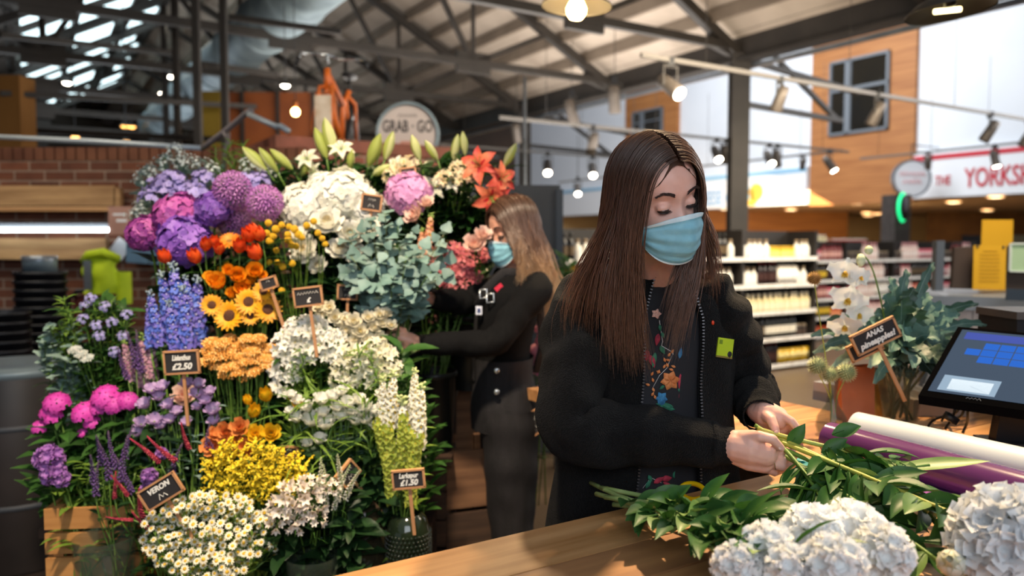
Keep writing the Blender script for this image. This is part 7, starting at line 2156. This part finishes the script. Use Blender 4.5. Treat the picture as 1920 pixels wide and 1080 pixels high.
# ================================================================ THE BENCH AND WHAT LIES ON IT
ZC = 0.96
CO = PZ(1200, 945, ZC)
def CQ(q, s, z=0.0): return CO + A * q + B * s + V((0, 0, z))
def qs(px, py):
    d = PZ(px, py, ZC) - CO
    return d.dot(A), d.dot(B)
_, s_in = qs(1530, 885)
_, s_out = qs(1480, 755)
q_c, s_c = qs(1575, 772)
q_end = q_c + .75
M_bench = [mat('bench_wood_' + str(k), a_, c_, 0.5, scale=2.6, stretch=(.8, 11, 6), bump=.06, bscale=40, detail=9, lo=.3, hi=.7) for k, (a_, c_) in enumerate((('c4915e', '8f6139'), ('b08052', '84593a'), ('cb9c69', 'a1713f')))]
bn = thing('florist_bench', 'long planked wooden florist bench running round the near florist', 'counter', (CO.x, CO.y, 0))
Rb = Matrix.Rotation(ROTB, 4, 'Z')
def slab(b, q0, q1, s0, s1, z0, z1, mi=0):
    # A points along local +Y, B along local +X
    return b.box(((s0 + s1) / 2, (q0 + q1) / 2, (z0 + z1) / 2), (s1 - s0, q1 - q0, z1 - z0), mi=mi)
def local_bench(b, name, m):
    o = b.build(name, m, bn, False); o.rotation_euler = (0, 0, ROTB); return o
random.seed(5)
b = MB(); q = 0.0; wd = [.148, .118, .14, .13, .15, .12]
i = 0
while q > -.80:
    w = wd[i % 6]; i += 1
    slab(b, q - w + .002, q - .002, -1.9, 2.2, ZC - .04, ZC - (.0006 if i % 2 else 0), (i * 2) % 3); q -= w
slab(b, -.79, 0, -1.88, 2.18, ZC - .05, ZC - .012)
q = 0.0
while q < q_c - .02:
    w = min(.14, q_c - q)
    slab(b, q + .0012, q + w - .0012, s_in, 2.2, ZC - .04, ZC, int(q * 50) % 3); q += w
while q < q_end:
    w = .14
    slab(b, q + .0012, q + w - .0012, s_in, s_out, ZC - .04, ZC); q += w
local_bench(b, 'worktop', M_bench)
b = MB()
for k in range(28):
    s0 = -1.85 + k * .1
    if s0 + .1 < 2.2: slab(b, -.10, -.075, s0, s0 + .097, .02, ZC - .04)
slab(b, -.74, -.72, -1.85, 2.15, .02, ZC - .04); slab(b, -.74, -.08, -1.86, -1.84, .02, ZC - .04)
slab(b, -.08, q_end - .05, s_in + .05, s_in + .07, .02, ZC - .04); slab(b, q_end - .07, q_end - .05, s_in + .05, s_out - .05, .02, ZC - .04)
local_bench(b, 'cabinet_panel', M_woodd)
# ---- rolls of wrapping film
def roll(px0, py0, px1, py1, r, col, name, label, core, ext):
    a, c = PZ(px0, py0, ZC + r + .001), PZ(px1, py1, ZC + r + .001)
    d = (c - a).normalized(); L = (c - a).length + ext
    o = thing('paper_roll', label, 'roll', a)
    MB().tube([V((0, 0, 0)), d * L], r, 40, 0, False).build('wrapped_film', col, o)
    Me = TF((0, 0, 0), d)
    b = MB()
    for z in (0.0, L):
        b.lathe([(r, z), (r * .55, z + (.001 if z == 0 else -.001))], 36, 0, Me, cap=False)
    b.lathe([(r * .97, .002), (r * .8, -.003), (r * .62, .002)], 36, 0, Me, cap=False)
    b.build('roll_end', core, o)
    MB().lathe([(r * .55, -.004), (r * .55, L + .004), (r * .48, L + .004), (r * .48, -.004), (r * .55, -.004)], 28, 0, Me, cap=False).build('core_tube', mat('card_tube', 'a8886a', None, 0.8), o)
    return o, d, L
M_pur = mat('film_purple', '6a3a6e', '5e3163', 0.22, scale=3, coat=.35)
M_pin = mat('film_magenta_edge', '6a1a52', None, 0.4)
M_wht = mat('film_white', 'd3dade', 'c6d0d6', 0.3, scale=3, coat=.25)
o, d, L = roll(1557, 822, 1915, 922, .040, M_pur, 'r', 'glossy purple roll of wrapping film lying on the bench', M_pin, .45)
nrm = V((-d.y, d.x, 0))
b = MB().grid(lambda u, v: d * (.25 + .62 * u) + V((0, 0, -.0395)) - nrm * (-.0) + V((d.y, -d.x, 0)) * (.0 + .075 * v) + V((0, 0, .004 * math.sin(v * 3))), 12, 6)
b.build('loose_end', mat('film_violet', '9a5aa8', None, 0.25), o)
ax = PZ(1557, 822, ZC + .041)
roll(1607, 803, 1918, 876, .042, M_wht, 'r', 'pearl white roll of wrapping film behind the purple one', M_wht, .4)
# ---- scissors, ribbon reel, second scissors
def loop(c, ax_, ay, rx, ry, n=26): return [c + ax_ * rx * math.cos(2 * PI * i / n) + ay * ry * math.sin(2 * PI * i / n) for i in range(n + 1)]
c = PZ(1298, 925, ZC + .012)
o = thing('scissors', 'yellow handled scissors lying on the bench behind the stems', 'scissors', c)
e1 = (PZ(1335, 938, ZC + .012) - PZ(1262, 908, ZC + .012)); e1.z = 0; e1.normalize(); e2 = V((-e1.y, e1.x, 0))
hn = MB().tube(loop(V((0, 0, .004)), e1, (e2 * .75 + V((0, 0, .65))).normalized(), .033, .018), .0055, 10, flat=.9)
hn.tube(loop(V((-.052, -.028, -.004)) , e1, e2, .034, .015), .005, 10)
hn.build('handle', mat('handle_yellow', 'ecc012', 'e2b20a', 0.25, scale=8, coat=.4), o)
bl = MB().poly([e1 * .03 + e2 * .004, e1 * .13 + e2 * .002, e1 * .135, e1 * .03 - e2 * .008], (0, 0, .002)).poly([e1 * .03 - e2 * .004, e1 * .13 - e2 * .004, e1 * .128 - e2 * .002, e1 * .03 + e2 * .006], (0, 0, -.002))
bl.build('blade', M_grey, o, False)
MB().lathe([(0, .003), (.004, .003), (.004, -.003), (0, -.003)], 10, 0, Matrix.Translation(e1 * .045), cap=False).build('screw', M_grey, o)
c = PZ(1500, 886, ZC)
o = thing('ribbon_reel', 'teal ribbon reel on the bench under the near hands', 'reel', c)
MB().lathe([(.012, 0), (.034, 0), (.034, .003), (.03, .004), (.03, .020), (.034, .021), (.034, .024), (.012, .024), (.012, 0)], 28, cap=False).build('reel_body', mat('teal_ribbon', '1f8a8f', '187a80', 0.35, scale=8), o)
c = PZ(1902, 836, ZC + .006)
o = thing('scissors', 'green handled scissors half out of the frame beside the white roll', 'scissors', c)
MB().tube(loop(V((.02, 0, 0)), V((1, -.2, 0)).normalized(), V((.2, 1, 0)).normalized(), .032, .016), .005, 10).tube(loop(V((.03, -.045, 0)), V((1, .1, 0)).normalized(), V((-.1, 1, 0)).normalized(), .032, .016), .005, 10).build('handle', mat('handle_green', '4f9a3c', None, 0.35), o)
MB().poly([V((.055, -.02, 0)), V((.17, -.03, 0)), V((.055, -.035, 0))], (0, 0, .002)).build('blade', M_grey, o, False)

# ---- flowers on the bench
M_leafg = mat('leaf_glossy', '3d6b2c', '28501f', 0.48, scale=22, rnd=.12, transl=.15, spec=.35)
M_leafp = mat('leaf_pale_edge', '86a258', '5f8440', 0.45, scale=14, rnd=.12, transl=.15)
M_stemp = mat('stem_pale', 'a3b878', '84a05a', 0.5, scale=24)
M_stemy = mat('stem_yellow', 'b6b04a', '8fa048', 0.45, scale=20)
def bigleaf(b, p, d, up, L, W_, curl=.4, mi=0, fold=.25, twist=0):
    """a broad leaf from p along d, facing up"""
    d = V(d).normalized()
    u = V(up); u = (u - d * u.dot(d)).normalized()
    M = Matrix.Translation(p) @ Matrix((d, u.cross(d), u)).transposed().to_4x4() @ Matrix.Rotation(twist, 4, 'X')
    b.petal(L, W_, .25, .25 - curl * 2, M, 9, 7, fold, .85, .012, mi, base=.12, tip=.02)
    b.tube([M @ V((L * t, 0, L * (.25 * t - curl * t * t * .9) + .0008)) for t in (0, .2, .4)], L * .012, 4, mi)
def lay(pts, n=12):
    return bez(*pts, n)
random.seed(12)
ms = [pm('stock_white', 'fafbfc', 'eff1ef', transl=.35), pCy, pm('stock_green', 'dfe6c4', 'c4d29a')]
ends = [(1108, 905), (1118, 926), (1134, 932), (1150, 946), (1126, 914), (1160, 938), (1142, 922)]
hd = [(1380, 1062, 50), (1435, 1032, 58), (1520, 1002, 62), (1590, 1008, 74), (1652, 1040, 62), (1560, 1062, 66), (1478, 1072, 56)]
labs = ['white stock stem lying on the bench, its head nearest the bench edge', 'white stock stem lying on the bench, second head from the bench edge', 'white stock stem lying on the bench with its head topmost of the bunch', 'white stock stem lying on the bench with the largest ruffled head', 'white stock stem lying on the bench, head pointing to the leafy stems', 'white stock stem lying on the bench, head in the middle of the bunch', 'white stock stem lying on the bench, lowest head of the bunch']
for i, ((ex, ey), (hx, hy, r)) in enumerate(zip(ends, hd)):
    h = PZ(hx, hy, ZC + .062 + .008 * (i % 3)); e = PZ(ex, ey, ZC + .012 + .010 * (i % 3))
    o = thing('white_stock', labs[i], 'flower', h, 'white stocks lying on the bench')
    mid = (h + e) / 2
    pts = [p - h for p in lay((e, e.lerp(h, .35) + V((0, 0, .004)), e.lerp(h, .7) + V((0, 0, .02)), h))]
    MB().tube(pts, [.0048 - .0016 * k / 11 for k in range(12)], 9).build('stem', M_stemp, o)
    d = (h - e).normalized()
    f = (d * .5 + V((0, -.35, .6))).normalized()
    put('bloom', bloom('stock_white', lambda: b_stock(.05, 20, 1.15), ms, 3), o, TF((0, 0, 0), f, random.random() * 6, r / 1460 * (h.y) / .05 * .96))
    b = MB()
    for k in range(22):
        t = .36 + .56 * random.random()
        fq = t * 11; j = min(int(fq), 10)
        p = pts[j].lerp(pts[j + 1], fq - j)
        side = random.choice((-1, 1))
        dv = d * random.uniform(.2, 1.0) + V((-d.y, d.x, 0)) * side * random.uniform(.3, 1.2) + V((0, 0, random.uniform(-.05, .7)))
        bigleaf(b, p, dv, V((random.uniform(-.4, .4), -.3, 1)), random.uniform(.055, .095), random.uniform(.026, .042), random.uniform(.2, .7), 1 if random.random() < .16 else 0, .3, random.uniform(-.6, .6))
    # keep the leaves above the bench top
    zmin = ZC + .002 - h.z
    b.v = [V((p.x, p.y, max(p.z, zmin + .0008 * (k % 3)))) for k, p in enumerate(b.v)]
    b.build('foliage', [M_leafg, M_leafp], o)
# bunch in the hands: leafy stems that run towards the photographer
cut = [(1415, 797, 1.60), (1424, 806, 1.605), (1440, 828, 1.58), (1432, 816, 1.595), (1446, 842, 1.575), (1420, 803, 1.59)]
mid_ = [(1500, 848, 1.565), (1505, 838, 1.58), (1510, 862, 1.55), (1515, 850, 1.565), (1505, 868, 1.555), (1510, 835, 1.575)]
hb = [(1560, 1000, 1.36), (1740, 960, 1.33), (1660, 930, 1.40), (1850, 990, 1.20), (1770, 1060, 1.17), (1700, 870, 1.48)]
lab2 = ['leafy green stem held in the near hands, drooping down to the bench', 'leafy green stem held in the near hands, reaching along the purple roll', 'leafy green stem held in the near hands, middle of the bunch', 'leafy stem held in the near hands ending in a big white bloom', 'leafy stem held in the near hands ending in a pale round bud', 'leafy stem held in the near hands with the long pale edged leaf']
for i in range(6):
    c0, c1, c2 = P(*cut[i]), P(*mid_[i]), P(*hb[i])
    c2.z = max(c2.z, ZC + .025)
    o = thing('leafy_branch', lab2[i], 'flower', c1)
    pts = [p - c1 for p in lay((c0, c0.lerp(c1, .6), c1.lerp(c2, .4) + V((0, 0, .004)), c2), 16)]
    MB().tube(pts, [.0045] * 10 + [.004, .0038, .0036, .0034, .0032, .003], 9).build('stem', M_stemy if i % 2 else M_stem, o)
    b = MB(); d = (c2 - c1).normalized()
    n = (26, 22, 26, 24, 22, 18)[i]
    for k in range(n):
        t = .52 + .46 * (k + random.random()) / n
        fq = t * 15; j = min(int(fq), 14)
        p = pts[j].lerp(pts[j + 1], fq - j)
        side = 1 if k % 2 else -1
        dv = d * random.uniform(.1, .9) + V((-d.y, d.x, 0)) * side * random.uniform(.3, 1.1) + V((0, 0, random.uniform(-.7, .15)))
        bigleaf(b, p, dv, V((random.uniform(-.7, .5), random.uniform(-.9, .1), 1)), random.uniform(.07, .12), random.uniform(.03, .046), random.uniform(.15, .6), 1 if random.random() < .14 else 0, .35, random.uniform(-.7, .7))
    if i == 5:
        bigleaf(b, L__ if False else P(1668, 880, 1.47) - c1, V((.9, -.28, .02)), V((-.2, -.4, 1)), .17, .036, .05, 1, .2)
    if i == 0:
        for q in ((1478, 838, 1.57, .3, .5), (1540, 850, 1.54, .6, .4), (1560, 815, 1.55, .5, .2)):
            bigleaf(b, P(q[0], q[1], q[2]) - c1, V((q[3], -.1, q[4])), V((0, -.8, .5)), .06, .03, .3)
    zmin = ZC + .002 - c1.z
    b.v = [V((p.x, p.y, max(p.z, zmin + .0008 * (k % 3)))) for k, p in enumerate(b.v)]
    b.build('foliage', [M_leafg, M_leafp], o)
    if i == 3:
        mw = [pm('petal_cool_white', 'f8fafc', 'eaeef0', transl=.35), pCy, pm('petal_under', 'dde2d4', 'c8d0b8')]
        put('bloom', bloom('stock_big', lambda: b_stock(.085, 26, 1.0), mw, 1), o, TF(P(1893, 1015, 1.12) - c1, (-.1, -.5, .8), 0, 1.0))
    if i == 4:
        bud = MB()
        for k in range(6): bud.petal(.055, .04, .9, 1.9, rz(k * 1.05), 7, 5, .5, .6, mi=0, base=.4, tip=.1)
        bud.ball((0, 0, .016), (.019, .019, .024), 12, 8, 1)
        for k in range(5): bud.petal(.035, .02, .6, 1.5, rz(k * 1.26 + .5), 5, 3, .4, .7, mi=2)
        bm = bud.mesh('bud', [pm('bud_white', 'd9dcc8', 'bcc59c'), pm('bud_core', 'e4e4d4', None), M_leafp])
        put('bud', bm, o, TF(P(1853, 1022, 1.13) - c1, (.3, -.75, .35), 0, 1.15))
        put('bud', bm, o, TF(P(1785, 1060, 1.12) - c1, (-.4, -.6, .4), 1, 1.05))
# ---- vase of blue green ferns behind the rolls
vb = PZ(1690, 792, ZC); vd = vb.y
o, H = vase('fern_vase', 'flared clear glass vase holding blue green ferns on the bench', 1690, 690, 792, vd, [(27, 0), (30, .03), (36, .5), (48, 1)], M_glass)
mouth = P(1690, 692, vd)
ws = MB()
for k in range(14): ws.tube([V((random.uniform(-.035, .035), random.uniform(-.035, .035), .012)), V((random.uniform(-.055, .055), random.uniform(-.05, .05), H * 1.0))], .0035, 5)
ws.build('stems', mat('stem_bleached', '9a8a5a', '7a7442', 0.6, scale=20), o)
M_fern = mat('fern_blue_green', '587a6e', '3c5c50', 0.55, scale=9, rnd=.2, transl=.1, bump=.25, bscale=60)
M_fernd = mat('fern_dark', '345240', '243c2e', 0.5, scale=9, rnd=.2, transl=.1, bump=.25, bscale=60)
M_fernl = mat('fern_pale', '9fb39a', '84a08a', 0.55, scale=9, rnd=.1, transl=.15)
fr = [(1752, 492, .0, .025, 0), (1700, 505, .04, .03, 0), (1715, 540, -.02, .045, 1), (1742, 550, .05, .05, 0), (1668, 520, .05, .03, 0), (1772, 575, .02, .05, 0), (1725, 580, -.08, .06, 1), (1800, 590, .05, .05, 0), (1690, 560, -.06, .06, 1), (1655, 555, .0, .05, 0), (1640, 590, .02, .05, 0), (1615, 600, .05, .04, 0), (1580, 620, .0, .04, 0), (1545, 650, -.02, .04, 0), (1525, 662, .03, .035, 2), (1560, 690, -.08, .04, 2), (1600, 665, -.12, .045, 0), (1630, 690, -.15, .045, 2), (1580, 590, .1, .03, 0), (1760, 640, -.1, .06, 0), (1790, 660, -.04, .055, 0), (1775, 700, -.1, .06, 1), (1810, 625, .1, .05, 1), (1835, 570, .1, .03, 1), (1850, 610, .12, .03, 0), (1740, 680, -.16, .06, 1), (1715, 690, -.18, .055, 0), (1700, 640, -.16, .065, 0), (1670, 660, -.17, .05, 0), (1655, 625, -.1, .05, 0), (1730, 620, .1, .06, 1), (1690, 600, .12, .06, 1), (1760, 720, -.1, .05, 1), (1640, 720, -.12, .04, 0), (1550, 600, .08, .03, 0), (1810, 690, .0, .04, 0), (1520, 630, .05, .03, 0)]
random.seed(9)
for k, (px, py, dd, w, c) in enumerate(fr):
    tip = P(px, py, vd + dd)
    o = thing('fern_frond', None, 'foliage', mouth, 'fern fronds in the flared vase')
    o['label'] = ('pale ' if c == 2 else 'dark green ' if c == 1 else 'blue green ') + 'wavy fern frond in the flared glass vase'
    o['group'] = ('pale', 'blue green', 'dark green')[(c + 1) % 3] + ' fern fronds in the flared vase'
    e = tip - mouth
    st_ = V((random.uniform(-.03, .03), random.uniform(-.03, .03), -.02))
    path = bez(st_, st_ + V((e.x * .15, e.y * .15, .10 + .3 * max(0, e.z))), e * .7 + V((0, 0, .06)), e, 22)
    b = MB()
    sd = V((0, -1, .35)) ; vs = []
    for i, p in enumerate(path):
        u = i / 21
        t = (path[min(i + 1, 21)] - path[max(i - 1, 0)]).normalized()
        x = t.cross(sd).normalized(); nrm_ = x.cross(t)
        ww = w * .5 * (max(0, math.sin(PI * min(1, max(0, (u - .15) / .87)) ** .8)) ** .7) * (1 + .28 * math.sin(i * 2.1)) + .0016
        for s in (-1, -.5, 0, .5, 1):
            vs.append(p + x * s * ww + nrm_ * (abs(s) * ww * .35 + .006 * math.sin(i * 1.3 + 3 * s) * abs(s)))
    b.add(vs, [(i * 5 + j, (i + 1) * 5 + j, (i + 1) * 5 + j + 1, i * 5 + j + 1) for i in range(21) for j in range(4)])
    b.build('blade', (M_fern, M_fernd, M_fernl)[c], o)
    MB().tube(path, [.0016 - .0009 * i / 21 for i in range(22)], 4).build('midrib', M_leafs, o)
# orchid spray
oc = P(1590, 560, vd + .02)
o = thing('orchid', 'white orchid spray with yellow throats leaning out of the fern vase', 'flower', oc)
MB().tube([p - oc for p in bez(mouth + V((-.02, 0, 0)), P(1650, 560, vd), P(1640, 470, vd + .02), P(1608, 478, vd + .01), 14)], .0025, 6).tube([p - oc for p in (P(1620, 478, vd), P(1600, 520, vd + .01), P(1596, 570, vd + .01), P(1592, 605, vd))], .002, 6).build('stem', M_stem, o)
ob = MB()
for s in (-1, 1): ob.petal(.045, .056, .25, .0, rz(PI / 2 - s * PI / 2 + .25 * s) @ Matrix.Rotation(0, 4, 'X'), 8, 7, .12, .5, .01, r0=.003, base=.25, tip=.4)
for a in (PI / 2, -PI / 2 - .75, -PI / 2 + .75): ob.petal(.040, .030, .15, -.1, rz(a), 7, 5, .15, .65, .0, r0=.003, z0=-.002, base=.3, tip=.25)
for a in (-PI / 2 - .5, -PI / 2 + .5, -PI / 2): ob.petal(.017, .012, .9, .3, rz(a), 5, 3, .3, .7, mi=1)
ob.ball((0, 0, .006), (.005, .006, .007), 8, 6, 1)
om = ob.mesh('bloom', [pm('orchid_white', 'f3f4f0', 'e6e9e0'), mat('orchid_lip', 'd9b63a', 'c89422', 0.5, scale=80)])
for px, py, f, s in ((1585, 512, (-.45, -1, .1), 1.05), (1612, 520, (.4, -1, .2), .8), (1590, 562, (-.3, -1, -.05), 1.15), (1610, 590, (.2, -1, -.1), .95), (1584, 612, (-.5, -.9, -.35), 1.0)):
    put('bloom', om, o, TF(P(px, py, vd - .02) - oc, f, random.uniform(-.3, .3) , s, up=(0, 0, 1)))
MB().ball((0, 0, 0), (.013, .012, .019), 10, 8, 0, Matrix.Translation(P(1614, 488, vd) - oc)).build('bud', pm('orchid_bud', 'c4d4a4', 'e4e8d4'), o)
MB().ball((0, 0, 0), (.012, .011, .013), 10, 8, 0, Matrix.Translation(P(1629, 469, vd) - oc)).build('bud', MATS['orchid_bud'], o)
# chalk sign in the ferns
board(1641, 630, vd - .17, 86, 38, -.46, 'ANAS', 'pineapples!', 'chalk sign with white capitals stuck among the blue green ferns', sz=.36, stick=.17)
board(1621, 652, vd - .14, 60, 30, -.46, '', '', 'second small blackboard half hidden behind the chalk sign in ferns', stick=.0)
# ---- decanter with thistles
db = PZ(1562, 816, ZC)
o, H = vase('decanter', 'small clear glass decanter with thistle heads beside the terracotta bag', 1562, 690, 816, db.y, [(20, 0), (26, .04), (30, .14), (27, .28), (12, .46), (8.5, .62), (9.5, .72), (14, .98), (14, 1)], M_glass)
th = MB(); th.ball((0, 0, 0), .021, 12, 8, 0)
for p in fib(150, -.9): th.tube([p * .018, p * .029], [.0016, .0004], 3, 1, False)
tm = th.mesh('bloom', [mat('thistle_green', '8a9468', '6f7c50', 0.8, scale=30), mat('thistle_spine', 'c3c49a', 'a5a878', 0.7, scale=30)])
tm2 = th.mesh('bloom', [mat('thistle_brown', '8f6a34', '6e4c22', 0.8, scale=30), mat('thistle_brown_spine', 'b08a4a', None, 0.7)])
for px, py, me_, s, lb in ((1533, 686, tm, 1.0, 'spiky grey green thistle head leaning towards the near florist'), (1587, 698, tm, 1.0, 'spiky grey green thistle head in front of the terracotta bag'), (1556, 702, tm, .85, 'spiky grey green thistle head in the decanter neck, lowest of the three'), (1527, 522, tm2, .72, 'dried brown thistle ball on a tall thin stalk')):
    h = P(px, py, db.y - .02)
    t = thing('thistle', lb, 'flower', h)
    put('bloom', me_, t, TF((0, 0, 0), (0, -.3, 1), 0, s))
    MB().tube([p - h for p in bez(h, h + V((0, 0, -.04)), P(1561, 735, db.y) + V((0, 0, .02)), V((db.x + random.uniform(-.01, .01), db.y, ZC + .02)), 12)], .0015, 5).build('stem', M_stemy, t)
# ---- terracotta paper bag, ochre bag, papers behind the vase
def pbag(name, label, c4, Y, th, m):
    p = [P(x, y, Y) for x, y in c4]
    zb_ = ZC + .001
    o = thing(name, label, 'bag', V(((p[2].x + p[3].x) / 2, Y, zb_)))
    q_ = [V((a.x - o.location.x, 0, max(0, a.z - zb_))) for a in p]; q_[2].z = q_[3].z = 0
    b = MB(); n = 10
    def fn(u, v):
        a = q_[3].lerp(q_[2], u).lerp(q_[0].lerp(q_[1], u), v)
        return a + V((0, .006 * noise.noise(V((u * 4, v * 4, 1))), 0))
    b.grid(lambda u, v: fn(u, v) - V((0, th / 2 * (1 - .5 * v), 0)), n, n)
    b.grid(lambda u, v: fn(u, v) + V((0, th / 2 * (1 - .5 * v), 0)), n, n)
    for s in (0, 1): b.grid(lambda u, v: fn(s, v) + V((0, th * (u - .5) * (1 - .5 * v), 0)) + V(((-1 if s else 1) * .008 * math.sin(u * PI), 0, 0)), 5, n)
    b.build('bag_body', m, o, True); return o
pbag('paper_bag', 'terracotta paper bag standing behind the decanter on the bench', ((1572, 688), (1634, 684), (1630, 786), (1570, 786)), 2.27, .07, mat('terracotta_paper', 'b5673f', 'a65a35', 0.7, scale=4))
pbag('paper_bag', 'ochre paper bag half hidden behind the fern vase', ((1632, 690), (1668, 692), (1664, 780), (1630, 780)), 2.33, .07, mat('ochre_paper', 'a87828', '966a20', 0.7, scale=4))
cc_ = PZ(1660, 775, ZC)
for i, (z, w, cl, lb) in enumerate(((0, .17, 'b9bcc0', 'grey sheaf of tissue paper lying behind the fern vase, under the white one'), (.032, .165, 'dedfe0', 'white sheaf of tissue paper lying on the grey one behind the vase'))):
    o = MB().box((0, 0, .015), (w, .2, .03)).box((.004, -.002, .024), (w * .98, .198, .004)).build('tissue_paper', mat('tissue_' + cl, cl, None, 0.8), None, False)
    o.location = (cc_.x - .02, cc_.y + .16, ZC + .001 + z); o.rotation_euler = (0, 0, .5 + .1 * i)
    tag(o, lb, 'paper')
# ---- till screen
bl_, tl_, br_ = P(1722, 742, 1.95), P(1796, 613, 2.12), P(2020, 785, 1.75)
tr_ = tl_ + br_ - bl_
o = thing('till_screen', 'tilted black till touchscreen showing blue buttons on the bench', 'screen', (bl_ + br_) / 2)
ux, uy = br_ - bl_, tl_ - bl_
nz_ = ux.cross(uy).normalized()
if nz_.y > 0: nz_ = -nz_
S_ = lambda u, v, out=0.0: bl_ + ux * u + uy * v + nz_ * out - o.location
MB().poly([S_(0, 0), S_(1, 0), S_(1, 1), S_(0, 1)], -nz_ * .028).build('casing', mat('till_casing', '0b0b0d', None, 0.7, spec=0.0), o, False)
MB().poly([S_(.0, .0, .001), S_(1, 0, .001), S_(1, 1, .001), S_(0, 1, .001)], -nz_ * .002).build('bezel', mat('bezel_black', '070708', None, 0.7, spec=0.0), o, False)
def em(name, c, e): return mat(name, '0a0c10', None, 0.4, emit=c, es=e * 1.2, spec=0.0)
scr = MB().poly([S_(.045, .075, .003), S_(.96, .075, .003), S_(.96, .955, .003), S_(.045, .955, .003)], -nz_ * .001).build('display', em('screen_grey', '56677c', .55), o, False)
b = MB()
def ui(u0, v0, u1, v1, mi): b.poly([S_(u0, v0, .0042), S_(u1, v0, .0042), S_(u1, v1, .0042), S_(u0, v1, .0042)], -nz_ * .0005, mi)
ui(.09, .82, .72, .92, 0)
for r in range(3):
    for c in range(5):
        if (r, c) not in ((2, 0), (2, 4), (0, 0)): ui(.15 + c * .108, .70 - r * .095, .25 + c * .108, .785 - r * .095, 1)
ui(.73, .12, .945, .92, 2)
for k in range(6): ui(.74, .30 + k * .09, .93, .303 + k * .09, 3)
for k in range(4): ui(.745 + k * .05, .13, .785 + k * .05, .20, 4 if k == 0 else 3)
ui(.10, .10, .48, .30, 2); ui(.16, .12, .44, .26, 5)
b.build('screen_graphics', [em('ui_violet', '4a5ab0', .8), em('ui_blue', '2a66c8', .9), em('ui_pale', 'a9c2d8', .7), em('ui_line', '6f88a0', .5), em('ui_red', 'b06a70', .6), em('ui_white', 'e2eef4', 1.0)], o, False)
MM = Matrix((ux.normalized(), nz_.cross(ux.normalized()), nz_)).transposed().to_4x4()
text_mb('~~~~', .012, Matrix.Translation(S_(.36, .045, .003)) @ MM, sx=1.2).build('lettering', mat('logo_grey', '9aa0a6', None, 0.5), o, False)
fc = S_(.62, .35, -.03)
zf = ZC + .002 - o.location.z
b = MB().box((0, 0, 0), (.13, .10, .02), Matrix.Translation((fc.x, fc.y + .05, zf + .01)))
b.poly([V((fc.x - .05, fc.y + .03, zf + .02)), V((fc.x + .06, fc.y + .03, zf + .02)), fc + V((.06, 0, 0)), fc + V((-.05, 0, 0))], (0, .03, 0))
b.build('stand', M_black, o, False)
cb = MB()
for k, (x0, y0, x1, y1) in enumerate(((1800, 758, 1740, 800), (1808, 762, 1772, 805), (1815, 762, 1805, 812), (1790, 768, 1765, 790))):
    a_, c_ = P(x0, y0, 1.98) - o.location, PZ(x1, y1, ZC + .006) - o.location
    cb.tube(bez(a_, a_ + V((.01, .02, -.05)), c_ + V((.03, .02, .04)), c_, 12), .0035, 6)
cb.box((0, 0, 0), (.035, .016, .018), Matrix.Translation(P(1783, 784, 1.99) - o.location) @ Matrix.Rotation(.6, 4, 'Y'))
cb.build('cable', M_black, o)
# dark printer behind the till screen, pale box beside it
c = P(1945, 604, 2.35)
o = thing('receipt_printer', 'dark receipt printer standing behind the till screen', 'printer', (c.x, c.y, ZC + .001))
hp = c.z - ZC
MB().box((0, 0, hp / 2 + .0), (.26, .2, hp + .04), None, 0, .94).build('casing', M_black, o, False)
MB().box((0, -.005, hp + .028), (.262, .2, .022)).build('lid', mat('printer_grey', '5a544f', None, 0.4), o, False)
MB().box((.02, -.102, hp * .72), (.15, .006, .018)).build('paper_slot', mat('slot_dark', '0c0f14', None, 0.3), o, False)
c = PZ(1770, 790, ZC)
o = thing('card_box', 'low pale cardboard tray with cards behind the till cables', 'box', (c.x + .02, c.y + .12, ZC + .001))
MB().box((0, 0, .025), (.16, .12, .05)).build('tray', mat('tray_pale', 'b8aea4', 'a89d92', 0.8, scale=5), o, False)
b = MB()
for k in range(6): b.box((-.06 + .022 * k, 0, .05 + .004 * (k % 2)), (.003, .1, .05))
b.build('card_stack', M_sign, o, False)
